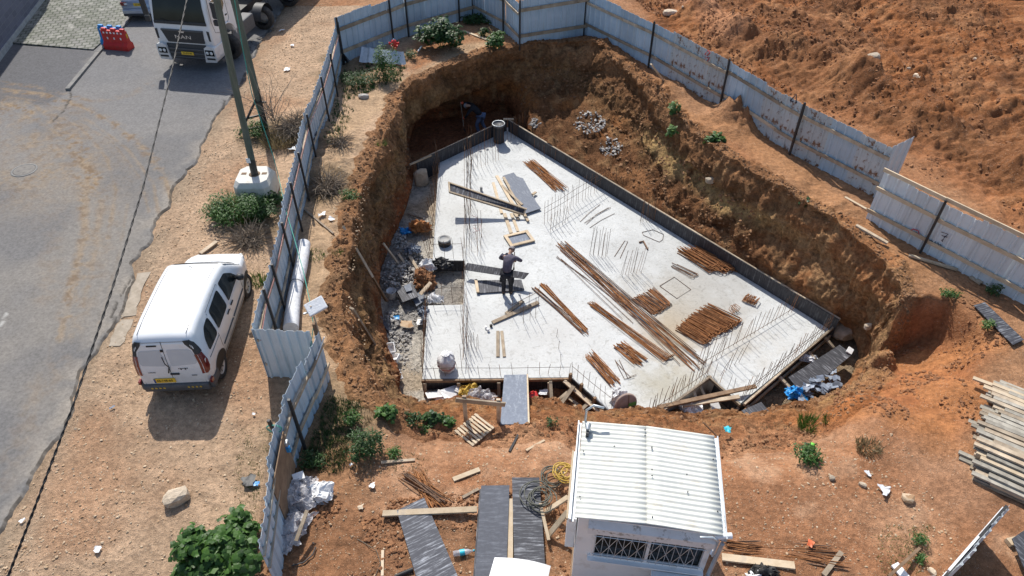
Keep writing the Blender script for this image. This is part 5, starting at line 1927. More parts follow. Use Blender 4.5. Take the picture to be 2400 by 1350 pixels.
# --- plastic road barriers
def barrier(label, loc, rz, m):
    t = thing('road_barrier', label, 'barrier', loc, rz)
    part('barrier_body', MB().prism([(-.22, 0), (-.22, .24), (-.12, .34), (-.07, .80), (.07, .80), (.12, .34), (.22, .24), (.22, 0)], 'x', -.55, .55), m, t, bevel=.03)
    for x in (-.42, 0, .42):
        part('barrier_crest', MB().box((x, 0, .84), (.20, .13, .10)), m, t, bevel=.02)
    mb = MB()
    for k in range(6):
        mb.box((-.42 + .16 * k, -.088, .72), (.07, .012, .07))
    part('reflectors', mb, M['foam'], t)
    mb = MB()
    for k in range(3):
        mb.box((-.3 + .3 * k, -.112, .50), (.05, .02, .09))
    part('fork_slots', mb, M['foam'], t)
    part('side_sticker', MB().box((.556, 0, .6), (.008, .07, .18)), M['plate'], t)
    return t


b0 = P(282, 116)
barrier('red plastic road barrier standing at the kerb in front of the silver car', (b0.x, b0.y, .02), -.18, M['red_plastic'])
b1 = P(255, 100)
barrier('blue plastic road barrier hidden behind the red one', (b0.x - .28, b0.y + .34, .02), -.18, M['blue_plastic'])

# ------------------------------------------------------------------ poles, block, cables
bc = P(610, 448)
bc = Vector((bc.x, bc.y - .15, zg1(bc)))
t = thing('concrete_block', 'chamfered white concrete block holding the utility pole', 'block', bc, .02)
oct_ = lambda a, c: [(-a + c, -a), (a - c, -a), (a, -a + c), (a, a - c), (a - c, a), (-a + c, a), (-a, a - c), (-a, -a + c)]
mb = MB()
for (a, c, z), (a2, c2, z2) in (((.57, .12, -.1), (.54, .14, .54)), ((.54, .14, .54), (.47, .17, .70))):
    p1, p2 = oct_(a, c), oct_(a2, c2)
    mb.add([(x, y, z) for x, y in p1] + [(x, y, z2) for x, y in p2], [(k, (k + 1) % 8, 8 + (k + 1) % 8, 8 + k) for k in range(8)])
mb.add([(x, y, .70) for x, y in oct_(.47, .17)], [tuple(range(8))])
part('block_body', mb, M['block'], t, bevel=.02)
for x in (-.30, .32):
    part('lifting_pocket', MB().box((x, .05, .702), (.15, .11, .012)), M['wood_dark'], t)
part('pole_socket', MB().lathe([(.17, .68), (.17, .706), (.0, .706)], 16, (.03, .02, 0), cap=False), M['wood_dark'], t)
part('painted_ring', MB().tube([(.05 + .10 * math.cos(a), -.572, .34 + .075 * math.sin(a)) for a in np.linspace(.4, 5.9, 16)], .016, 5), M['ink'], t)
pb = Vector((bc.x + .03, bc.y + .02, bc.z + .70))
t = thing('utility_pole', 'green grey utility pole rising from the white concrete block', 'pole', pb)
part('shaft', MB().tube([(0, 0, -.2), (.17, .0, 3), (.52, .1, 9)], [.10, .095, .08], 14), M['pole'], t)
part('pole_foot', MB().tube([(0, 0, -.15), (.03, 0, .55)], .108, 14), M['black_steel'], t)
part('notice', MB().box((-.02, -.125, .55), (.12, .012, .16)), M['foam'], t)
p2 = P(622, 302)
t = thing('utility_pole', 'second green grey pole with a black steel strut, standing in the weeds', 'pole', (p2.x, p2.y, zg1(p2)))
part('shaft', MB().tube([(0, 0, -.3), (.05, .0, 3), (.15, .1, 9)], [.115, .11, .095], 14), M['pole'], t)
for a, b in (((-.75, -.55, 0), (.10, .0, 1.3)), ((.12, -.1, 0), (.12, -.02, 1.5)), ((-.6, -.45, .15), (.12, -.1, .1)), ((-.45, -.32, .52), (.12, -.06, .55)), ((-.05, -.12, 1.0), (.3, -.1, 1.02))):
    part('steel_strut', MB().beam(a, b, .06, .06), M['black_steel'], t)
# overhead bundled cable along the road
pts = [PY(444, -30, 16.5), PY(404, 160, 13.3), PY(335, 440, 9.7), PY(262, 680, 7.5), PY(170, 955, 5.7), PY(85, 1180, 4.6), PY(8, 1380, 3.8)]
pts[0].z, pts[1].z = pts[0].z, pts[1].z
cp = np.array([tuple(p) for p in pts])
ts = np.linspace(0, len(pts) - 1, 220)
cs_ = [Vector(tuple(np.array([np.interp(k, range(len(pts)), cp[:, i]) for i in range(3)]))) for k in ts]
root = thing('overhead_cable', 'twisted black overhead cable running above the road', 'cable', cs_[110])
for q in range(2):
    wv = [p + Vector((0.009 * math.cos(k * .9 + q * math.pi), 0, 0.009 * math.sin(k * .9 + q * math.pi))) for k, p in enumerate(cs_)]
    part('strand', MB().tube(wv, .0095, 5, True, True), M['ink'], root, world=True, fix=False)
A = pb + Vector((.2, .08, 7.5))
w_ = [PY(548, -10, 19.2), PY(568, 110, 18.9), PY(590, 220, 18.4), PY(618, 300, 17.9), PY(640, 365, 17.6), PY(652, 410, 17.4)]
single('cable', MB().tube(w_, .012, 5), M['cable_green'], 'green cable hanging loosely down beside the two poles to the fence', 'cable', w_[3], world=True)
top = [p + Vector((0, 0, 1.62)) for p in FL[4:]]
top2 = [p + Vector((.05, 0, 1.0 + U(-.1, .1))) for p in FL]
single('cable', MB().tube([p + Vector((.10, 0, U(-.12, .05) + 1.35)) for p in FL], .012, 5), M['cable_red'], 'faded pink cable strung along the rail of the street fence', 'cable', FL[5], world=True)
gl = [PY(652, 410, 17.4), PY(672, 500, 15.4), PY(690, 560, 14.2), PY(712, 640, 12.8), PY(728, 715, 11.5), PY(735, 762, 10.9), PY(722, 860, 10.6), PY(690, 930, 9.6), PY(640, 1018, 8.6)]
single('cable', MB().tube(gl, .010, 5), M['cable_green'], 'thin green cable sagging from the pole past the white tube to the floodlight', 'cable', gl[4], world=True)
wl = [PY(760, 790, 10.4), PY(735, 860, 10.2), PY(705, 940, 9.5), PY(680, 1000, 8.9), PY(655, 1050, 8.35)]
single('cable', MB().tube(wl, .014, 5), M['foam'], 'loose white cable drooping along the lower sheet fence', 'cable', wl[2], world=True)
# floodlight on its post at the step of the fence
fp = P(768, 880)
t = thing('floodlight', 'white floodlight on a dark post at the step of the fence', 'floodlight', (fp.x, fp.y, zg1(fp)))
part('post', MB().beam((0, 0, -.2), (0, 0, 1.75), .07, .07), M['wood_dark'], t)
part('post', MB().beam((.05, .04, 1.0), (.02, .03, 2.25), .045, .035), M['wood'], t)
hd = part('lamp_head', MB().box((.12, .05, 2.22), (.42, .30, .06), (.5, -.25, .5)), M['foam'], t, bevel=.015)
part('lamp_glass', MB().box((.13, .03, 2.19), (.36, .24, .06), (.5, -.25, .5)), M['lamp_clear'], hd)
part('bracket', MB().beam((-.12, -.12, 2.15), (.05, .05, 2.1), .04, .03), M['galv'], t)
# black pole and small box by the plywood board
bp_ = P(693, 1112)
t = thing('power_post', 'leaning black post with a small grey electric box in front of the plywood board', 'post', (bp_.x, bp_.y, zg1(bp_)))
part('post', MB().beam((0, 0, -.1), (-.16, .03, 1.75), .055, .055), M['black_steel'], t)
bx = part('electric_box', MB().box((.02, -.06, 1.05), (.16, .12, .30), (0, 0, .1)), M['galv'], t, bevel=.015)
part('socket', MB().box((.09, -.10, 1.02), (.08, .07, .16)), M['blue_plastic'], bx, bevel=.01)
part('cable_loop', MB().tube([(-.1 + .14 * math.cos(a) * (1 + .1 * math.sin(3 * a)), .0 + .02 * a / 6, 1.5 + .12 * math.sin(a)) for a in np.linspace(0, 12, 40)], .008, 4), M['cable_green'], t)
# ------------------------------------------------------------------ people
def skin_mesh(name, J, edges, m, parent, root, sub=2):
    names = list(J)
    me = bpy.data.meshes.new(name)
    me.from_pydata([J[n][0] for n in names], [(names.index(a), names.index(b)) for a, b in edges], [])
    o = link(name, me, None, parent)
    sk = o.modifiers.new('skin', 'SKIN')
    sk.branch_smoothing = .6
    sv = me.skin_vertices[0].data
    for i, n in enumerate(names):
        r_ = J[n][1]
        sv[i].radius = r_ if isinstance(r_, tuple) else (r_, r_)
        sv[i].use_root = n == root
    ss = o.modifiers.new('sub', 'SUBSURF')
    ss.levels = ss.render_levels = sub
    dg = bpy.context.evaluated_depsgraph_get()
    me2 = bpy.data.meshes.new_from_object(o.evaluated_get(dg))
    o.modifiers.clear()
    o.data = me2
    me2.name = name
    me2.materials.clear()
    me2.materials.append(m)
    for p in me2.polygons:
        p.use_smooth = True
    return o


def hand_joints(J, E, wrist, tip, thumb_dir, pre):
    """palm and five bent fingers that leave the wrist towards tip"""
    w_, t_ = Vector(wrist), Vector(tip)
    d = (t_ - w_).normalized()
    s = Vector(thumb_dir).normalized()
    s = (s - d * s.dot(d)).normalized()
    n = d.cross(s)
    pal = w_ + d * .07
    J[pre + 'palm'] = (tuple(pal), (.036, .024))
    E.append((pre + 'wrist', pre + 'palm'))
    for k, (o_, ln) in enumerate(((.032, .065), (.011, .075), (-.011, .070), (-.032, .055))):
        a = pal + s * o_ + d * .035
        b = a + d * ln * .5 + n * ln * .15
        c = b + d * ln * .15 + n * ln * .45
        for q, (p, rr) in enumerate(((a, .011), (b, .010), (c, .008))):
            J['%sf%d%d' % (pre, k, q)] = (tuple(p), rr)
        E += [(pre + 'palm', '%sf%d0' % (pre, k)), ('%sf%d0' % (pre, k), '%sf%d1' % (pre, k)), ('%sf%d1' % (pre, k), '%sf%d2' % (pre, k))]
    a = w_ + d * .04 + s * .035
    b = a + d * .03 + s * .025 + n * .01
    J[pre + 't0'] = (tuple(a), .013)
    J[pre + 't1'] = (tuple(b), .011)
    E += [(pre + 'palm', pre + 't0'), (pre + 't0', pre + 't1')]


def person(label, loc, rz, K, top, trous, shoe, hat, glove=None, hair=None):
    t = thing('person', label, 'person', loc, rz)
    skin = mat('skin', (.36, .20, .13), (.44, .26, .17), 9, .6)
    J = {'pelvis': (K['pelvis'], (.14, .11)), 'waist': (K['waist'], (.145, .115)), 'chest': (K['chest'], (.175, .13)), 'neckb': (K['neckb'], .065), 'neck': (K['neck'], .055)}
    hx = Vector(K['head'])
    up = (hx - Vector(K['neck'])).normalized()
    J['jaw'] = (tuple(hx - up * .045 + Vector(K['face']) * .02), .075)
    J['skull'] = (tuple(hx + up * .05), .095)
    J['crown'] = (tuple(hx + up * .11), .065)
    E = [('pelvis', 'waist'), ('waist', 'chest'), ('chest', 'neckb'), ('neckb', 'neck'), ('neck', 'jaw'), ('jaw', 'skull'), ('skull', 'crown')]
    for s in 'LR':
        J[s + 'hip'] = (K[s + 'hip'], .095)
        J[s + 'knee'] = (K[s + 'knee'], .062)
        J[s + 'ank'] = (K[s + 'ank'], .042)
        J[s + 'toe'] = (K[s + 'toe'], (.045, .03))
        J[s + 'sho'] = (K[s + 'sho'], .07)
        J[s + 'elb'] = (K[s + 'elb'], .046)
        J[s + 'wrist'] = (K[s + 'wrist'], .030)
        E += [('pelvis', s + 'hip'), (s + 'hip', s + 'knee'), (s + 'knee', s + 'ank'), (s + 'ank', s + 'toe'), ('chest', s + 'sho'), (s + 'sho', s + 'elb'), (s + 'elb', s + 'wrist')]
        if not glove:
            hand_joints(J, E, K[s + 'wrist'], K[s + 'hand'], K['thumb'], s)
    J['pelvis'], J['waist'], J['chest'] = (J['pelvis'][0], (.11, .08)), (J['waist'][0], (.10, .075)), (J['chest'][0], (.12, .08))
    for s in 'LR':
        J[s + 'sho'], J[s + 'hip'] = (J[s + 'sho'][0], .052), (J[s + 'hip'][0], .07)
    JS = dict(J)
    skin_mesh('body', J, E, skin, t, 'pelvis')
    J.update(pelvis=(K['pelvis'], (.155, .12)), waist=(K['waist'], (.155, .125)), chest=(K['chest'], (.18, .135)))
    for s in 'LR':
        J[s + 'sho'], J[s + 'hip'] = (K[s + 'sho'], .078), (K[s + 'hip'], .10)
    f = Vector(K['face']).normalized()
    sd = f.cross(up).normalized()
    mb = MB()
    eye = MB()
    mb.tube([hx + f * .085 - up * .0, hx + f * .115 - up * .03, hx + f * .09 - up * .04], [.010, .016, .012], 6)
    for s in (-1, 1):
        mb.lathe([(.0, -.012), (.026, -.008), (.028, .006), (.0, .012)], 8, hx + sd * (s * .095) + up * .0, axis='x')
        eye.lathe([(0, -.01), (.013, 0), (0, .01)], 8, hx + f * .085 + sd * (s * .034) + up * .015, axis='y')
    mb.tube([hx + f * .088 - up * .065 - sd * .025, hx + f * .096 - up * .066, hx + f * .088 - up * .065 + sd * .025], .007, 5)
    part('face', mb, skin, t)
    part('eyes', eye, M['ink'], t)
    # clothes: the same skeleton, a little fuller
    fat = lambda k, g: (J[k][0], tuple(r_ * g for r_ in (J[k][1] if isinstance(J[k][1], tuple) else (J[k][1],) * 2)))
    JT = {k: fat(k, 1.17) for k in ('pelvis', 'waist', 'chest', 'Lsho', 'Rsho', 'Lelb', 'Relb', 'Lwrist', 'Rwrist')}
    JT['Lwrist'], JT['Rwrist'] = fat('Lwrist', 1.35), fat('Rwrist', 1.35)
    JT['neckb'] = fat('neckb', 1.25)
    JT['pelvis'] = (tuple(Vector(J['pelvis'][0]) + Vector((0, 0, -.04))), (.18, .145))
    skin_mesh('jacket', JT, [('pelvis', 'waist'), ('waist', 'chest'), ('chest', 'neckb'), ('chest', 'Lsho'), ('chest', 'Rsho'), ('Lsho', 'Lelb'), ('Rsho', 'Relb'), ('Lelb', 'Lwrist'), ('Relb', 'Rwrist')], top, t, 'chest')
    JB = {'pelvis': fat('pelvis', 1.10)}
    for s in 'LR':
        JB[s + 'hip'], JB[s + 'knee'], JB[s + 'ank'] = fat(s + 'hip', 1.15), fat(s + 'knee', 1.35), fat(s + 'ank', 1.6)
    skin_mesh('trousers', JB, [('pelvis', 'Lhip'), ('pelvis', 'Rhip'), ('Lhip', 'Lknee'), ('Rhip', 'Rknee'), ('Lknee', 'Lank'), ('Rknee', 'Rank')], trous, t, 'pelvis')
    for s in 'LR':
        a, b = Vector(K[s + 'ank']), Vector(K[s + 'toe'])
        d = (b - a)
        d.z = 0
        d.normalize()
        z0 = a.z - .085
        skin_mesh('shoe', {'h': (tuple(Vector((a.x, a.y, z0 + .055)) - d * .05), (.047, .05)), 'm': (tuple(Vector((a.x, a.y, z0 + .055)) + d * .06), (.05, .05)), 't': (tuple(Vector((a.x, a.y, z0 + .04)) + d * .17), (.045, .033))}, [('h', 'm'), ('m', 't')], shoe, t, 'h')
        if glove:
            JG, EG = {s + 'wrist': (K[s + 'wrist'], .042)}, []
            hand_joints(JG, EG, K[s + 'wrist'], K[s + 'hand'], K['thumb'], s)
            JG = {k: (v[0], tuple(q * 1.25 for q in v[1]) if isinstance(v[1], tuple) else v[1] * 1.35) for k, v in JG.items()}
            skin_mesh('glove', JG, EG, glove, t, s + 'wrist', 1)
    if hat:
        mb = MB()
        rot = Vector((0, 0, 1)).rotation_difference(up).to_matrix()
        for r0, h0, r1, h1 in ((.112, .02, .110, .07), (.110, .07, .085, .125), (.085, .125, .03, .155)):
            vs = [hx + rot @ Vector((r_ * math.cos(k * math.pi / 8), r_ * math.sin(k * math.pi / 8), h)) for r_, h in ((r0, h0), (r1, h1)) for k in range(16)]
            mb.add(vs, [(k, (k + 1) % 16, 16 + (k + 1) % 16, 16 + k) for k in range(16)], True)
        c = part('cap', mb, hat, t)
        pk = [hx + up * .03 + f * .09 + sd * .08, hx + up * .035 + f * .105, hx + up * .03 + f * .09 - sd * .08, hx + up * .0 + f * .17 - sd * .05, hx + f * .185, hx + f * .17 + sd * .05]
        part('cap_peak', MB().add(pk, [tuple(range(6))]), hat, c)
    elif hair:
        rot = Vector((0, 0, 1)).rotation_difference(up).to_matrix()
        mb = MB()
        prof = [(.098, .02), (.103, .06), (.092, .10), (.06, .135), (.0, .15)]
        vs = [hx - f * .008 + rot @ Vector((r_ * math.cos(k * math.pi / 8), r_ * math.sin(k * math.pi / 8), h)) for r_, h in prof for k in range(16)]
        mb.add(vs, [(i * 16 + k, i * 16 + (k + 1) % 16, (i + 1) * 16 + (k + 1) % 16, (i + 1) * 16 + k) for i in range(4) for k in range(16)], True)
        part('hair', mb, hair, t)
    return t


hoodie = mat('hoodie_cloth', (.085, .077, .105), (.135, .122, .16), 7, .9, bmp=.02, bscale=9)
dark_cloth = mat('dark_trousers', (.012, .013, .018), (.025, .026, .033), 9, .9, bmp=.02, bscale=12)
jeans = mat('jeans_cloth', (.09, .13, .22), (.15, .20, .31), 9, .9, bmp=.015, bscale=14)
black_cloth = mat('black_sweater', (.010, .011, .014), (.02, .02, .025), 9, .9, bmp=.015, bscale=12)
K1 = dict(pelvis=(0, 0, .92), waist=(0, .06, 1.10), chest=(.01, .30, 1.26), neckb=(.02, .41, 1.36), neck=(.03, .45, 1.38), head=(.05, .53, 1.40), face=(.15, .75, -.8), thumb=(0, 0, 1),
          Lsho=(-.20, .29, 1.32), Lelb=(-.30, .42, 1.12), Lwrist=(.06, .47, 1.02), Lhand=(.16, .50, 1.01), Rsho=(.20, .31, 1.32), Relb=(.42, .36, 1.15), Rwrist=(.22, .48, 1.16), Rhand=(.14, .52, 1.16),
          Lhip=(-.10, 0, .86), Lknee=(-.11, .05, .48), Lank=(-.11, -.02, .085), Ltoe=(-.13, .12, .03), Rhip=(.10, 0, .86), Rknee=(.12, .06, .48), Rank=(.12, .02, .085), Rtoe=(.17, .15, .03))
w1 = P(1188, 690, SZ)
wk = person('worker seen from behind in a purple grey hoodie and dark trousers, bent over a board', (w1.x, w1.y, SZ + .005), -.18, K1, hoodie, dark_cloth, M['ink'], None, hair=mat('grey_hair', (.20, .18, .18), (.30, .28, .28), 20, .9))
hd_ = MB()
for i, (r_, a0) in enumerate(((.085, 0), (.10, .03), (.07, .07))):
    hd_.tube([(.02 + r_ * math.cos(a), .38 + .05 * math.sin(a) + .0, 1.38 + .02 - a0 * .6 + .045 * math.sin(a)) for a in np.linspace(math.pi, 2 * math.pi, 8)], .034, 6)
part('hood', hd_, hoodie, wk)
for s in (-1, 1):
    part('cargo_pocket', MB().box((s * .20, .03, .60), (.05, .15, .18)), dark_cloth, wk, bevel=.015)
hm = thing('wooden_stick', 'pale wooden handle held upright by the worker in the hoodie', 'handle', (w1.x, w1.y, SZ), -.18)
part('shaft', MB().tube([(.13, .535, .70), (.14, .525, 1.02), (.15, .515, 1.36)], .017, 7), M['wood_new'], hm)
part('grip', MB().tube([(.13, .535, .62), (.13, .535, .70)], .028, 7), M['ink'], hm)
K2 = dict(pelvis=(0, 0, .93), waist=(0, .13, 1.08), chest=(0, .34, 1.22), neckb=(0, .47, 1.27), neck=(0, .52, 1.28), head=(0, .62, 1.26), face=(0, .75, -.65), thumb=(0, 0, 1),
          Lsho=(-.19, .38, 1.22), Lelb=(-.32, .52, .98), Lwrist=(-.24, .66, .78), Lhand=(-.18, .74, .74), Rsho=(.19, .38, 1.24), Relb=(.34, .62, 1.20), Rwrist=(.24, .86, 1.24), Rhand=(.18, .94, 1.24),
          Lhip=(-.10, 0, .86), Lknee=(-.14, .16, .50), Lank=(-.15, .05, .085), Ltoe=(-.15, .19, .03), Rhip=(.10, 0, .86), Rknee=(.13, .0, .48), Rank=(.12, -.22, .095), Rtoe=(.13, -.08, .03))
w2 = P(1128, 318, FZ)
w2.y += .12
person('worker digging in the hollow with grey cap, black sweater, jeans and orange gloves', (w2.x, w2.y, FZ + .02), R(72), K2, black_cloth, jeans, M['foam'], mat('grey_cap', (.22, .25, .29), (.30, .33, .37), 9, .9), glove=mat('orange_glove', (.92, .15, .06), (.95, .20, .09), 9, .7))
sh = thing('shovel', 'thin handled digging tool held in the orange gloves', 'shovel', (w2.x, w2.y, FZ + .02), R(72))
part('shaft', MB().tube([(.16, .98, 1.30), (-.16, .78, .74), (-.32, .70, .42)], .016, 6), M['wood'], sh)
part('blade', MB().prism([(-.11, -.02), (.11, -.02), (.10, .12), (0, .2), (-.10, .12)], 'z', 0, .012), M['black_steel'], sh).matrix_basis = Matrix.Translation((-.36, .66, .34)) @ Euler((R(-110), 0, R(20))).to_matrix().to_4x4()

# ------------------------------------------------------------------ steel bars lying on the raft and in the yard
def bar_heap(label, A, B, C, n, m, shape='bar', layers=2, jit=.03, r=.0085, twist=0.0, z=SZ, group=None, hook=.0, lenj=.06, yard=False):
    """n bars of length A-B laid side by side towards C"""
    A, B, C = (ON(*q) if yard else P(*q, z) for q in (A, B, C))
    d, c = B - A, C - A
    L, W = d.length, c.length
    d.normalize()
    up = Vector((0, 0, 1))
    s = up.cross(d).normalized()
    if s.dot(c) < 0:
        s = -s
    sh_ = c.dot(d)
    t = thing('rebar_bundle', label, 'rebar', A, 0, group)
    for k in range(n):
        f = (k // layers + .5) / max(1, math.ceil(n / layers))
        lay = k % layers
        o_ = A + s * (f * W * .98) + d * (sh_ * f + U(-lenj, lenj) * L) + up * (.012 + lay * .028 + U(0, .012))
        e = o_ + d * (L * (1 + U(-lenj, lenj))) + s * U(-jit, jit) * 2.2 + up * U(-.004, .02)
        o_ = o_ + s * U(-jit, jit)
        if twist:
            e = e + s * (twist * (.5 - f) * W)
        mb = MB()
        if shape == 'bar':
            mid = o_.lerp(e, .5) + s * U(-jit, jit) * .6 + up * U(0, .012)
            pts = [o_, mid, e]
            if hook:
                pts.append(e + s * hook)
            mb.tube(pts, r, 5, True, False)
        else:
            wd = .13 + U(-.02, .03)
            q = s * wd
            e2 = e
            mb.tube([o_, o_.lerp(e2, .5), e2 - d * .03, e2 + q * .25, e2 + q * .75, e2 + q - d * .03, o_.lerp(e2, .5) + q, o_ + q + d * U(-.08, .05)], r, 5, True, False)
        part('bar' if shape == 'bar' else 'hairpin_bar', mb, M[m if not isinstance(m, (list, tuple)) else m[k % len(m)]], t, world=True, fix=False)
    return t


RB_ = ('rust', 'rust_bright', 'rust')
bar_heap('bright rusty bars in a loose heap near the far end of the raft', (1228, 384), (1292, 446), (1246, 378), 24, ('rust_bright', 'rust'), layers=3, jit=.05, twist=.5, r=.010)
bar_heap('orange rusty bars crossing over the far heap', (1244, 380), (1316, 444), (1254, 378), 16, 'rust_bright', layers=3, jit=.04, twist=-.3, z=SZ + .05, r=.010)
bar_heap('tangled pile of rusty hairpin bars next to the field side form', (1588, 594), (1662, 640), (1640, 594), 44, RB_, 'hairpin', layers=5, jit=.07, lenj=.12, r=.013)
bar_heap('thin pair of hairpin bars lying before the tangled pile', (1570, 628), (1622, 656), (1580, 622), 3, 'rust_dark', 'hairpin', layers=1, r=.011)
bar_heap('pile of long narrow hairpins left of the square outline bar', (1482, 704), (1530, 740), (1508, 690), 20, ('rust', 'rust_dark', 'rust'), 'hairpin', layers=2, r=.011)
bar_heap('smaller pile of hairpins touching the square outline bar', (1514, 688), (1556, 724), (1528, 682), 8, ('rust_dark', 'rust'), 'hairpin', layers=2, r=.011)
bar_heap('largest pile of rusty hairpins near the right corner rows, lower half', (1584, 776), (1646, 812), (1622, 744), 40, RB_, 'hairpin', layers=4, r=.013)
bar_heap('largest pile of rusty hairpins near the right corner rows, upper half', (1618, 748), (1690, 786), (1660, 720), 36, RB_, 'hairpin', layers=4, r=.013)
bar_heap('long straight bars fanned across the middle of the raft', (1308, 578), (1618, 856), (1326, 576), 20, ('rust', 'rust_dark', 'rust'), layers=3, jit=.14, lenj=.03, r=.011)
bar_heap('few dark bars curving beside the long fan of bars', (1302, 605), (1470, 745), (1312, 600), 4, 'rust_dark', layers=1, jit=.10, lenj=.05)
bar_heap('orange bundle of bars with bent ends between the long fan and the front heaps', (1380, 714), (1556, 846), (1392, 710), 14, ('rust_bright', 'rust'), layers=3, jit=.05, lenj=.03, r=.011, hook=.15)
bar_heap('two sheaves of bars meeting in a point beside the worker', (1248, 680), (1368, 782), (1256, 674), 9, ('rust', 'rust_dark'), layers=2, jit=.05, lenj=.04, r=.011)
bar_heap('bright sheaf meeting the darker one beside the worker', (1266, 670), (1370, 780), (1276, 666), 9, 'rust_bright', layers=2, jit=.05, lenj=.04, r=.011, twist=1.0)
bar_heap('front heap of bars pointing at the round white bag', (1372, 840), (1434, 908), (1392, 824), 22, RB_, layers=3, jit=.05, lenj=.07, r=.011)
bar_heap('second front heap of bars right behind the first', (1438, 816), (1494, 858), (1458, 800), 26, RB_, layers=3, jit=.05, lenj=.07, r=.011)
bar_heap('short hooked bars at the foot of the orange bundle', (1440, 848), (1468, 890), (1450, 842), 3, 'rust_dark', layers=1, hook=.2, jit=.06)
bar_heap('loose dark bars in front of the bent row of starter bars', (1366, 520), (1418, 482), (1380, 530), 4, 'rust_dark', layers=1, jit=.15)
bar_heap('crossed brown bars with worn ends in the yard near the black panels', (940, 1122), (1032, 1186), (962, 1110), 22, ('rust', 'rust_bright', 'rust_dark'), layers=3, jit=.06, twist=.8, yard=True, r=.009)
bar_heap('thin rusty rods lying over the crossed bars in the yard', (972, 1108), (1010, 1190), (990, 1106), 16, ('rust_bright', 'rust'), layers=2, jit=.06, twist=-.6, yard=True, r=.009)
bar_heap('long dark rods on the ground beside the hut, above the pale plank', (1700, 1288), (1965, 1318), (1702, 1270), 14, ('rust_dark', 'rust'), layers=2, jit=.08, twist=-.3, yard=True, r=.009)
bar_heap('two thin rods lying loose on the earth behind the hut', (1700, 1266), (1920, 1276), (1700, 1274), 2, 'rust_dark', layers=1, jit=.06, yard=True)


def loop(label, pts, z, r=.009, m='rust_dark', name='bar_loop', close=True, h=.015):
    q = [P(*p, z) + Vector((0, 0, h)) for p in pts]
    if close:
        q.append(q[0])
    single(name, MB().tube(q, r, 5, True, False), M[m], label, 'steel bar', q[0], world=True)


loop('square outline bent from one thin bar lying flat on the raft', [(1546, 671), (1580, 650), (1619, 679), (1586, 700)], SZ)
loop('six sided outline bar near the field side form', [(1505, 545), (1530, 539), (1555, 550), (1553, 562), (1545, 568), (1508, 552)], SZ)
loop('open hairpin bar beside the upright bars in the middle of the raft', [(1440, 602), (1464, 565), (1471, 567), (1453, 606)], SZ, close=False)
loop('three sided bar frame by the planks near the worker', [(1190, 716), (1198, 722), (1262, 690)], SZ, close=False, h=.12)
# two small cages
def cage(label, px, n, w_, h, pitch, rz, m):
    c = P(*px, SZ)
    t = thing('bar_cage', label, 'rebar', c, rz)
    for k in range(n):
        x = pitch * k
        a = U(-.25, .25)
        part('stirrup', MB().tube([(x, -w_ / 2, .01), (x + a * .1, w_ / 2, .012), (x + .05 + a * .2, w_ / 2, h), (x + .05, -w_ / 2, h), (x, -w_ / 2, .01)], .010, 5, True, False), M[m], t, fix=False)


cage('small nested stack of square stirrups near the corner rows', (1742, 700), 12, .30, .14, .035, -.55, 'rust')
cage('loose ring like stirrups left of the nested stack', (1712, 730), 4, .2, .16, .07, .4, 'rust_bright')

# ------------------------------------------------------------------ boards, planks, panels
def panel(label, quad, z, thk=.02, m='ply', frame=None, name='plywood_panel', zs=None, fw=.08):
    q = [P(*p, (zs[i] if zs else z)) for i, p in enumerate(quad)]
    c = (q[0] + q[2]) / 2
    ang = math.atan2((q[1] - q[0]).y, (q[1] - q[0]).x)
    t = thing(name, label, 'panel', c, ang)
    part('board', MB().sheet(q, thk), M[m], t, world=True)
    if frame:
        n = (q[1] - q[0]).cross(q[3] - q[0]).normalized()
        if n.z < 0:
            n = -n
        for i in frame:
            a, b = q[i], q[(i + 1) % 4]
            inn = ((q[0] + q[2]) / 2 - (a + b) / 2).normalized() * fw * .5
            part('frame_timber', MB().beam(a + inn + n * (.025 + .004 * (i % 2)), b + inn + n * (.025 + .004 * (i % 2)), fw, .045, up=n), M['wood_new'], t, world=True)
    return t


g_ = SZ + .03
panel('big grey plywood panel lying among planks on the far part of the raft', [(1178, 412), (1204, 404), (1268, 488), (1232, 500)], SZ + .10, m='ply_blue')
panel('narrower plywood panel slid under the big grey one', [(1196, 408), (1226, 418), (1262, 482), (1240, 490)], SZ + .05, m='ply_blue')
panel('long framed form panel propped on edge, casting a broad shadow', [(1052, 452), (1228, 505), (1234, 490), (1050, 427)], 0, zs=(SZ + .85, SZ + .12, SZ + .30, SZ + 1.0), m='ply_x', frame=(0, 1, 2, 3), fw=.05)
panel('small framed panel lying flat on the raft below the planks', [(1180, 554), (1236, 541), (1254, 566), (1197, 580)], SZ + .04, m='ply_blue', frame=(0, 1, 2, 3), fw=.11)
panel('long black panel the worker is bending over, raised at one end', [(1095, 616), (1240, 640), (1228, 654), (1086, 632)], 0, zs=(SZ + .42, SZ + .50, SZ + .40, SZ + .32), m='ply_x')
panel('black streaked panel lying flat at the feet of the worker', [(1112, 657), (1222, 655), (1229, 679), (1117, 687)], SZ + .06, m='ply_x', frame=(3,), fw=.09)
panel('dark streaked panel leaning over the broken tiles outside the raft', [(1848, 884), (1968, 808), (1998, 830), (1882, 926)], -2.75, m='ply_x')
panel('streaked panel lying in the dirt beside the raft corner prop', [(1738, 962), (1784, 942), (1806, 968), (1768, 990)], -2.5, m='ply_x')
panel('black panel with white scuffs lying on the bank by the field fence', [(2282, 715), (2308, 708), (2400, 796), (2374, 808)], .08, m='ply')
panel('long scuffed panel in the yard, tilted towards the crossed bars', [(930, 1196), (994, 1166), (1078, 1362), (990, 1402)], .14, m='ply')
panel('smooth dark panel in the yard, the middle one of three', [(1128, 1138), (1194, 1137), (1184, 1420), (1108, 1420)], .20, m='ply_dull')
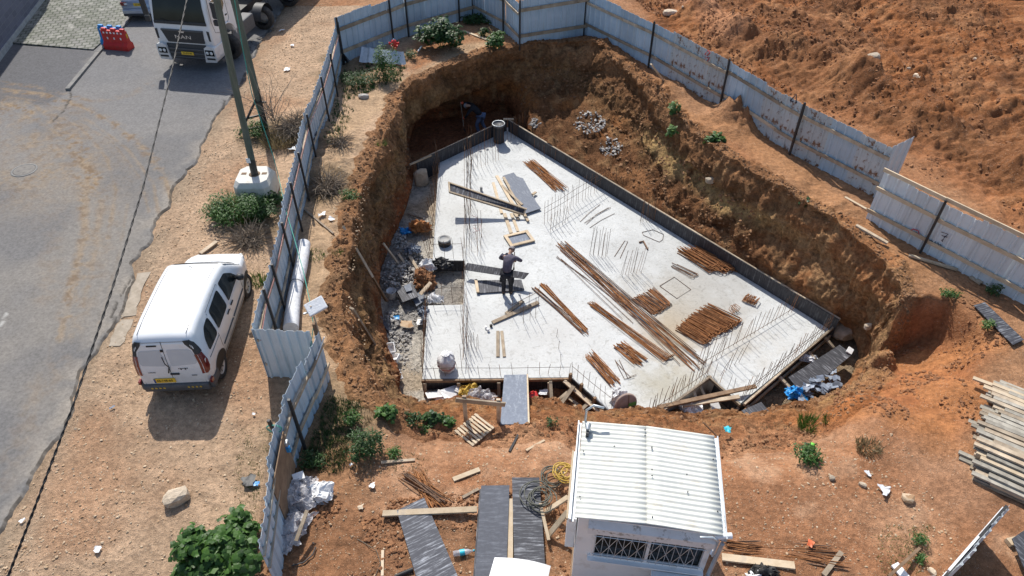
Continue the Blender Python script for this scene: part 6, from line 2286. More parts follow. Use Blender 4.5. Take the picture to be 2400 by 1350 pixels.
panel('second sheet showing under the smooth dark panel', [(1124, 1146), (1190, 1144), (1178, 1420), (1104, 1420)], .14, m='ply_x')
panel('streaked dark panel in the yard under the coiled hoses', [(1200, 1119), (1264, 1119), (1284, 1420), (1208, 1420)], .18, m='ply')
panel('square streaked plate on the rubble left of the raft', [(927, 676), (965, 662), (982, 694), (944, 708)], FZ + .30, m='ply_x')
panel('small dark offcut resting on the square plate', [(946, 670), (962, 664), (966, 680), (952, 684)], FZ + .36, m='ply_blue')
panel('dark plate slipping under the square streaked plate', [(962, 690), (990, 684), (1000, 700), (976, 718)], FZ + .14, m='ply_blue')
panel('dark board lying at the very right edge below the timber stack', [(2372, 1262), (2440, 1216), (2470, 1300), (2400, 1330)], .22, m='ply_x')

PLANKS = [  # end a, height a, end b, height b, width, thickness, material, label, on
    ((1164, 412), .03, (1216, 503), .05, .12, .03, 'wood_new', 'pale plank along the left side of the big grey panel'),
    ((1156, 428), .03, (1176, 500), .03, .10, .03, 'wood_new', 'plank furthest left in the fan of planks on the raft'),
    ((1180, 415), .09, (1238, 518), .07, .10, .03, 'wood_new', 'long plank running under the end of the propped panel'),
    ((1174, 432), .03, (1224, 480), .12, .09, .03, 'wood', 'short plank crossing the fan of planks'),
    ((1182, 500), .03, (1198, 546), .03, .12, .03, 'wood_new', 'left of two planks pointing at the small framed panel'),
    ((1198, 500), .03, (1214, 542), .03, .10, .03, 'wood_new', 'right of two planks pointing at the small framed panel'),
    ((1205, 498), .05, (1216, 514), .05, .10, .04, 'wood', 'stub of timber under the end of the propped panel'),
    ((1248, 456), .10, (1256, 450), .10, .10, .04, 'wood_new', 'wood block sticking out from under the big grey panel'),
    ((1154, 756), .04, (1262, 708), .06, .13, .03, 'wood', 'longer plank by the open bar frame, right of the worker'),
    ((1186, 735), .04, (1226, 705), .05, .11, .03, 'wood', 'shorter grey plank crossing the longer one by the bar frame'),
    ((1167, 776), .02, (1167, 836), .02, .10, .03, 'wood', 'left of two short planks lying in the empty front part of the raft'),
    ((1176, 776), .02, (1182, 836), .02, .09, .03, 'wood', 'right of two short planks lying in the empty front part of the raft'),
]
for a, za, b, zb, wd, th, m, lb in PLANKS:
    A, B = P(*a, SZ + za), P(*b, SZ + zb)
    single('plank', MB().beam(A, B, wd, th), M[m], lb, 'plank', A, world=True)
PL2 = [
    ((824, 722), .35, (914, 866), -2.9, .13, .05, 'wood', 'thick timber leaning down the left pit side at its front'),
    ((804, 530), .2, (874, 650), -1.2, .07, .04, 'wood_new', 'long thin timber sloping down the left pit side'),
    ((872, 648), -1.5, (906, 706), -2.95, .11, .05, 'wood_dark', 'short brown timber below the long thin one'),
    ((898, 570), -2.2, (934, 618), -3.0, .08, .04, 'wood', 'grey stick leaning on the rubble heap'),
    ((934, 596), -2.8, (952, 622), -3.1, .09, .03, 'wood', 'short board across the rubble heap'),
    ((960, 600), -3.0, (982, 636), -3.05, .10, .03, 'wood', 'pale board lying on edge of the rubble by the black form'),
    ((985, 690), -2.95, (1010, 662), -2.75, .13, .04, 'wood', 'board end standing by the orange soil clump'),
    ((888, 742), -3.1, (916, 778), -3.1, .12, .04, 'ply', 'dark board end half buried under the left pit side'),
    ((926, 910), -3.1, (946, 944), -2.9, .10, .04, 'wood_new', 'pale short timber at the front left foot of the pit side'),
    ((894, 912), -1.5, (944, 944), -2.3, .05, .05, 'cable_green', 'green steel angle lying on the slope at the front left corner'),
    ((955, 500), -3.2, (990, 512), -3.1, .06, .04, 'twig', 'crooked branch lying on the pale strip of floor'),
]
for a, za, b, zb, wd, th, m, lb in PL2:
    A, B = P(*a, za), P(*b, zb)
    single('plank', MB().beam(A, B, wd, th), M[m], lb, 'timber', A, world=True)
YARD = [
    ((897, 1204), .10, (1118, 1194), .14, .12, .05, 'wood_new', 'straight timber carrying the ends of the scuffed panels'),
    ((1062, 1124), .03, (1124, 1100), .03, .10, .03, 'wood_new', 'pale board lying alone above the dark panels'),
    ((1084, 1166), .03, (1122, 1146), .03, .06, .03, 'wood', 'narrow lath beside the middle dark panel'),
    ((1196, 1170), .10, (1196, 1400), .10, .10, .05, 'wood_new', 'timber lying in the gap between two dark panels'),
    ((1278, 1200), .03, (1330, 1166), .55, .10, .04, 'wood_new', 'upper timber leaning on the side of the hut'),
    ((1284, 1256), .03, (1330, 1200), .60, .10, .04, 'wood_new', 'lower timber leaning on the side of the hut'),
    ((1266, 1180), .20, (1286, 1266), .20, .06, .03, 'wood_new', 'lath on the edge of the streaked panel'),
    ((897, 1290), .02, (896, 1350), .02, .05, .03, 'wood_new', 'small upright lath in the dark soil near the bottom edge'),
    ((893, 1084), .05, (972, 1078), .04, .06, .04, 'wood', 'grey stick lying beyond the crossed bars'),
    ((1194, 1058), .03, (1216, 1016), .03, .05, .03, 'black_steel', 'dark bar lying on the earth below the ramp board'),
    ((1233, 1056), .03, (1276, 1032), .03, .05, .03, 'wood_new', 'thin pale lath near the left corner of the hut roof'),
    ((1692, 1306), .05, (1862, 1326), .05, .14, .05, 'wood_new', 'long pale plank lying beside the hut under the dark rods'),
    ((1930, 1348), .04, (1972, 1294), .05, .09, .04, 'wood', 'short grey plank pointing up near the bottom edge'),
    ((2096, 1322), .04, (2124, 1356), .04, .16, .04, 'foam', 'whitish board end beside the leaning sheet'),
    ((2082, 1352), .30, (2155, 1285), .10, .05, .05, 'wood_dark', 'dark stake in the weeds beside the leaning sheet'),
    ((1072, 988), -.12, (1130, 1030), .02, .07, .04, 'wood_new', 'first rung lath of the small pallet below the timber rail'),
    ((2396, 1264), .06, (2362, 1272), .06, .14, .09, 'wood_new', 'stub of timber carrying the dark board at the right edge'),
    ((1980, 462), .03, (2030, 490), .05, .08, .04, 'wood_new', 'plank lying on the bank at the corner of the two field fences'),
    ((2130, 598), .05, (2244, 632), .05, .09, .05, 'wood_new', 'timber half buried along the foot of the numbered fence'),
    ((2006, 528), .10, (2080, 570), .10, .10, .06, 'wood', 'muddy timber on the crest above the right pit side'),
    ((2276, 648), .05, (2300, 664), .05, .14, .05, 'wood', 'short board at the foot of the numbered fence'),
    ((1526, 150), .95, (1556, 190), .02, .09, .05, 'wood_new', 'loose slat leaning on the rusty field fence'),
    ((1085, 72), .03, (1140, 92), .03, .12, .03, 'wood_new', 'pale plank in the weeds at the far corner'),
    ((700, 480), .04, (782, 548), .04, .05, .05, 'twig', 'forked grey branch lying by the dry brushwood'),
    ((470, 594), .04, (508, 566), .06, .12, .04, 'wood', 'short board by the brushwood in front of the van'),
    ((980, 120), .04, (988, 108), .05, .06, .03, 'foam', 'small white strip beside the weeds at the far side'),
    ((1648, 990), .02, (1680, 1022), .03, .025, .025, 'wood_dark', 'thin dark stick behind the hut'),
]
for a, za, b, zb, wd, th, m, lb in YARD:
    A, B = ON(*a, za), ON(*b, zb)
    if 'rung' in lb:
        continue
    single('plank', MB().beam(A, B, wd, th), M[m], lb, 'timber', A, world=True)
# pallet of laths
A = ON(1112, 1012, .03)
t = thing('pallet', 'small pallet of pale laths lying below the timber rail', 'pallet', A, -.75)
for k in range(8):
    part('lath', MB().box((.0, -.32 + .09 * k, .09), (.60, .05, .025), (0, U(-.02, .02), U(-.04, .04))), M['wood_new'], t)
for x in (-.25, .25):
    part('bearer', MB().box((x, 0, .04), (.07, .72, .08)), M['wood'], t)

# stack of sawn planks at the right edge
A = ON(2298, 900, 0)
A2, B2 = P(2290, 1080, .35), P(2400, 1128, .35)
dd = Vector((B2.x - A2.x, B2.y - A2.y, 0)).normalized()
ss_ = Vector((dd.y, -dd.x, 0))
S0, S1 = P(2350, 912, .0), P(2356, 1160, .0)
wid = abs((S1 - S0).dot(ss_))
ss_ = ss_ if (S1 - S0).dot(ss_) > 0 else -ss_
zb = min(zg1(S0), zg1(S1))
base_mb = []
first = {}
N_AC = max(8, int(wid / .112))
for lay in range(10):
    for k in range(N_AC):
        if lay > 3 and k > N_AC - 1 - (lay - 3) * 1.0:
            continue
        if lay > 5 and k < (lay - 5) * 0.8:
            continue
        key = rnd.randrange(6)
        if key not in first:
            Lp = (2.2, 2.5, 2.8, 3.0, 2.0, 2.6)[key]
            me = MB().box((Lp / 2, 0, 0), (Lp, .10, .042)).mesh('plank')
            me.materials.append(M[('wood', 'wood_grey', 'wood', 'wood_grey', 'wood_new', 'wood')[key]])
            first[key] = me
        o = link('plank', first[key])
        p = S0 + ss_ * (wid * (k + .5) / N_AC + U(-.015, .015)) + dd * (U(-.22, .30) + (.0 if rnd.random() > .12 else -.3) - .10 * lay * .3)
        o.location = (p.x, p.y, zb + .05 + lay * .048 + U(-.004, .004))
        o.rotation_euler = (U(-.05, .05), U(-.008, .008), math.atan2(dd.y, dd.x) + U(-.025, .025))
        tag(o, 'sawn plank lying in the big timber stack at the right edge', 'plank', 'planks in the timber stack')
for k in range(3):
    p = S0 + ss_ * (wid * (.72 + .06 * k)) + dd * (.55 + .1 * k)
    single('plank', MB().beam(p + Vector((0, 0, zb + .40)), p + dd * 2.0 + Vector((0, 0, zb + .43)), .11, .03), M['foam'], ('white painted board on the timber stack, the one lying deepest in the stack', 'middle one of three white painted boards on the timber stack', 'white painted board nearest the low end of the timber stack')[k], 'plank', (p.x, p.y, zb + .4), group='white boards on the timber stack', world=True)

# leaning white sheets near the lower right corner
LS = [P(2182, 1398), P(2300, 1262)]
t = fence(LS, 'free standing white sheet fence seen edge on near the timber stack', H=1.25, rails=(.35, .95), inside=1, pw=.7, post_every=9, sheet='steel_white', rail_mat='white_matte', nopost=((0, 0),), rail_w=.07)
part('black_bar', MB().beam(LS[0] + Vector((-.06, 0, .7)), LS[1] + Vector((-.06, 0, 1.15)), .05, .05), M['black_steel'], t, world=True)
single('metal_sheet', MB().sheet([ON(2150, 1352, .25), ON(2190, 1350, .3), ON(2186, 1405, .3), ON(2150, 1405, .25)], .01), M['galv'], 'bent blue grey sheet at the foot of the free standing sheets', 'sheet', ON(2165, 1370), world=True)
# loose sheet and pipe by the weeds in the far left corner
t = thing('metal_sheet', 'loose ribbed sheet propped up behind the fire hydrant', 'sheet', ON(880, 130), -.1)
q = [ON(842, 146, .12), ON(952, 152, .12), ON(946, 122, .5), ON(848, 110, .5)]
me = MB()
n = 20
for i in range(n + 1):
    for j in (0, 1):
        p = (q[0].lerp(q[1], i / n) if j == 0 else q[3].lerp(q[2], i / n)) + Vector((0, 0, .025 if i % 4 == 0 else 0))
        me.v.append(tuple(p))
me.f = [(2 * i, 2 * i + 2, 2 * i + 3, 2 * i + 1) for i in range(n)]
me.s = [False] * n
part('sheet', me, M['galv'], t, world=True)
part('prop_block', MB().box((0, .1, .1), (.5, .3, .25)), M['wood_dark'], t)
single('tarpaulin', MB().grid(lambda u, v: tuple(ON(788 + 26 * u + 6 * v, 118 + 30 * u - 6 * v, .5 - .35 * u + .1 * math.sin(6 * v + 5 * u))), 8, 5), M['black_plastic'], 'crumpled black sheet leaning in the far left fence corner', 'tarpaulin', ON(800, 130), world=True)
hy = ON(928, 142)
t = thing('fire_hydrant', 'red fire hydrant on a pipe among the weeds', 'hydrant', hy)
part('riser', MB().lathe([(.07, 0), (.07, .55), (.11, .56), (.11, .60), (.07, .61)], 14), M['red_plastic'], t)
part('hydrant_head', MB().lathe([(.09, .61), (.11, .68), (.11, .80), (.08, .86), (.0, .88)], 14), M['red_plastic'], t)
part('flange', MB().lathe([(.14, .60), (.14, .635)], 14), M['red_plastic'], t)
for s in (-1, 1):
    part('outlet', MB().lathe([(.045, s * .08), (.045, s * .17), (.06, s * .175), (.06, s * .21)], 10, (0, 0, .73), axis='x'), M['red_plastic'], t)
part('valve_cap', MB().lathe([(.03, .87), (.03, .93), (.0, .94)], 8), M['chrome'], t)
# white tube leaning inside the street fence
a, b = ON(712, 572, .2), ON(680, 770, .2)
pts = [a.lerp(b, k / 8) + Vector((.03 * math.sin(k * .9), 0, .015 * math.sin(k))) for k in range(9)]
t = thing('fabric_tube', 'long white fabric covered tube lying along the inside of the street fence', 'tube', a)
part('tube_skin', MB().tube(pts, [.185, .175, .17, .172, .165, .17, .18, .185, .19], 16), M['white_matte'], t, world=True)
part('binding', MB().tube([pts[4] + Vector((.175 * math.cos(x), 0, .175 * math.sin(x))) for x in np.linspace(0, 6.3, 20)], .008, 4), M['ink'], t, world=True)
part('tube_opening', MB().lathe([(.15, 0), (.0, .01)], 16, a + Vector((0, .005, 0)), axis='y'), M['grey_plastic'], t, world=True)

# ------------------------------------------------------------------ hut
c0, c1, c2, c3 = (P(*q, 2.3) for q in ((1362, 985), (1672, 1024), (1696, 1256), (1350, 1217)))
ux = ((c1 - c0) + (c2 - c3)).normalized()
ang = math.atan2(ux.y, ux.x)
cc_ = (c0 + c1 + c2 + c3) / 4
LW = ((c1 - c0).length + (c2 - c3).length) / 2
LD = ((c0 - c3).length + (c1 - c2).length) / 2
hut = thing('site_hut', 'white site hut with corrugated roof and barred window at the bottom edge', 'hut', (cc_.x, cc_.y, .1), ang)
W2, D2, HH = LW / 2 - .07, LD / 2 - .07, 2.12
mb = MB()
wx0, wx1, wz0, wz1 = -.80, 1.0, 1.0, 1.80           # window opening in the front wall
for x0, x1, z0, z1 in ((-W2, wx0, 0, HH), (wx1, W2, 0, HH), (wx0, wx1, 0, wz0), (wx0, wx1, wz1, HH)):
    mb.box(((x0 + x1) / 2, -D2 + .03, (z0 + z1) / 2), (x1 - x0, .06, z1 - z0))
part('front_wall', mb, M['hut_wall'], hut)
part('rear_wall', MB().box((0, D2 - .03, HH / 2), (2 * W2, .06, HH)), M['hut_wall'], hut)
for s in (-1, 1):
    part('end_wall', MB().box((s * (W2 - .03), 0, HH / 2), (.06, 2 * D2 - .13, HH)), M['hut_wall'], hut)
part('hut_floor', MB().box((0, 0, -.04), (2 * W2 + .06, 2 * D2 + .06, .10)), M['wood_dark'], hut)
for s in (-1, 1):
    part('skid', MB().box((s * .8, 0, -.2), (.15, 2 * D2 + .2, .24)), M['wood_dark'], hut)
wf = part('window', MB().box(((wx0 + wx1) / 2, -D2 + .045, (wz0 + wz1) / 2), (wx1 - wx0, .012, wz1 - wz0)), M['glass'], hut)
fr = MB()
for x in (wx0, .1, wx1):
    fr.box((x, -D2 - .004, (wz0 + wz1) / 2), (.05, .05, wz1 - wz0 + .06))
for z in (wz0, wz1):
    fr.box(((wx0 + wx1) / 2, -D2 - .006, z), (wx1 - wx0 + .10, .056, .05))
part('window_frame', fr, M['hut_wall'], wf)
gr = MB()
n = 15
for k in range(n + 1):
    x = wx0 + .03 + (wx1 - wx0 - .06) * k / n
    gr.tube([(x, -D2 - .05, wz0 + .02), (x, -D2 - .05, wz1 - .02)], .0055, 4, True, False)
for z in (wz0 + .12, wz1 - .10):
    gr.tube([(wx0, -D2 - .052, z), (wx1, -D2 - .052, z)], .009, 4, True, False)
for k in range(0, n - 1, 2):
    x = wx0 + .03 + (wx1 - wx0 - .06) * k / n
    dx = (wx1 - wx0 - .06) / n
    zc = (wz0 + wz1) / 2
    for a, b in (((x, zc), (x + dx, wz1 - .10)), ((x + dx, wz1 - .10), (x + 2 * dx, zc)), ((x, zc), (x + dx, wz0 + .12)), ((x + dx, wz0 + .12), (x + 2 * dx, zc))):
        gr.tube([(a[0], -D2 - .054, a[1]), (b[0], -D2 - .054, b[1])], .0055, 4, True, False)
part('window_grille', gr, M['galv'], wf)
part('window_sill', MB().box(((wx0 + wx1) / 2, -D2 - .05, wz0 - .04), (wx1 - wx0 + .14, .12, .03)), M['hut_wall'], wf)
aw = MB().prism([(-D2 + .002, 1.84), (-D2 - .10, 1.83), (-D2 - .10, 2.0), (-D2 + .002, 2.10)], 'x', wx0 - .12, wx1 + .12)
part('awning_box', aw, mat('flaking_paint', (.62, .64, .65), (.72, .74, .75), 4, .6, dirt=(.30, .28, .25), dscale=7, dlo=.55, dhi=.64), hut)
# shallow gabled roof of overlapping corrugated sheets, ridge front to back
def roof_sheet(x0, x1, y0, y1, zoff):
    mb = MB()
    ncor = int((y1 - y0) / .018)
    nx = 5
    RH, EH = 2.27, 2.20
    vs = []
    for j in range(ncor + 1):
        y = y0 + (y1 - y0) * j / ncor
        w_ = .013 * math.cos(2 * math.pi * y / .094)
        for i in range(nx + 1):
            x = x0 + (x1 - x0) * i / nx
            zz = EH + (RH - EH) * (1 - abs(x) / (LW / 2)) + w_ + zoff + .004 * math.sin(3 * x + 5 * y)
            vs.append((x, y, zz))
    fs = [(j * (nx + 1) + i, j * (nx + 1) + i + 1, (j + 1) * (nx + 1) + i + 1, (j + 1) * (nx + 1) + i) for j in range(ncor) for i in range(nx)]
    mb.add(vs, fs, True)
    return mb


for k, (x0, x1, y0, y1, zo) in enumerate(((-LW / 2, .03, -.42, LD / 2, .0), (-.03, LW / 2, -.42, LD / 2, .006), (-LW / 2, .03, -LD / 2, -.36, .014), (-.03, LW / 2, -LD / 2, -.36, .020))):
    o = part('roof_sheet', roof_sheet(x0, x1, y0, y1, zo), M['roof_sheet'], hut, fix=False)
    sm = o.modifiers.new('solid', 'SOLIDIFY')
    sm.thickness = .004
sc_ = MB()
for k in range(14):
    x, y = rnd.choice((-.95, -.05, .05, .95, -.5, .55)) * LW / 2 * 1.0, U(-LD / 2 + .1, LD / 2 - .1)
    sc_.lathe([(.013, 0), (.012, .012), (0, .016)], 8, (x, y, 2.235 + .07 * (1 - abs(x) / (LW / 2))), cap=False)
part('roof_screws', sc_, M['grey_plastic'], hut)
for s in (-1, 1):
    part('gutter', MB().prism([(s * LW / 2 - .01, 2.10), (s * (LW / 2 + .075), 2.10), (s * (LW / 2 + .075), 2.19), (s * (LW / 2 + .055), 2.19), (s * (LW / 2 + .055), 2.12), (s * LW / 2 - .01, 2.12)], 'y', -LD / 2 - .02, LD / 2 + .02), M['galv'], hut)
for s, y in ((-1, LD / 2 + .02), (1, -LD / 2 - .03)):
    part('roof_pipe', MB().tube([(s * (W2 + .02), y * .98, 1.6), (s * (W2 + .02), y * 1.0, 2.5 if s < 0 else 2.1), (s * (W2 - .10), y * 1.03, 2.62 if s < 0 else 2.24), (s * (W2 - .28), y * 1.03, 2.58 if s < 0 else 2.2)], .022, 7), M['galv'], hut)
part('down_pipe', MB().tube([(W2 + .07, -D2 - .02, 0), (W2 + .09, -D2 - .10, 2.05)], .035, 8), M['galv'], hut)
part('roof_end_pipe', MB().tube([(W2 - .05, -LD / 2 + .02, 2.14), (W2 + .22, -LD / 2 + .06, 2.16)], .05, 10), M['foam'], hut)
ac = thing('air_conditioner', 'weathered air conditioner box standing under the hut window at the bottom edge', 'air conditioner', hut.matrix_basis @ Vector((.72, -D2 - .30, .55)), ang)
part('case', MB().box((0, 0, .0), (.95, .40, .60)), mat('flaked_case', (.55, .60, .62), (.64, .68, .69), 4, .6, dirt=(.36, .36, .34), dscale=9, dlo=.5, dhi=.6), ac, bevel=.02)
part('lid', MB().box((0, 0, .315), (1.0, .44, .03)), M['hut_wall'], ac, bevel=.01)
part('bracket', MB().box((0, .1, -.45), (.7, .3, .35)), M['black_steel'], ac)
sb = thing('side_panel', 'long pale cabinet panel fixed to the left side of the hut', 'cabinet', hut.matrix_basis @ Vector((-W2 - .10, .0, 1.2)), ang)
part('case', MB().box((0, 0, 0), (.16, 1.35, .95)), M['hut_wall'], sb, bevel=.015)
part('edge_trim', MB().box((-.085, 0, .46), (.03, 1.36, .05)), M['wood_new'], sb)
lampp = hut.matrix_basis @ Vector((-LW / 2 + .10, LD / 2 - .22, 2.34))
t = thing('roof_lamp', 'small spotlight clamped to the far left corner of the hut roof', 'lamp', lampp, ang)
part('lamp_head', MB().lathe([(.03, -.06), (.06, .04), (.055, .06)], 10, axis='y'), M['galv'], t)
part('clamp', MB().box((0, -.05, -.08), (.05, .14, .12)), M['black_plastic'], t)
# ------------------------------------------------------------------ plants
LOBE = [(math.cos(a) * r_, math.sin(a) * r_) for a, r_ in ((-2.75, .62), (-2.2, .95), (-1.75, .75), (-1.2, 1.0), (-.75, .8), (0, 1.05), (.75, .8), (1.2, 1.0), (1.75, .75), (2.2, .95), (2.75, .62))]
LANCE = [(-1, 0), (-.3, -.28), (.5, -.22), (1, 0), (.5, .22), (-.3, .28)]


def leaf(mb, p, n, size, shape, rg):
    n = n.normalized()
    a = n.cross(Vector((rg.uniform(-1, 1), rg.uniform(-1, 1), rg.uniform(-.3, .3))))
    if a.length < 1e-3:
        a = Vector((1, 0, 0))
    a.normalize()
    b = n.cross(a)
    vs = [p + a * (x * size) + b * (y * size) - n * (.22 * size * (x * x + y * y)) for x, y in shape]
    mb.add(vs + [p], [(i, (i + 1) % len(shape), len(shape)) for i in range(len(shape))])


def shrub(name, label, cat, base, rx, ry, h, nl, size, shape, m, seed, lobes=6, stems=7, top_m=None, group=None, flop=.35):
    rg = random.Random(seed)
    t = thing(name, label, cat, base, 0, group)
    st = MB()
    mb = MB()
    cs = []
    for k in range(lobes):
        a = 2 * math.pi * k / lobes + rg.uniform(-.4, .4)
        q = rg.uniform(.35, .8)
        cs.append((Vector((rx * q * math.cos(a), ry * q * math.sin(a), h * rg.uniform(.35, .7))), rg.uniform(.34, .55)))
    cs.append((Vector((0, 0, h * .72)), .5))
    for c, rr in cs[:stems]:
        st.tube([(rg.uniform(-.06, .06), rg.uniform(-.06, .06), -.05), tuple(c * .5 + Vector((0, 0, .05))), tuple(c)], [.014, .010, .006], 5, True, False)
    for k in range(nl):
        c, rr = rg.choice(cs)
        d = Vector((rg.gauss(0, 1), rg.gauss(0, 1), rg.gauss(0, 1))).normalized()
        q = rg.uniform(.25, 1.0) ** .6
        p = c + Vector((d.x * rx * rr * q, d.y * ry * rr * q, d.z * h * rr * q * .8))
        p += Vector((rg.gauss(0, .03), rg.gauss(0, .03), 0))
        if p.z < .02:
            p.z = rg.uniform(.02, .1)
        n = Vector((d.x * flop * 1.6 + rg.gauss(0, .35), d.y * flop * 1.6 + rg.gauss(0, .35), 1.0))
        leaf(mb, p, n, size * rg.uniform(.6, 1.25), shape, rg)
    part('stems', st, M['leaf_pale'], t, fix=False)
    part('foliage', mb, M[m], t, fix=False)
    return t


def tuft(label, base, r, h, n, m, seed, cat='grass', name='grass_tuft', lean=.5, wd=.008, stuff=False, elong=(1, 1)):
    rg = random.Random(seed)
    mb = MB()
    for k in range(n):
        a, q = rg.uniform(0, 6.28), math.sqrt(rg.random()) * r
        p = Vector((q * math.cos(a) * elong[0], q * math.sin(a) * elong[1], -.02))
        d = Vector((math.cos(a) * lean * rg.uniform(.2, 1) + rg.gauss(0, .2), math.sin(a) * lean * rg.uniform(.2, 1) + rg.gauss(0, .2), 1)).normalized()
        hh = h * rg.uniform(.45, 1.1)
        s = d.cross(Vector((rg.gauss(0, 1), rg.gauss(0, 1), .1))).normalized() * wd * rg.uniform(.7, 1.4)
        m1 = p + d * hh * .55
        tp = p + d * hh + Vector((d.x, d.y, -.25)) * hh * .35 * rg.random()
        mb.add([p - s, p + s, m1 + s * .8, m1 - s * .8, tp], [(0, 1, 2, 3), (3, 2, 4)])
    me = mb.mesh(name)
    o = link(name, me, M[m])
    o.location = base
    tag(o, label, cat)
    if stuff:
        o['kind'] = 'stuff'
    return o


shrub('mallow_plant', 'broad leafy mallow growing outside the street fence at the bottom edge', 'plant', ON(520, 1326), .78, .70, .72, 1000, .085, LOBE, 'leaf', 1, 9)
shrub('mallow_plant', 'second clump of the leafy mallow, closest to the fence', 'plant', ON(562, 1262), .34, .40, .60, 280, .08, LOBE, 'leaf', 2, 6)
shrub('mallow_plant', 'low outer clump of the leafy mallow at the bottom edge, farthest from the fence', 'plant', ON(452, 1338), .38, .36, .38, 220, .075, LOBE, 'leaf', 102, 5)
shrub('mallow_plant', 'large dark mallow spreading over the bank in the far left corner', 'plant', ON(1035, 112), .95, .80, 1.2, 1100, .085, LOBE, 'leaf_dark', 3, 8)
shrub('mallow_plant', 'bright green bush on the rim near the straight far fence', 'plant', ON(1160, 116), .48, .42, .75, 380, .07, LOBE, 'leaf', 4, 6)
shrub('weed_bush', 'tall feathery bright weed beside the fire hydrant', 'plant', ON(906, 190), .52, .45, 1.45, 1300, .055, LANCE, 'leaf', 5, 7)
shrub('weed_bush', 'low dark weeds before the loose ribbed sheet', 'plant', ON(848, 195), .95, .6, .42, 1000, .05, LANCE, 'leaf_dark', 6, 8)
shrub('weed_bush', 'dark weeds right of the fire hydrant', 'plant', ON(962, 136), .38, .32, .4, 260, .05, LANCE, 'leaf_dark', 7, 5)
shrub('weed_bush', 'low weeds along the foot of the slanting far fence', 'plant', ON(1122, 52), .9, .5, .35, 500, .06, LOBE, 'leaf_dark', 8, 8)
shrub('weed_bush', 'small weed between the far plank and the slanting fence', 'plant', ON(1135, 84), .25, .22, .35, 120, .06, LOBE, 'leaf_dark', 48, 4)
shrub('weed_bush', 'biggest dense weed in the front yard left of the timber rail', 'plant', ON(862, 1060), .40, .42, .62, 900, .045, LANCE, 'leaf_dark', 9, 8)
shrub('weed_bush', 'leafy weed at the top of the weed patch by the lower fence', 'plant', ON(826, 992), .22, .22, .35, 240, .045, LANCE, 'leaf', 10, 5)
shrub('mallow_plant', 'light green mallow on the front rim left of the timber rail', 'plant', ON(908, 978), .24, .22, .34, 170, .055, LOBE, 'leaf', 11, 5)
shrub('weed_bush', 'dark thistle like weed on the front rim', 'plant', ON(966, 990), .26, .2, .30, 260, .05, LANCE, 'leaf_dark', 12, 5)
shrub('mallow_plant', 'mallow on the front rim standing beside the thistle like weed', 'plant', ON(1016, 990), .24, .2, .36, 190, .055, LOBE, 'leaf_dark', 13, 5)
shrub('mallow_plant', 'small mallow touching the pale pallet', 'plant', ON(1048, 996), .17, .15, .28, 100, .05, LOBE, 'leaf', 14, 4)
shrub('weed_bush', 'flat weeds below the mallows on the front rim', 'plant', ON(988, 1010), .3, .16, .14, 200, .04, LANCE, 'leaf', 15, 5)
shrub('weed_bush', 'small weed beside the two thin sticks in the front yard', 'plant', ON(925, 1068), .18, .16, .22, 160, .04, LANCE, 'leaf', 16, 4)
shrub('weed_bush', 'single weed on the rim right of the ramp board', 'plant', ON(1292, 1000), .12, .12, .28, 80, .04, LANCE, 'leaf_dark', 17, 3)
shrub('weed_bush', 'round bright shrub in the bare yard right of the hut', 'plant', ON(1890, 1078), .30, .28, .42, 620, .042, LANCE, 'leaf', 18, 7)
shrub('weed_bush', 'yellowish weed growing on top of the right pit side', 'plant', ON(1576, 270), .22, .2, .55, 110, .07, LOBE, 'leaf_pale', 19, 4)
shrub('weed_bush', 'pale weed hanging on the right pit side', 'plant', P(1572, 318, -.35), .22, .2, .35, 90, .075, LOBE, 'leaf_pale', 20, 4)
shrub('weed_bush', 'broad leaved weed hanging on the right pit side under the mound', 'plant', P(1668, 342, -.15), .42, .3, .45, 170, .085, LOBE, 'leaf', 21, 5)
shrub('weed_bush', 'thin weed hanging on the right pit side near the fence corner', 'plant', P(1884, 486, -.2), .25, .2, .4, 60, .06, LOBE, 'leaf_dark', 22, 4)
shrub('weed_bush', 'weed at the foot of the numbered fence, above the black panel', 'plant', ON(2322, 690), .25, .2, .3, 200, .05, LANCE, 'leaf_dark', 23, 5)
shrub('weed_bush', 'weed at the edge of the dug bank left of the black panel', 'plant', ON(2222, 694), .30, .16, .22, 200, .045, LANCE, 'leaf', 24, 5)
shrub('weed_bush', 'bright weed touching the left end of the black panel', 'plant', ON(2312, 768), .16, .14, .25, 150, .045, LANCE, 'leaf_pale', 25, 4)
shrub('weed_bush', 'small bright weed beside the free standing sheets', 'plant', ON(2152, 1270), .14, .13, .2, 140, .035, LANCE, 'leaf', 26, 4)
shrub('weed_bush', 'second small weed below the bright one at the free standing sheets', 'plant', ON(2154, 1312), .12, .12, .16, 100, .035, LANCE, 'leaf', 27, 4)
shrub('weed_bush', 'weeds growing round the foot of the second pole', 'plant', ON(600, 318), .6, .5, .6, 800, .05, LANCE, 'leaf', 28, 7)
shrub('weed_bush', 'weeds in front of the white concrete block', 'plant', ON(640, 478), .42, .3, .4, 420, .05, LOBE, 'leaf_dark', 29, 6)
shrub('weed_bush', 'bright weeds on the inner side of the street fence near the brushwood', 'plant', ON(822, 466), .32, .3, .32, 330, .045, LANCE, 'leaf', 30, 5)
shrub('weed_bush', 'weeds under the lower sheet fence behind the plastic heap', 'plant', ON(735, 1085), .35, .25, .25, 260, .045, LANCE, 'leaf_dark', 31, 5)
shrub('weed_bush', 'wide clump of long green weeds growing before the white concrete block', 'plant', ON(555, 512), .85, .70, .68, 1900, .06, LANCE, 'leaf', 132, 12)
shrub('weed_bush', 'green weeds reaching from the concrete block towards the fence', 'plant', ON(618, 512), .50, .45, .42, 800, .055, LANCE, 'leaf_dark', 133, 8)
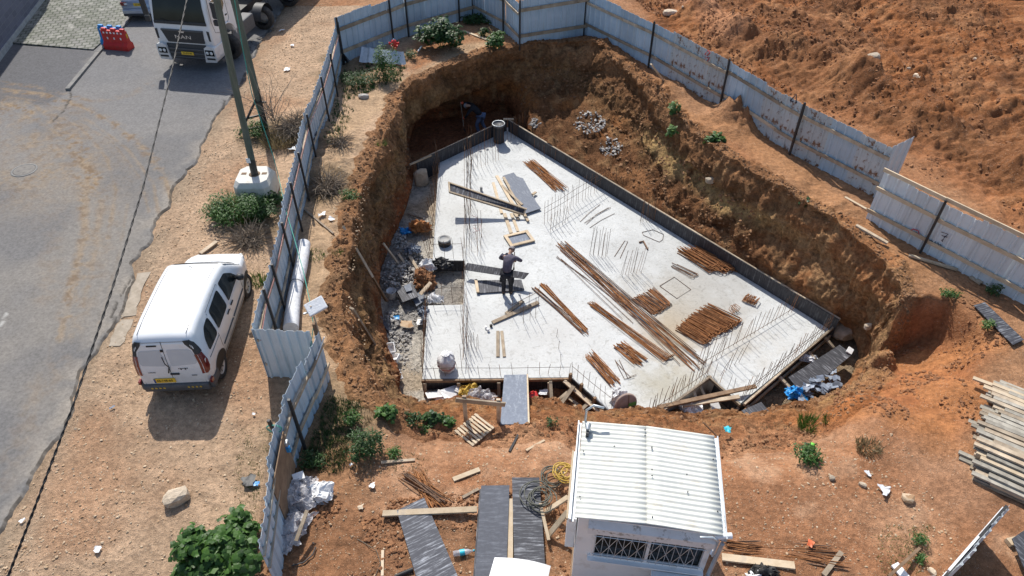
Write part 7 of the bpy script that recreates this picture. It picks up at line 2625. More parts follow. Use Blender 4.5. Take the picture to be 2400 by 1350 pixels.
tuft('long grass standing among the weeds before the white concrete block', ON(560, 500), .8, .55, 900, 'grass', 32, elong=(1, .75))
tuft('dry grass at the root of the second pole', ON(655, 330), .6, .35, 700, 'straw', 34)
tuft('green grass tuft on the left pit rim', ON(893, 342), .16, .25, 140, 'grass', 35)
tuft('small grass tuft lower down the left pit rim', ON(792, 598), .13, .2, 100, 'grass', 36)
tuft('grass tuft in the yard behind the round shrub', ON(1898, 1000), .28, .3, 420, 'grass', 37)
tuft('greyish grass tuft on the crest right of the round shrub', ON(2034, 1050), .25, .22, 260, 'straw', 38)
tuft('thin grass at the rim beside the ramp of earth', ON(1944, 988), .16, .2, 120, 'grass', 39)
tuft('grass growing by the front wheel of the van', ON(604, 660), .28, .2, 260, 'grass', 40)
tuft('grass below the white fabric tube', ON(735, 600), .3, .15, 120, 'grass', 41)


def scatter_tufts(name, label, region, n, m, seed, h=.09, wd=.007, blades=7):
    rg = random.Random(seed)
    mb = MB()
    for k in range(n):
        px, py = region(rg)
        b = ON(px, py)
        for q in range(blades):
            a = rg.uniform(0, 6.28)
            d = Vector((math.cos(a) * .7, math.sin(a) * .7, 1)).normalized()
            s = Vector((-math.sin(a), math.cos(a), 0)) * wd
            hh = h * rg.uniform(.5, 1.2)
            p = b + Vector((rg.gauss(0, .03), rg.gauss(0, .03), -.01))
            mb.add([p - s, p + s, p + d * hh], [(0, 1, 2)])
    o = link(name, mb.mesh(name), M[m])
    tag(o, label, 'grass')
    o['kind'] = 'stuff'


def quadreg(a, b, c, d):
    def f(rg):
        u, v = rg.random(), rg.random()
        return (a[0] * (1 - u) * (1 - v) + b[0] * u * (1 - v) + c[0] * u * v + d[0] * (1 - u) * v, a[1] * (1 - u) * (1 - v) + b[1] * u * (1 - v) + c[1] * u * v + d[1] * (1 - u) * v)
    return f


scatter_tufts('weeds', 'sparse weeds covering the ground under the lower sheet fence', quadreg((770, 930), (850, 940), (800, 1110), (706, 1100)), 420, 'leaf_dark', 60, .10, .010)
scatter_tufts('dry_weeds', 'dry weeds covering the strip under the lower sheet fence', quadreg((775, 930), (880, 960), (830, 1100), (700, 1110)), 300, 'straw', 61, .08, .008)
scatter_tufts('weeds', 'sparse weeds along the far left fence corner', quadreg((800, 170), (960, 120), (940, 190), (800, 240)), 300, 'leaf_dark', 62, .16, .016)
scatter_tufts('weeds', 'sparse weeds along the inside of the street fence', quadreg((780, 230), (830, 260), (790, 340), (760, 330)), 110, 'leaf_dark', 63, .14, .012)
scatter_tufts('weeds', 'thin weeds on the verge beside the mallow', quadreg((560, 1000), (640, 1000), (600, 1220), (540, 1300)), 160, 'grass', 64, .06, .006)
scatter_tufts('weeds', 'thin weeds on the rim of the front yard', quadreg((1100, 990), (1900, 985), (1900, 1010), (1100, 1020)), 110, 'straw', 65, .07, .007)
scatter_tufts('weeds', 'thin weeds beside the free standing sheets', quadreg((2060, 1230), (2190, 1230), (2160, 1350), (2060, 1350)), 110, 'grass', 66, .07, .006)
scatter_tufts('weeds', 'thin weeds left of the crossed bars', quadreg((830, 1060), (1000, 1060), (1000, 1110), (830, 1120)), 70, 'leaf_dark', 67, .06, .006)


def brush(label, base, r, h, n, seed, m='twig', tall=False, cat='brushwood'):
    rg = random.Random(seed)
    mb = MB()
    for k in range(n):
        a = rg.uniform(0, 6.28)
        q = rg.random() * r * .5
        p = Vector((q * math.cos(a), q * math.sin(a), rg.uniform(0, h * .3)))
        d = Vector((rg.gauss(0, 1), rg.gauss(0, 1), rg.uniform(.1, .8) if not tall else rg.uniform(1.2, 3))).normalized()
        L = r * rg.uniform(.5, 1.1) if not tall else h * rg.uniform(.4, 1)
        pts = [p]
        for j in range(4):
            d = (d + Vector((rg.gauss(0, .28), rg.gauss(0, .28), rg.gauss(0, .18) - (.12 if not tall else 0)))).normalized()
            pts.append(pts[-1] + d * L / 4)
        for q_ in pts:
            q_.z = max(q_.z, .01)
        mb.tube(pts, [.015, .012, .009, .006, .004], 4, False, False)
        if rg.random() < .6:
            e = pts[2] + Vector((rg.gauss(0, .3), rg.gauss(0, .3), rg.uniform(0, .3))) * L * .5
            mb.tube([pts[2], e], [.005, .003], 3, False, False)
    o = link('brushwood', mb.mesh('brushwood'), M[m])
    o.location = base
    tag(o, label, cat)


brush('heap of dry brushwood in front of the parked van', ON(585, 565), .75, .4, 260, 70)
brush('dry brushwood piled between the street fence and the pit rim', ON(768, 440), .85, .5, 200, 71)
brush('brown brushwood and roots on the mound beside the second pole', ON(690, 300), .9, .4, 220, 72)
brush('bare tall twigs growing beside the second pole', ON(648, 300), .5, 2.3, 22, 73, tall=True, cat='shrub')
brush('dry roots on the dark clods by the pit rim', ON(795, 335), .6, .3, 90, 74)

# ------------------------------------------------------------------ stones, clods, rubble
ICO_V = None
import bmesh
_b = bmesh.new()
bmesh.ops.create_icosphere(_b, subdivisions=1, radius=1)
ICO_V = np.array([tuple(v.co) for v in _b.verts])
ICO_F = np.array([[v.index for v in f.verts] for f in _b.faces])
_b.free()
NP_ = np.random.default_rng(5)


def rocks(name, label, pts, sizes, m, flat=.65, lift=.2, jag=.28, cat='stones'):
    n = len(pts)
    k = len(ICO_V)
    V = ICO_V[None] * (1 + NP_.uniform(-jag, jag, (n, k, 1)))
    V = V * NP_.uniform(.6, 1.25, (n, 1, 3)) * np.array([1, 1, flat])
    a = NP_.uniform(0, 6.28, n)
    tx = NP_.normal(0, .35, n)
    c, s = np.cos(a)[:, None], np.sin(a)[:, None]
    x, y, z = V[..., 0], V[..., 1], V[..., 2]
    z2 = z * np.cos(tx)[:, None] + x * np.sin(tx)[:, None]
    x2 = x * np.cos(tx)[:, None] - z * np.sin(tx)[:, None]
    V = np.stack([x2 * c - y * s, x2 * s + y * c, z2], -1) * np.asarray(sizes)[:, None, None]
    V = V + np.asarray(pts)[:, None, :] + np.array([0, 0, 1.0]) * (np.asarray(sizes) * lift)[:, None, None]
    F = (ICO_F[None] + (np.arange(n) * k)[:, None, None]).reshape(-1, 3)
    o = link(name, arr_mesh(name, V.reshape(-1, 3), F, None, False), M[m])
    o['kind'] = 'stuff'
    o['label'] = label
    o['category'] = cat
    return o


def pxpts(quads, n, z=None, clump=0.0):
    """n random points of the ground inside quads given in the photograph"""
    out_ = []
    ar = []
    for q in quads:
        w_ = [P(*p, 0 if z is None else z) for p in q]
        ar.append(w_)
    wts = [abs(sum(w_[i].x * w_[(i + 1) % 4].y - w_[(i + 1) % 4].x * w_[i].y for i in range(4))) for w_ in ar]
    for w_, wt in zip(ar, wts):
        k = int(n * wt / sum(wts))
        u, v = NP_.random(k), NP_.random(k)
        W_ = np.array([tuple(p) for p in w_])
        p = (W_[0] * ((1 - u) * (1 - v))[:, None] + W_[1] * (u * (1 - v))[:, None] + W_[2] * (u * v)[:, None] + W_[3] * ((1 - u) * v)[:, None])
        out_.append(p)
    p = np.concatenate(out_)
    if clump:
        keep_ = fbm(p[:, 0], p[:, 1], clump, 2, 501) > -.1
        p = p[keep_]
    p[:, 2] = zg(p[:, 0], p[:, 1]) if z is None else z
    return p


def sz(n, a, b, pw=2.5):
    return a + (b - a) * NP_.random(n) ** pw


p = pxpts([((0, 1290), (470, 330), (640, 330), (610, 1000)), ((0, 1290), (610, 1000), (620, 1400), (-150, 1400)), ((690, 10), (780, 10), (740, 240), (540, 270))], 13000)
p = p[p[:, 0] > road_x(p[:, 1]) + .1]
rocks('pebbles', 'small pale stones strewn over the dirt verge', p, sz(len(p), .008, .034, 4), 'pebble')
p = pxpts([((880, 1010), (2100, 1000), (2300, 1400), (640, 1400)), ((830, 640), (880, 380), (800, 330), (760, 700)), ((740, 700), (830, 700), (900, 960), (760, 900)), ((900, 200), (1120, 110), (1100, 60), (830, 200))], 7000)
rocks('pebbles', 'small pale stones strewn over the site yard', p, sz(len(p), .007, .030, 4), 'pebble')
fq = [((1450, -30), (1560, 60), (2420, 560), (2460, 0)), ((1460, -20), (1600, -60), (2460, -60), (2460, 10))]
p = pxpts(fq, 15000, clump=1.2)
rocks('earth_clods', 'brown clods covering the ploughed field', p, sz(len(p), .012, .075, 3.4), 'clod', .7, .25, .35, 'clods')
p = pxpts([((640, 1180), (930, 1170), (1340, 1140), (1340, 1400)), ((640, 1180), (930, 1180), (1340, 1400), (620, 1400))], 4200, clump=.7)
rocks('earth_clods', 'dark clods in the soil around the black panels', p, sz(len(p), .010, .055, 3), 'clod', .75, .2, .35, 'clods')
p = pxpts([((1990, 850), (2200, 800), (2330, 1000), (1960, 970)), ((2100, 700), (2330, 700), (2400, 860), (2150, 800))], 2600, clump=.8)
rocks('earth_clods', 'clods on the orange earth of the ramp', p, sz(len(p), .010, .06, 3), 'clod', .75, .2, .35, 'clods')
# along the rim and on the pit side: taken from its own surface
idx = NP_.integers(0, ncol, 9000)
rowi = np.clip((NL - 9 + NP_.exponential(9, 9000)).astype(int), 0, nr - 4)
p = WV[rowi, idx]
rocks('earth_clods', 'crumbled clods along the rim of the pit', p, sz(9000, .008, .06, 3.6), 'clod_tan', .8, .1, .35, 'clods')
idx = NP_.integers(0, ncol, 9000)
rowi = NP_.integers(NL + 34, nr - 3, 9000)
k_ = steep[0][idx] > 1.5
p = WV[rowi[k_], idx[k_]]
rocks('earth_clods', 'clods lying on the sloping side of the pit', p, sz(len(p), .010, .07, 3.2), 'clod_tan', .8, .1, .35, 'clods')
# rubble heaps left of the raft
HEAP = [((940, 660), .85, .42, 900), ((960, 600), .55, .30, 420), ((915, 640), .5, .25, 300), ((922, 750), .38, .18, 240), ((945, 800), .38, .10, 130), ((938, 560), .42, .14, 200), ((985, 740), .3, .05, 40), ((912, 800), .35, .2, 140), ((945, 850), .28, .05, 40)]
hp, hs = [], []
for c, r_, h, n in HEAP:
    w_ = P(*c, FZ)
    a, q = NP_.random(n) * 6.28, np.sqrt(NP_.random(n))
    hp.append(np.stack([w_.x + r_ * q * np.cos(a) * .8, w_.y + r_ * q * np.sin(a) * 1.3, FZ + h * (1 - q ** 2) * NP_.random(n) ** .4], -1))
    hs.append(sz(n, .014, .075, 2.4))
rocks('rubble', 'grey concrete rubble heaped left of the raft', np.concatenate(hp), np.concatenate(hs), 'rubble', .7, .2, .35, 'rubble')
p = pxpts([((960, 500), (1010, 500), (1000, 880), (940, 880))], 900, z=FZ + .01)
rocks('rubble', 'small chips strewn on the pale strip of floor', p, sz(len(p), .006, .03, 3), 'rubble', .7, .3, .35, 'rubble')
SP3 = WV.reshape(-1, 3)


def on_side(px, py):
    """the place on the pit side seen at px, py: nearest surface point along the ray"""
    u, v = (px - 1200) / FPX, (py - 675) / FPX
    d = np.array([u, CP - v * SP, -(SP + v * CP)])
    d /= np.linalg.norm(d)
    rel = SP3 - np.array([0, 0, CAMH])
    t_ = rel @ d
    off = np.linalg.norm(rel - t_[:, None] * d, axis=1)
    c_ = off < .09
    if not c_.any():
        return SP3[off.argmin()]
    i_ = np.where(c_)[0]
    return SP3[i_[t_[i_].argmin()]]


for (c, r_, n, lb) in (((1380, 284), .75, 300, 'pale grey rubble tipped on the slope in the far right corner of the pit'), ((1432, 340), .6, 160, 'second patch of grey rubble on the slope, nearer the raft'), ((1250, 288), .35, 70, 'few grey stones at the far corner of the raft')):
    w_ = Vector(on_side(*c))
    e1, e2 = Vector(on_side(c[0] + 30, c[1])) - w_, Vector(on_side(c[0], c[1] + 30)) - w_
    pts_ = []
    for k in range(n):
        a, q = U(0, 6.28), math.sqrt(rnd.random())
        x_, y_ = c[0] + 34 * r_ / .75 * q * math.cos(a), c[1] + 28 * r_ / .75 * q * math.sin(a)
        pts_.append(on_side(x_, y_) if k % 3 == 0 else tuple(w_ + e1 * ((x_ - c[0]) / 30) + e2 * ((y_ - c[1]) / 30)))
    rocks('rubble', lb, np.array(pts_), sz(n, .015, .08, 2.4), 'rubble', .7, .3, .35, 'rubble')


def boulder(name, label, loc, size, m, seed, rz=0, cat='stone', flat=True):
    rg = random.Random(seed)
    b = bmesh.new()
    bmesh.ops.create_icosphere(b, subdivisions=2, radius=1)
    for v in b.verts:
        q = v.co
        k = 1 + .16 * math.sin(3.1 * q.x + seed) * math.cos(2.7 * q.y + seed) + rg.uniform(-.06, .06)
        v.co = Vector((max(-.8, min(.8, q.x * k)) * size[0], max(-.78, min(.82, q.y * k)) * size[1], max(-.7, min(.72, q.z * k)) * size[2]))
    me = bpy.data.meshes.new(name)
    b.to_mesh(me)
    b.free()
    o = link(name, me, M[m])
    o.location = loc
    o.rotation_euler = (rg.uniform(-.1, .1), rg.uniform(-.1, .1), rz)
    tag(o, label, cat)
    return o


boulder('boulder', 'large pale limestone block lying on the verge below the van', ON(413, 1166, .10), (.30, .20, .18), 'stone', 3, .5)
boulder('boulder', 'pale square stone in the ploughed field', ON(2048, 135, .08), (.30, .26, .22), 'stone', 5, .3)
boulder('boulder', 'flat pale stone at the top of the field beside the tracks', ON(1571, 30, .06), (.42, .2, .18), 'stone', 6, .1)
boulder('boulder', 'narrow pale stone standing in the field', ON(2153, 182, .06), (.12, .28, .16), 'stone', 7, .3)
boulder('brick', 'broken pinkish brick in the dirt of the yard', ON(2128, 1168, .05), (.14, .11, .09), 'pebble', 8, -.3)
boulder('boulder', 'big round stone leaning at the left end of the far form', P(987, 417, FZ + .35), (.34, .18, .55), 'stone', 9, .2)
boulder('boulder', 'pale boulder at the right corner of the raft', P(1978, 776, -2.95), (.5, .35, .28), 'stone', 10, .3)
boulder('boulder', 'pale stone set in the right pit side', Vector(on_side(1664, 427)), (.2, .14, .14), 'stone', 11)
boulder('boulder', 'light stone on the slope above the raft corner', Vector(on_side(2030, 760)), (.13, .10, .14), 'stone', 12)
boulder('boulder', 'dark stone on the rim below the weeds in the far left corner', ON(852, 226, .05), (.25, .14, .12), 'rubble', 13)
for k, (x_, y_, lb) in enumerate(((2130, 160, 'small stone left of the narrow standing stone'), (2285, 138, 'small pale stone in the right part of the field'), (1352, 955, ''), (2120, 170, 'tiny pale stone in the middle of the field'), (2022, 1136, 'flat pale stone in the middle of the yard'), (1600, 16, 'pale chip near the tracks in the field'),
                         (2185, 1340, 'pale stone near the foot of the free standing sheets'), (1950, 1120, 'small pale stone above the middle of the yard'), (640, 1142, 'pale stone at the outer foot of the plywood board'))):
    if lb:
        boulder('stone', lb, ON(x_, y_, .03), (U(.06, .11), U(.05, .08), U(.05, .07)), 'stone', 20 + k, U(0, 3))

# heap of broken blue tiles
tc_ = P(1905, 905, -2.9)
t = thing('tile_heap', 'heap of broken blue grey tiles beside the leaning streaked panel', 'tiles', tc_)
M['tile'] = mat('blue_tile', (.13, .16, .21), (.26, .30, .37), 5, .35, vary=.35)
for k in range(60):
    x_, y_ = U(1868, 1968), 0
    f = (x_ - 1868) / 100
    y_ = 925 - f * 45 + U(-20, 22)
    c = P(x_, y_, -2.85 + U(0, .22))
    n = rnd.choice((3, 4, 4, 5))
    r_ = U(.08, .17)
    poly = [(r_ * U(.6, 1.1) * math.cos(2 * math.pi * i / n + U(-.3, .3)), r_ * U(.6, 1.1) * math.sin(2 * math.pi * i / n + U(-.3, .3))) for i in range(n)]
    o = part('tile_shard', MB().prism(poly, 'z', 0, .014), M['tile'], t)
    o.location = c - tc_
    o.rotation_euler = (U(-.5, .5), U(-.5, .5), U(0, 6))

# ------------------------------------------------------------------ litter, containers, fittings
def crumple(fn, nu, nv, amp, seed, s=.18):
    q = np.array([tuple(fn(i / nu, j / nv)) for j in range(nv + 1) for i in range(nu + 1)], float)
    a = (q[:, 0], q[:, 1])
    q = q + amp * np.stack([fbm(*a, s, 3, seed, z=q[:, 2]), fbm(*a, s, 3, seed + 5, z=q[:, 2]), np.abs(fbm(*a, s, 3, seed + 9, z=q[:, 2]))], -1)
    fs = [(j * (nu + 1) + i, j * (nu + 1) + i + 1, (j + 1) * (nu + 1) + i + 1, (j + 1) * (nu + 1) + i) for j in range(nv) for i in range(nu)]
    return MB().add([tuple(p) for p in q], fs, True)


def heap_film(label, c, rx, ry, h, seed, rz=0, m='film', name='plastic_film', cat='plastic sheet'):
    mb = MB()
    for q in range(3):
        cx, cy = U(-.25, .25) * rx, U(-.25, .25) * ry
        mbq = crumple(lambda u, v: (cx + rx * (2 * u - 1) * .8, cy + ry * (2 * v - 1) * .8, h * max(0, 1 - (2 * u - 1) ** 2) * max(0, 1 - (2 * v - 1) ** 2) * (.6 + .2 * q) + .02), 32, 32, .13, seed + q * 31, .15)
        mb.add(mbq.v, mbq.f, False)
    o = link(name, mb.mesh(name), M[m])
    o.location = c
    o.rotation_euler = (0, 0, rz)
    tag(o, label, cat)
    return o


heap_film('crumpled clear plastic film lying against the plywood board', ON(708, 1172), .44, .38, .42, 900, .3)
heap_film('whiter end of the plastic film spread on the soil', ON(752, 1160), .27, .22, .25, 920, .1, 'foam')
heap_film('lower fold of clear plastic film beside the sheet fence', ON(676, 1256), .28, .46, .28, 940, -.3)
single('foam_board', MB().box((0, 0, .02), (.22, .16, .04), (.2, .1, .5)), M['foam'], 'small white foam board on top of the plastic film', 'foam', ON(700, 1118, .35))
single('foam_board', crumple(lambda u, v: (.34 * u, .12 * v, .1 * u), 8, 4, .02, 7, .2), M['foam'], 'white foam scrap between plastic film and plywood board', 'foam', ON(655, 1230, .15), 1.2)
A, B = ON(694, 1268, .3), ON(720, 1196, .42)
single('plank', MB().beam(A, B, .07, .03), M['wood'], 'short plank lying on the plastic film', 'plank', A, world=True)
# white bag and foam on the raft and beside it
bg = P(1047, 862, SZ)
mb = MB()


def bagf(u, v, rr=.24, hh=.62):
    a = 2 * math.pi * u
    r_ = rr * (1 - .12 * math.sin(2 * a + 3 * v)) * (1 if v < .75 else 1 - (v - .75) * 2.6) * (.9 + .25 * math.sin(math.pi * min(1, v * 1.2)))
    return (r_ * math.cos(a) + .02 * math.sin(9 * a + 7 * v), r_ * math.sin(a) + .02 * math.cos(8 * a), hh * v + .01 * math.sin(13 * a))


t = thing('cement_bag', 'round white bag with a wine red band standing on the front of the raft', 'bag', bg)
part('sack', MB().grid(bagf, 24, 14), M['white_matte'], t)
part('sack_mouth', MB().lathe([(.12, .60), (.0, .64)], 16, cap=False), M['foam'], t)
rb_ = MB().grid(lambda u, v: tuple(Vector(bagf(u, .28 + .14 * v)) * 1.0 + Vector((.012 * math.cos(6.283 * u), .012 * math.sin(6.283 * u), .01 * math.sin(20 * u)))), 24, 2)
part('red_band', rb_, mat('wine_red', (.26, .06, .08), (.55, .42, .42), 6, .8), t)


def foambox(label, c, size, rz, open_=True, tilt=0):
    t = thing('foam_box', label, 'foam box', c, rz)
    mb = MB()
    x, y, z = size
    w_ = .03
    if open_:
        mb.box((0, 0, w_ / 2), (x, y, w_))
        for s in (-1, 1):
            mb.box((s * (x / 2 - w_ / 2), 0, z / 2), (w_, y, z)).box((0, s * (y / 2 - w_ / 2), z / 2), (x - 2 * w_, w_, z - .004))
    else:
        mb.box((0, 0, z / 2), (x, y, z))
    o = part('box_body', mb, M['foam'], t, bevel=.012)
    o.rotation_euler = (tilt, tilt * .5, 0)
    return t


foambox('upper white foam box left of the leaning timber at the pit foot', P(908, 822, FZ + .2), (.42, .34, .2), .3, True, .3)
foambox('middle white foam tray at the pit foot', P(920, 845, FZ + .18), (.40, .36, .14), -.1, True, -.3)
foambox('lowest white foam box at the front left pit foot', P(926, 884, FZ + .15), (.34, .30, .16), .5, True, .4)
single('foam_board', crumple(lambda u, v: (.3 * u, .3 * v, .05), 6, 6, .05, 3, .2), M['foam'], 'crumpled white sheet on the pale strip of floor', 'foam', P(976, 766, FZ + .05))
single('paper_sheet', crumple(lambda u, v: (.36 * u, .3 * v, .06), 6, 6, .06, 8, .2), M['pebble'], 'yellowish torn paper on the rubble of the pale strip', 'paper', P(938, 770, FZ + .10))
for k, (x_, y_, rz_, lb) in enumerate(((1022, 925, .3, 'thin white foam sheet furthest left under the front form'), (1045, 932, -.2, 'largest white foam sheet in front of the front form'), (1056, 920, .6, 'white foam sheet leaning behind the largest one'), (1082, 915, 1.2, 'upright white foam scrap by the second post of the front form'))):
    o = single('foam_sheet', MB().box((0, 0, 0), (.55 if k != 3 else .25, .36, .035)), M['foam'], lb, 'foam sheet', P(x_, y_, FZ + .25), rz_, bevel=.01)
    o.rotation_euler = (U(-.4, .4), U(-.3, .3), rz_)
heap_film('clear plastic film crumpled under the timber rail', P(1125, 935, FZ + .3), .4, .25, .25, 960)
heap_film('yellowish plastic wrapping among the foam sheets', P(1100, 918, FZ + .25), .25, .2, .2, 980, m='hose_yellow')
# round pipe end at the far corner, cap, can
pp = P(1169, 332, SZ)
t = thing('drain_pipe', 'black corrugated drain pipe standing up at the far corner of the raft', 'pipe', pp)
prof = []
for k in range(14):
    prof += [(.20, .055 * k), (.225, .055 * k + .02), (.225, .055 * k + .035), (.20, .055 * k + .05)]
part('pipe_wall', MB().lathe(prof, 20, cap=False), M['black_plastic'], t)
part('pipe_lid', MB().lathe([(.20, .76), (.27, .77), (.27, .84), (.24, .85), (.23, .81), (0, .80)], 20, cap=False), M['grey_plastic'], t)
part('lid_rim', MB().tube([(.255 * math.cos(a), .255 * math.sin(a), .85) for a in np.linspace(0, 6.283, 21)], .018, 5), M['galv'], t)
cp_ = P(1042, 572, SZ)
t = thing('pipe_stub', 'short wide pipe stub with grey lid on the left strip of the raft', 'pipe stub', cp_)
part('stub_wall', MB().lathe([(.22, 0), (.225, .06), (.21, .09), (.225, .12), (.22, .20)], 20), M['ink'], t)
part('stub_lid', MB().lathe([(.225, .20), (.225, .24), (.17, .25), (.16, .22), (0, .22)], 20, cap=False), M['conc_grey'], t)
single('can', MB().lathe([(.05, 0), (.05, .16), (.04, .17), (.0, .165)], 12), M['conc_grey'], 'small grey pipe end near the propped panel on the raft', 'pipe', P(1128, 447, SZ))
single('can', MB().lathe([(.04, 0), (.045, .08), (.02, .09), (0, .09)], 10), M['ink'], 'tiny dark cup on the raft left of the meeting sheaves', 'cup', P(1151, 766, SZ))
single('paper_cup', MB().lathe([(.035, 0), (.045, .09), (0, .09)], 10), M['foam'], 'white paper cup nearest the tiny dark cup', 'cup', P(1144, 776, SZ))
single('paper_cup', MB().lathe([(.035, 0), (.04, .08), (0, .08)], 10), M['foam'], 'white paper cup fallen furthest left on the front part of the raft', 'cup', P(1139, 770, SZ))
single('metal_hook', MB().tube([P(1498, 568, SZ + .03), P(1508, 565, SZ + .04), P(1518, 584, SZ + .03)], .03, 6), M['rust_dark'], 'short bent rusty pipe lying beside the six sided bar', 'pipe', P(1498, 568, SZ), world=True)
# bucket
t = thing('bucket', 'translucent white bucket standing in the rubble at the pit foot', 'bucket', P(919, 697, FZ + .05))
part('bucket_wall', MB().lathe([(.12, 0), (.15, .28), (.16, .28), (.16, .30), (.145, .30), (.115, .02), (0, .02)], 18, cap=False), M['white_matte'], t)
part('bucket_rim', MB().tube([(.158 * math.cos(a), .158 * math.sin(a), .30) for a in np.linspace(0, 6.283, 19)], .01, 5), M['galv'], t)
part('bucket_handle', MB().tube([(.155 * math.cos(a), -.09 * math.sin(a), .29 - .04 * math.sin(a)) for a in np.linspace(0, 3.14, 10)], .005, 4), M['black_steel'], t)
# black plastic and bags on the left
o = heap_film('crumpled black plastic sheet hanging over the short black form', P(1030, 622, SZ - .15), .42, .18, .2, 1000, -.1, 'black_plastic')
o = heap_film('white blue plastic sheet below the crumpled black one', P(1004, 628, FZ + .2), .28, .22, .25, 1020, .4, 'white_matte')
heap_film('large brown plastic bag of waste on the pale strip', P(984, 538, FZ + .12), .40, .22, .30, 1040, .1, 'rust_bright')
heap_film('blue rag beside the brown plastic bag', P(950, 546, FZ + .08), .22, .12, .12, 1060, .1, 'blue_plastic')
heap_film('grey plastic rag on the rubble beside the black form', P(966, 590, FZ + .25), .3, .15, .15, 1080, .4, 'tile')
heap_film('dark plastic sheet hanging at the edge of the left raft strip', P(992, 742, FZ + .25), .12, .36, .22, 1100, .1, 'tile')
heap_film('bluish plastic scrap among the bars of the left strip', P(1024, 705, FZ + .15), .25, .14, .15, 1120, .2, 'white_matte')
o = heap_film('mound of orange earth by the square streaked plate', P(990, 664, FZ), .40, .40, .5, 1140, .1, 'clod', 'earth_mound', 'earth')
single('plastic_scrap', crumple(lambda u, v: (.3 * u, .16 * v, .05), 5, 4, .05, 33, .15), M['blue_plastic'], 'bright blue scrap below the left pit side', 'plastic', P(914, 752, FZ + .1))
# bottles
def bottle(label, loc, rz, m, lab=None, tilt=R(88), s=1.0):
    t = thing('plastic_bottle', label, 'bottle', loc, rz)
    o = part('bottle_body', MB().lathe([(0, 0), (.045 * s, .005), (.048 * s, .2 * s), (.04 * s, .25 * s), (.016 * s, .30 * s), (.016 * s, .33 * s), (0, .33 * s)], 12, cap=False), M[m], t)
    o.rotation_euler = (0, tilt, 0)
    if lab:
        q = part('bottle_label', MB().lathe([(.050 * s, .11 * s), (.050 * s, .19 * s)], 12, cap=False), M[lab], o)
    q = part('bottle_cap', MB().lathe([(.019 * s, .325 * s), (.019 * s, .35 * s), (0, .35 * s)], 10), M[lab or m], o)
    return t


bottle('large clear water bottle with turquoise label in the soil between panels', ON(1062, 1298, .06), .15, 'film', 'cyan_plastic', s=1.15)
bottle('blue bottle lying outside the field side form', P(1855, 676, -2.55), -.4, 'cyan_plastic', 'foam')
bottle('dark blue bottle at the form, further left', P(1822, 660, -2.55), .9, 'blue_plastic', None)
t = thing('hand_tool', 'dark blue and green garden sprayer lying above the round shrub', 'tool', ON(1900, 1046, .06), -.6)
part('tool_body', MB().tube([(-.14, .02, 0), (.0, 0, .02), (.12, -.02, .0)], [.02, .03, .02], 8), M['ink'], t)
part('tool_head', MB().lathe([(0, -.02), (.06, -.015), (.06, .03), (0, .045)], 14, (.02, .0, .05)), mat('lime', (.15, .62, .06), (.22, .72, .10), 5, .5), t)
single('plastic_scrap', crumple(lambda u, v: (.16 * u - .08, .16 * v - .08, .06), 6, 6, .05, 44, .07), M['cyan_plastic'], 'crumpled turquoise plastic on the rim behind the hut', 'plastic', ON(1704, 1012, .03))
single('plastic_scrap', crumple(lambda u, v: (.14 * u, .12 * v, .03), 6, 6, .04, 45, .07), M['blue_plastic'], 'bright blue plastic scrap on the verge by the plywood board', 'plastic', ON(592, 1141, .03))
single('plastic_scrap', crumple(lambda u, v: (.25 * u, .2 * v, .03), 6, 6, .05, 46, .1), M['black_plastic'], 'black plastic scrap beside the blue one on the verge', 'plastic', ON(565, 1140, .03))
for k, (x_, y_, m_, w_, lb) in enumerate(((872, 1140, 'foam', .22, 'white torn paper on the soil above the long scuffed panel'), (823, 1090, 'foam', .09, 'white scrap below the biggest dense weed'), (845, 1190, 'stone', .16, 'grey lump on the dark soil left of the scuffed panel'), (594, 972, 'foam', .10, 'white scrap on the verge right of the van shadow'),
                                      (54, 1220, 'foam', .14, 'white scrap under the overhead cable'), (228, 1290, 'foam', .22, 'pale plastic scrap at the lower left of the verge'), (263, 957, 'tile', .14, 'grey plastic strip on the verge'), (755, 505, 'foam', .3, 'upper white scrap by the dry brushwood'), (776, 515, 'foam', .26, 'lower white scrap by the dry brushwood'),
                                      (683, 350, 'foam', .35, 'white rag on the earth between pole and fence'), (660, 72, 'foam', .3, 'white scrap at the far verge'), (685, 108, 'foam', .25, 'second white scrap on the far verge'), (672, 165, 'foam', .35, 'third white scrap, the largest on the far verge'), (500, 530, 'stone', .18, 'pale stone chip above the brushwood'),
                                      (2035, 1110, 'white_matte', .2, 'pale scrap of cloth on the bare yard'), (2068, 1150, 'white_matte', .4, 'large dusty scrap of sheet lying in the yard'), (1898, 1276, 'orange_plastic', .18, 'pinkish scrap beside the dark rods'), (1668, 1295, 'foam', .22, 'white bag beside the hut corner'), (1000, 1250, 'wood_new', .10, 'tiny wood chip lying on the scuffed panel'))):
    b_ = ON(x_, y_, .03)
    single('scrap', crumple(lambda u, v: (.7 * w_ * (u - .5), .7 * w_ * (v - .5) * .7, .02), 6, 5, w_ * .2, 100 + k, w_ * .4), M[m_], lb, 'scrap', b_, U(0, 3))
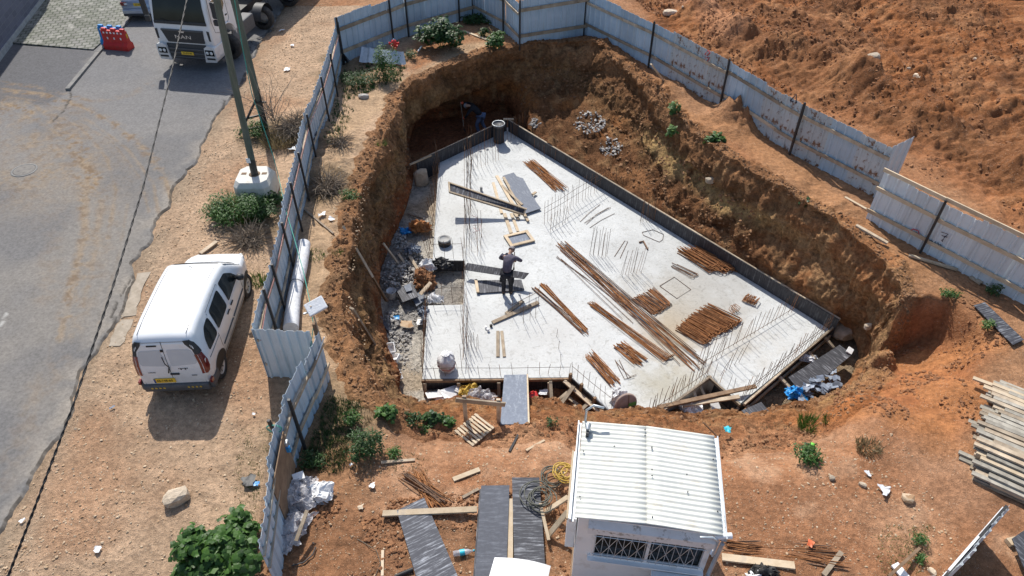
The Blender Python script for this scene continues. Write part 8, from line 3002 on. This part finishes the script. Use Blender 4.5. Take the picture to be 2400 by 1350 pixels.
# big white sheet at the bottom edge, bags
single('foam_board', MB().grid(lambda u, v: (1.0 * (u - .5), .55 * (v - .5) + .12 * (u - .5), .05 + .10 * math.sin(2.4 * u) - .12 * u * u), 12, 6), M['foam'], 'bright white curved foam panel across the dark panels at the bottom edge', 'foam', ON(1216, 1352, .45), -.25)
heap_film('black rubbish bag at the bottom edge beside the hut', ON(1790, 1345), .22, .14, .2, 1200, m='ink')
heap_film('white sack under the black rubbish bag', ON(1770, 1362), .25, .12, .1, 1220, m='foam')
single('pipe', MB().tube([ON(925, 1352, .04), ON(968, 1334, .05)], .04, 8), M['ink'], 'black pipe end lying at the bottom edge', 'pipe', ON(925, 1352), world=True)
single('tyre_strip', MB().tube([ON(684, 1326, .03), ON(712, 1318, .04), ON(733, 1300, .05), ON(740, 1282, .04)], .014, 6), M['black_plastic'], 'curved dark strip of rubber near the sheet fence', 'strip', ON(684, 1326), world=True)
# red things and round disc at the front form
t = thing('jerrycan', 'red plastic jerrycan lying under the front form', 'jerrycan', P(1246, 930, FZ + .28), .4)
part('can_body', MB().box((0, 0, 0), (.32, .22, .26), (.3, .2, 0)), M['red_plastic'], t, bevel=.04)
part('can_handle', MB().tube([(-.1, 0, .13), (-.08, 0, .19), (.06, .02, .19), (.08, .02, .12)], .022, 6), M['red_plastic'], t)
single('foam_board', crumple(lambda u, v: (.25 * u, .2 * v, .05), 5, 5, .05, 61, .15), M['foam'], 'white scrap right of the red jerrycan', 'foam', P(1264, 928, FZ + .15))
t = thing('drain_pipe', 'short orange plastic pipe lying in the notch of the raft', 'pipe', P(1660, 972, FZ + .25), -.1)
part('pipe_wall', MB().lathe([(.075, 0), (.085, .0), (.085, .12), (.075, .12), (.075, .55), (.06, .55), (.06, 0)], 14, axis='x', cap=False), M['orange_plastic'], t)
heap_film('dusty white sheet crumpled in the notch of the raft', P(1618, 966, FZ + .2), .30, .22, .25, 1240, m='white_matte')
single('foam_board', MB().box((0, 0, 0), (.30, .22, .03), (.4, .3, .4)), M['foam'], 'white torn board beside the orange pipe', 'foam', P(1676, 950, FZ + .3))
single('foam_board', MB().box((0, 0, 0), (.24, .18, .03), (.3, -.2, .9)), M['foam'], 'white board scrap at the rim below the orange pipe', 'foam', P(1640, 985, FZ + .5))
heap_film('white blue sheet behind the form with two walers', P(1890, 843, FZ + .25), .3, .16, .18, 1260, -.5, 'white_matte')
heap_film('blue plastic wrapping beside the broken tiles', P(1866, 925, -2.85), .28, .18, .2, 1280, -.2, 'blue_plastic')
single('foam_board', MB().box((0, 0, 0), (.20, .16, .05), (.3, -.2, .9)), M['foam'], 'white block at the upper end of the streaked leaning panel', 'foam', P(1992, 822, -2.7))
dc = P(1468, 972, SZ)
t = thing('round_bag', 'flat round brown bag with a green patch standing in the gap to the yard', 'bag', dc, .35)
mb = MB().lathe([(0, -.05), (.30, -.04), (.34, 0), (.30, .04), (0, .05)], 26, (0, 0, .33), axis='y')
o = part('bag_disc', mb, mat('brown_cloth', (.28, .20, .17), (.38, .29, .25), 5, .85), t)
o.rotation_euler = (-.35, 0, 0)
q = part('green_patch', MB().box((.17, -.047, .26), (.22, .02, .20)), mat('green_cloth', (.10, .28, .06), (.18, .40, .10), 5, .8), o)
q = part('seam', MB().tube([(.05 + .04 * math.sin(a * 1.5), -.052, .33 + .30 * a) for a in np.linspace(-1, 1, 8)], .012, 4), M['wood_dark'], o)
heap_film('white bag leaning on the round brown bag', P(1448, 940, SZ), .20, .14, .35, 1300, .2, 'white_matte')
# hoses by the hut
def coil(name, label, c, r_, turns, m, th, seed, wob=.26, cat='hose'):
    rg = random.Random(seed)
    t = thing(name, label, cat, c)
    ph = [rg.uniform(0, 6) for _ in range(4)]
    pts = []
    n = int(turns * 22)
    for k in range(n):
        a = 2 * math.pi * k / 22
        q = r_ * (1 + wob * math.sin(a * .37 + ph[0]) + wob * .6 * math.sin(a * .81 + ph[1]))
        pts.append((q * math.cos(a) + r_ * .3 * math.sin(a * .13 + ph[2]), q * math.sin(a) + r_ * .3 * math.sin(a * .17 + ph[3]), .02 + .018 * (k / 22) + .015 * math.sin(a * .6)))
    part('hose_line', MB().tube(pts, th, 6), M[m], t, fix=False)
    return t


coil('hose', 'dark hose coiled on the streaked panel beside the hut', ON(1262, 1168, .20), .22, 6, 'hose_dark', .012, 1)
coil('hose', 'dark hose coils on the ground by the hut wall', ON(1292, 1120, .05), .19, 4, 'hose_dark', .012, 2)
coil('hose', 'yellow hose coil at the hut wall', ON(1322, 1112, .2), .16, 7, 'hose_yellow', .013, 3)
single('cable', MB().tube([ON(820, 1255, .02), ON(850, 1270, .02), ON(882, 1290, .03), ON(892, 1320, .02), ON(880, 1348, .02)], .006, 5), M['hose_dark'], 'thin wire curving over the dark soil near the bottom edge', 'wire', ON(820, 1255), world=True)

# ------------------------------------------------------------------ painted marks on the fences and the raft
def paint(name, label, strokes, to3, r_, m, cat='painted mark'):
    """painted strokes as thin raised lines on the sheet"""
    mb = MB()
    for s_ in strokes:
        mb.tube([to3(*q) for q in s_], r_, 4, True, False)
    o = single(name, mb, m, label, cat, to3(*strokes[0][0]), world=True)
    return o


def on_fence(a, b, off=.045):
    """photo pixel to a point just before the upright sheet between two base points"""
    n = Vector((b.y - a.y, a.x - b.x, 0)).normalized()
    if n.dot(Vector((0, 0, CAMH)) - a) < 0:
        n = -n
    a0 = a + n * off

    def f(px, py):
        u, v = (px - 1200) / FPX, (py - 675) / FPX
        d = Vector((u, CP - v * SP, -(SP + v * CP)))
        o_ = Vector((0, 0, CAMH))
        return o_ + d * ((a0 - o_).dot(n) / d.dot(n))
    return f


ink2 = mat('dark_blue_paint', (.02, .025, .05), (.04, .045, .07), 9, .7)
redp = mat('red_paint', (.42, .06, .07), (.5, .12, .12), 9, .7)
fA, fB = P(2160, 592), P(2420, 728)
f_ = on_fence(fA, fB)
paint('painted_digit', 'figure seven with a cross stroke painted on the numbered fence', [((2206, 544), (2222, 549), (2212, 558)), ((2207, 552), (2220, 556))], f_, .012, ink2)
paint('painted_digit', 'figure one painted below the seven on the numbered fence', [((2206, 564), (2212, 559), (2208, 567))], f_, .011, ink2)
paint('painted_digits', 'painted arrow and the figures one zero zero at the foot of the numbered fence', [((2172, 560), (2186, 566), (2176, 571)), ((2192, 566), (2190, 574)), ((2196, 570), (2199, 569), (2200, 575), (2196, 577), (2195, 572)), ((2202, 573), (2205, 573), (2206, 579), (2202, 580), (2201, 575))], f_, .010, ink2)
f2_ = on_fence(P(2026, 520), P(2160, 592))
paint('painted_ring', 'red half ring painted on the numbered fence left of its dark post', [((2135, 547), (2134, 540), (2141, 537), (2152, 541), (2154, 549), (2148, 554))], f2_, .02, redp)
f3_ = on_fence(P(1690, 258), P(1855, 362))
paint('painted_triangle', 'small triangle painted on the rust stained fence', [((1852, 236), (1866, 221), (1867, 241), (1852, 236))], f3_, .02, ink2)
f4_ = on_fence(P(1524, 160), P(1690, 258))
paint('painted_mark', 'two red letters painted on the rust stained fence', [((1652, 128), (1660, 118), (1664, 124), (1656, 131)), ((1652, 143), (1654, 134), (1662, 136), (1658, 144))], f4_, .025, redp)
f5_ = on_fence(FL[1], FL[2])
paint('painted_mark', 'dark scribble on the inside of the street fence', [((738, 318), (742, 308), (740, 322)), ((733, 330), (737, 322), (737, 334))], on_fence(FL[2], FL[3]), .014, ink2)
paint('painted_mark', 'red scrawl sprayed on the raft between the bar rows', [((1106, 505), (1118, 510), (1112, 518), (1120, 515)), ((1108, 528), (1126, 527), (1124, 540), (1108, 545)), ((1110, 533), (1118, 541))], lambda x_, y_: P(x_, y_, SZ + .006), .006, redp)
# bent mound light
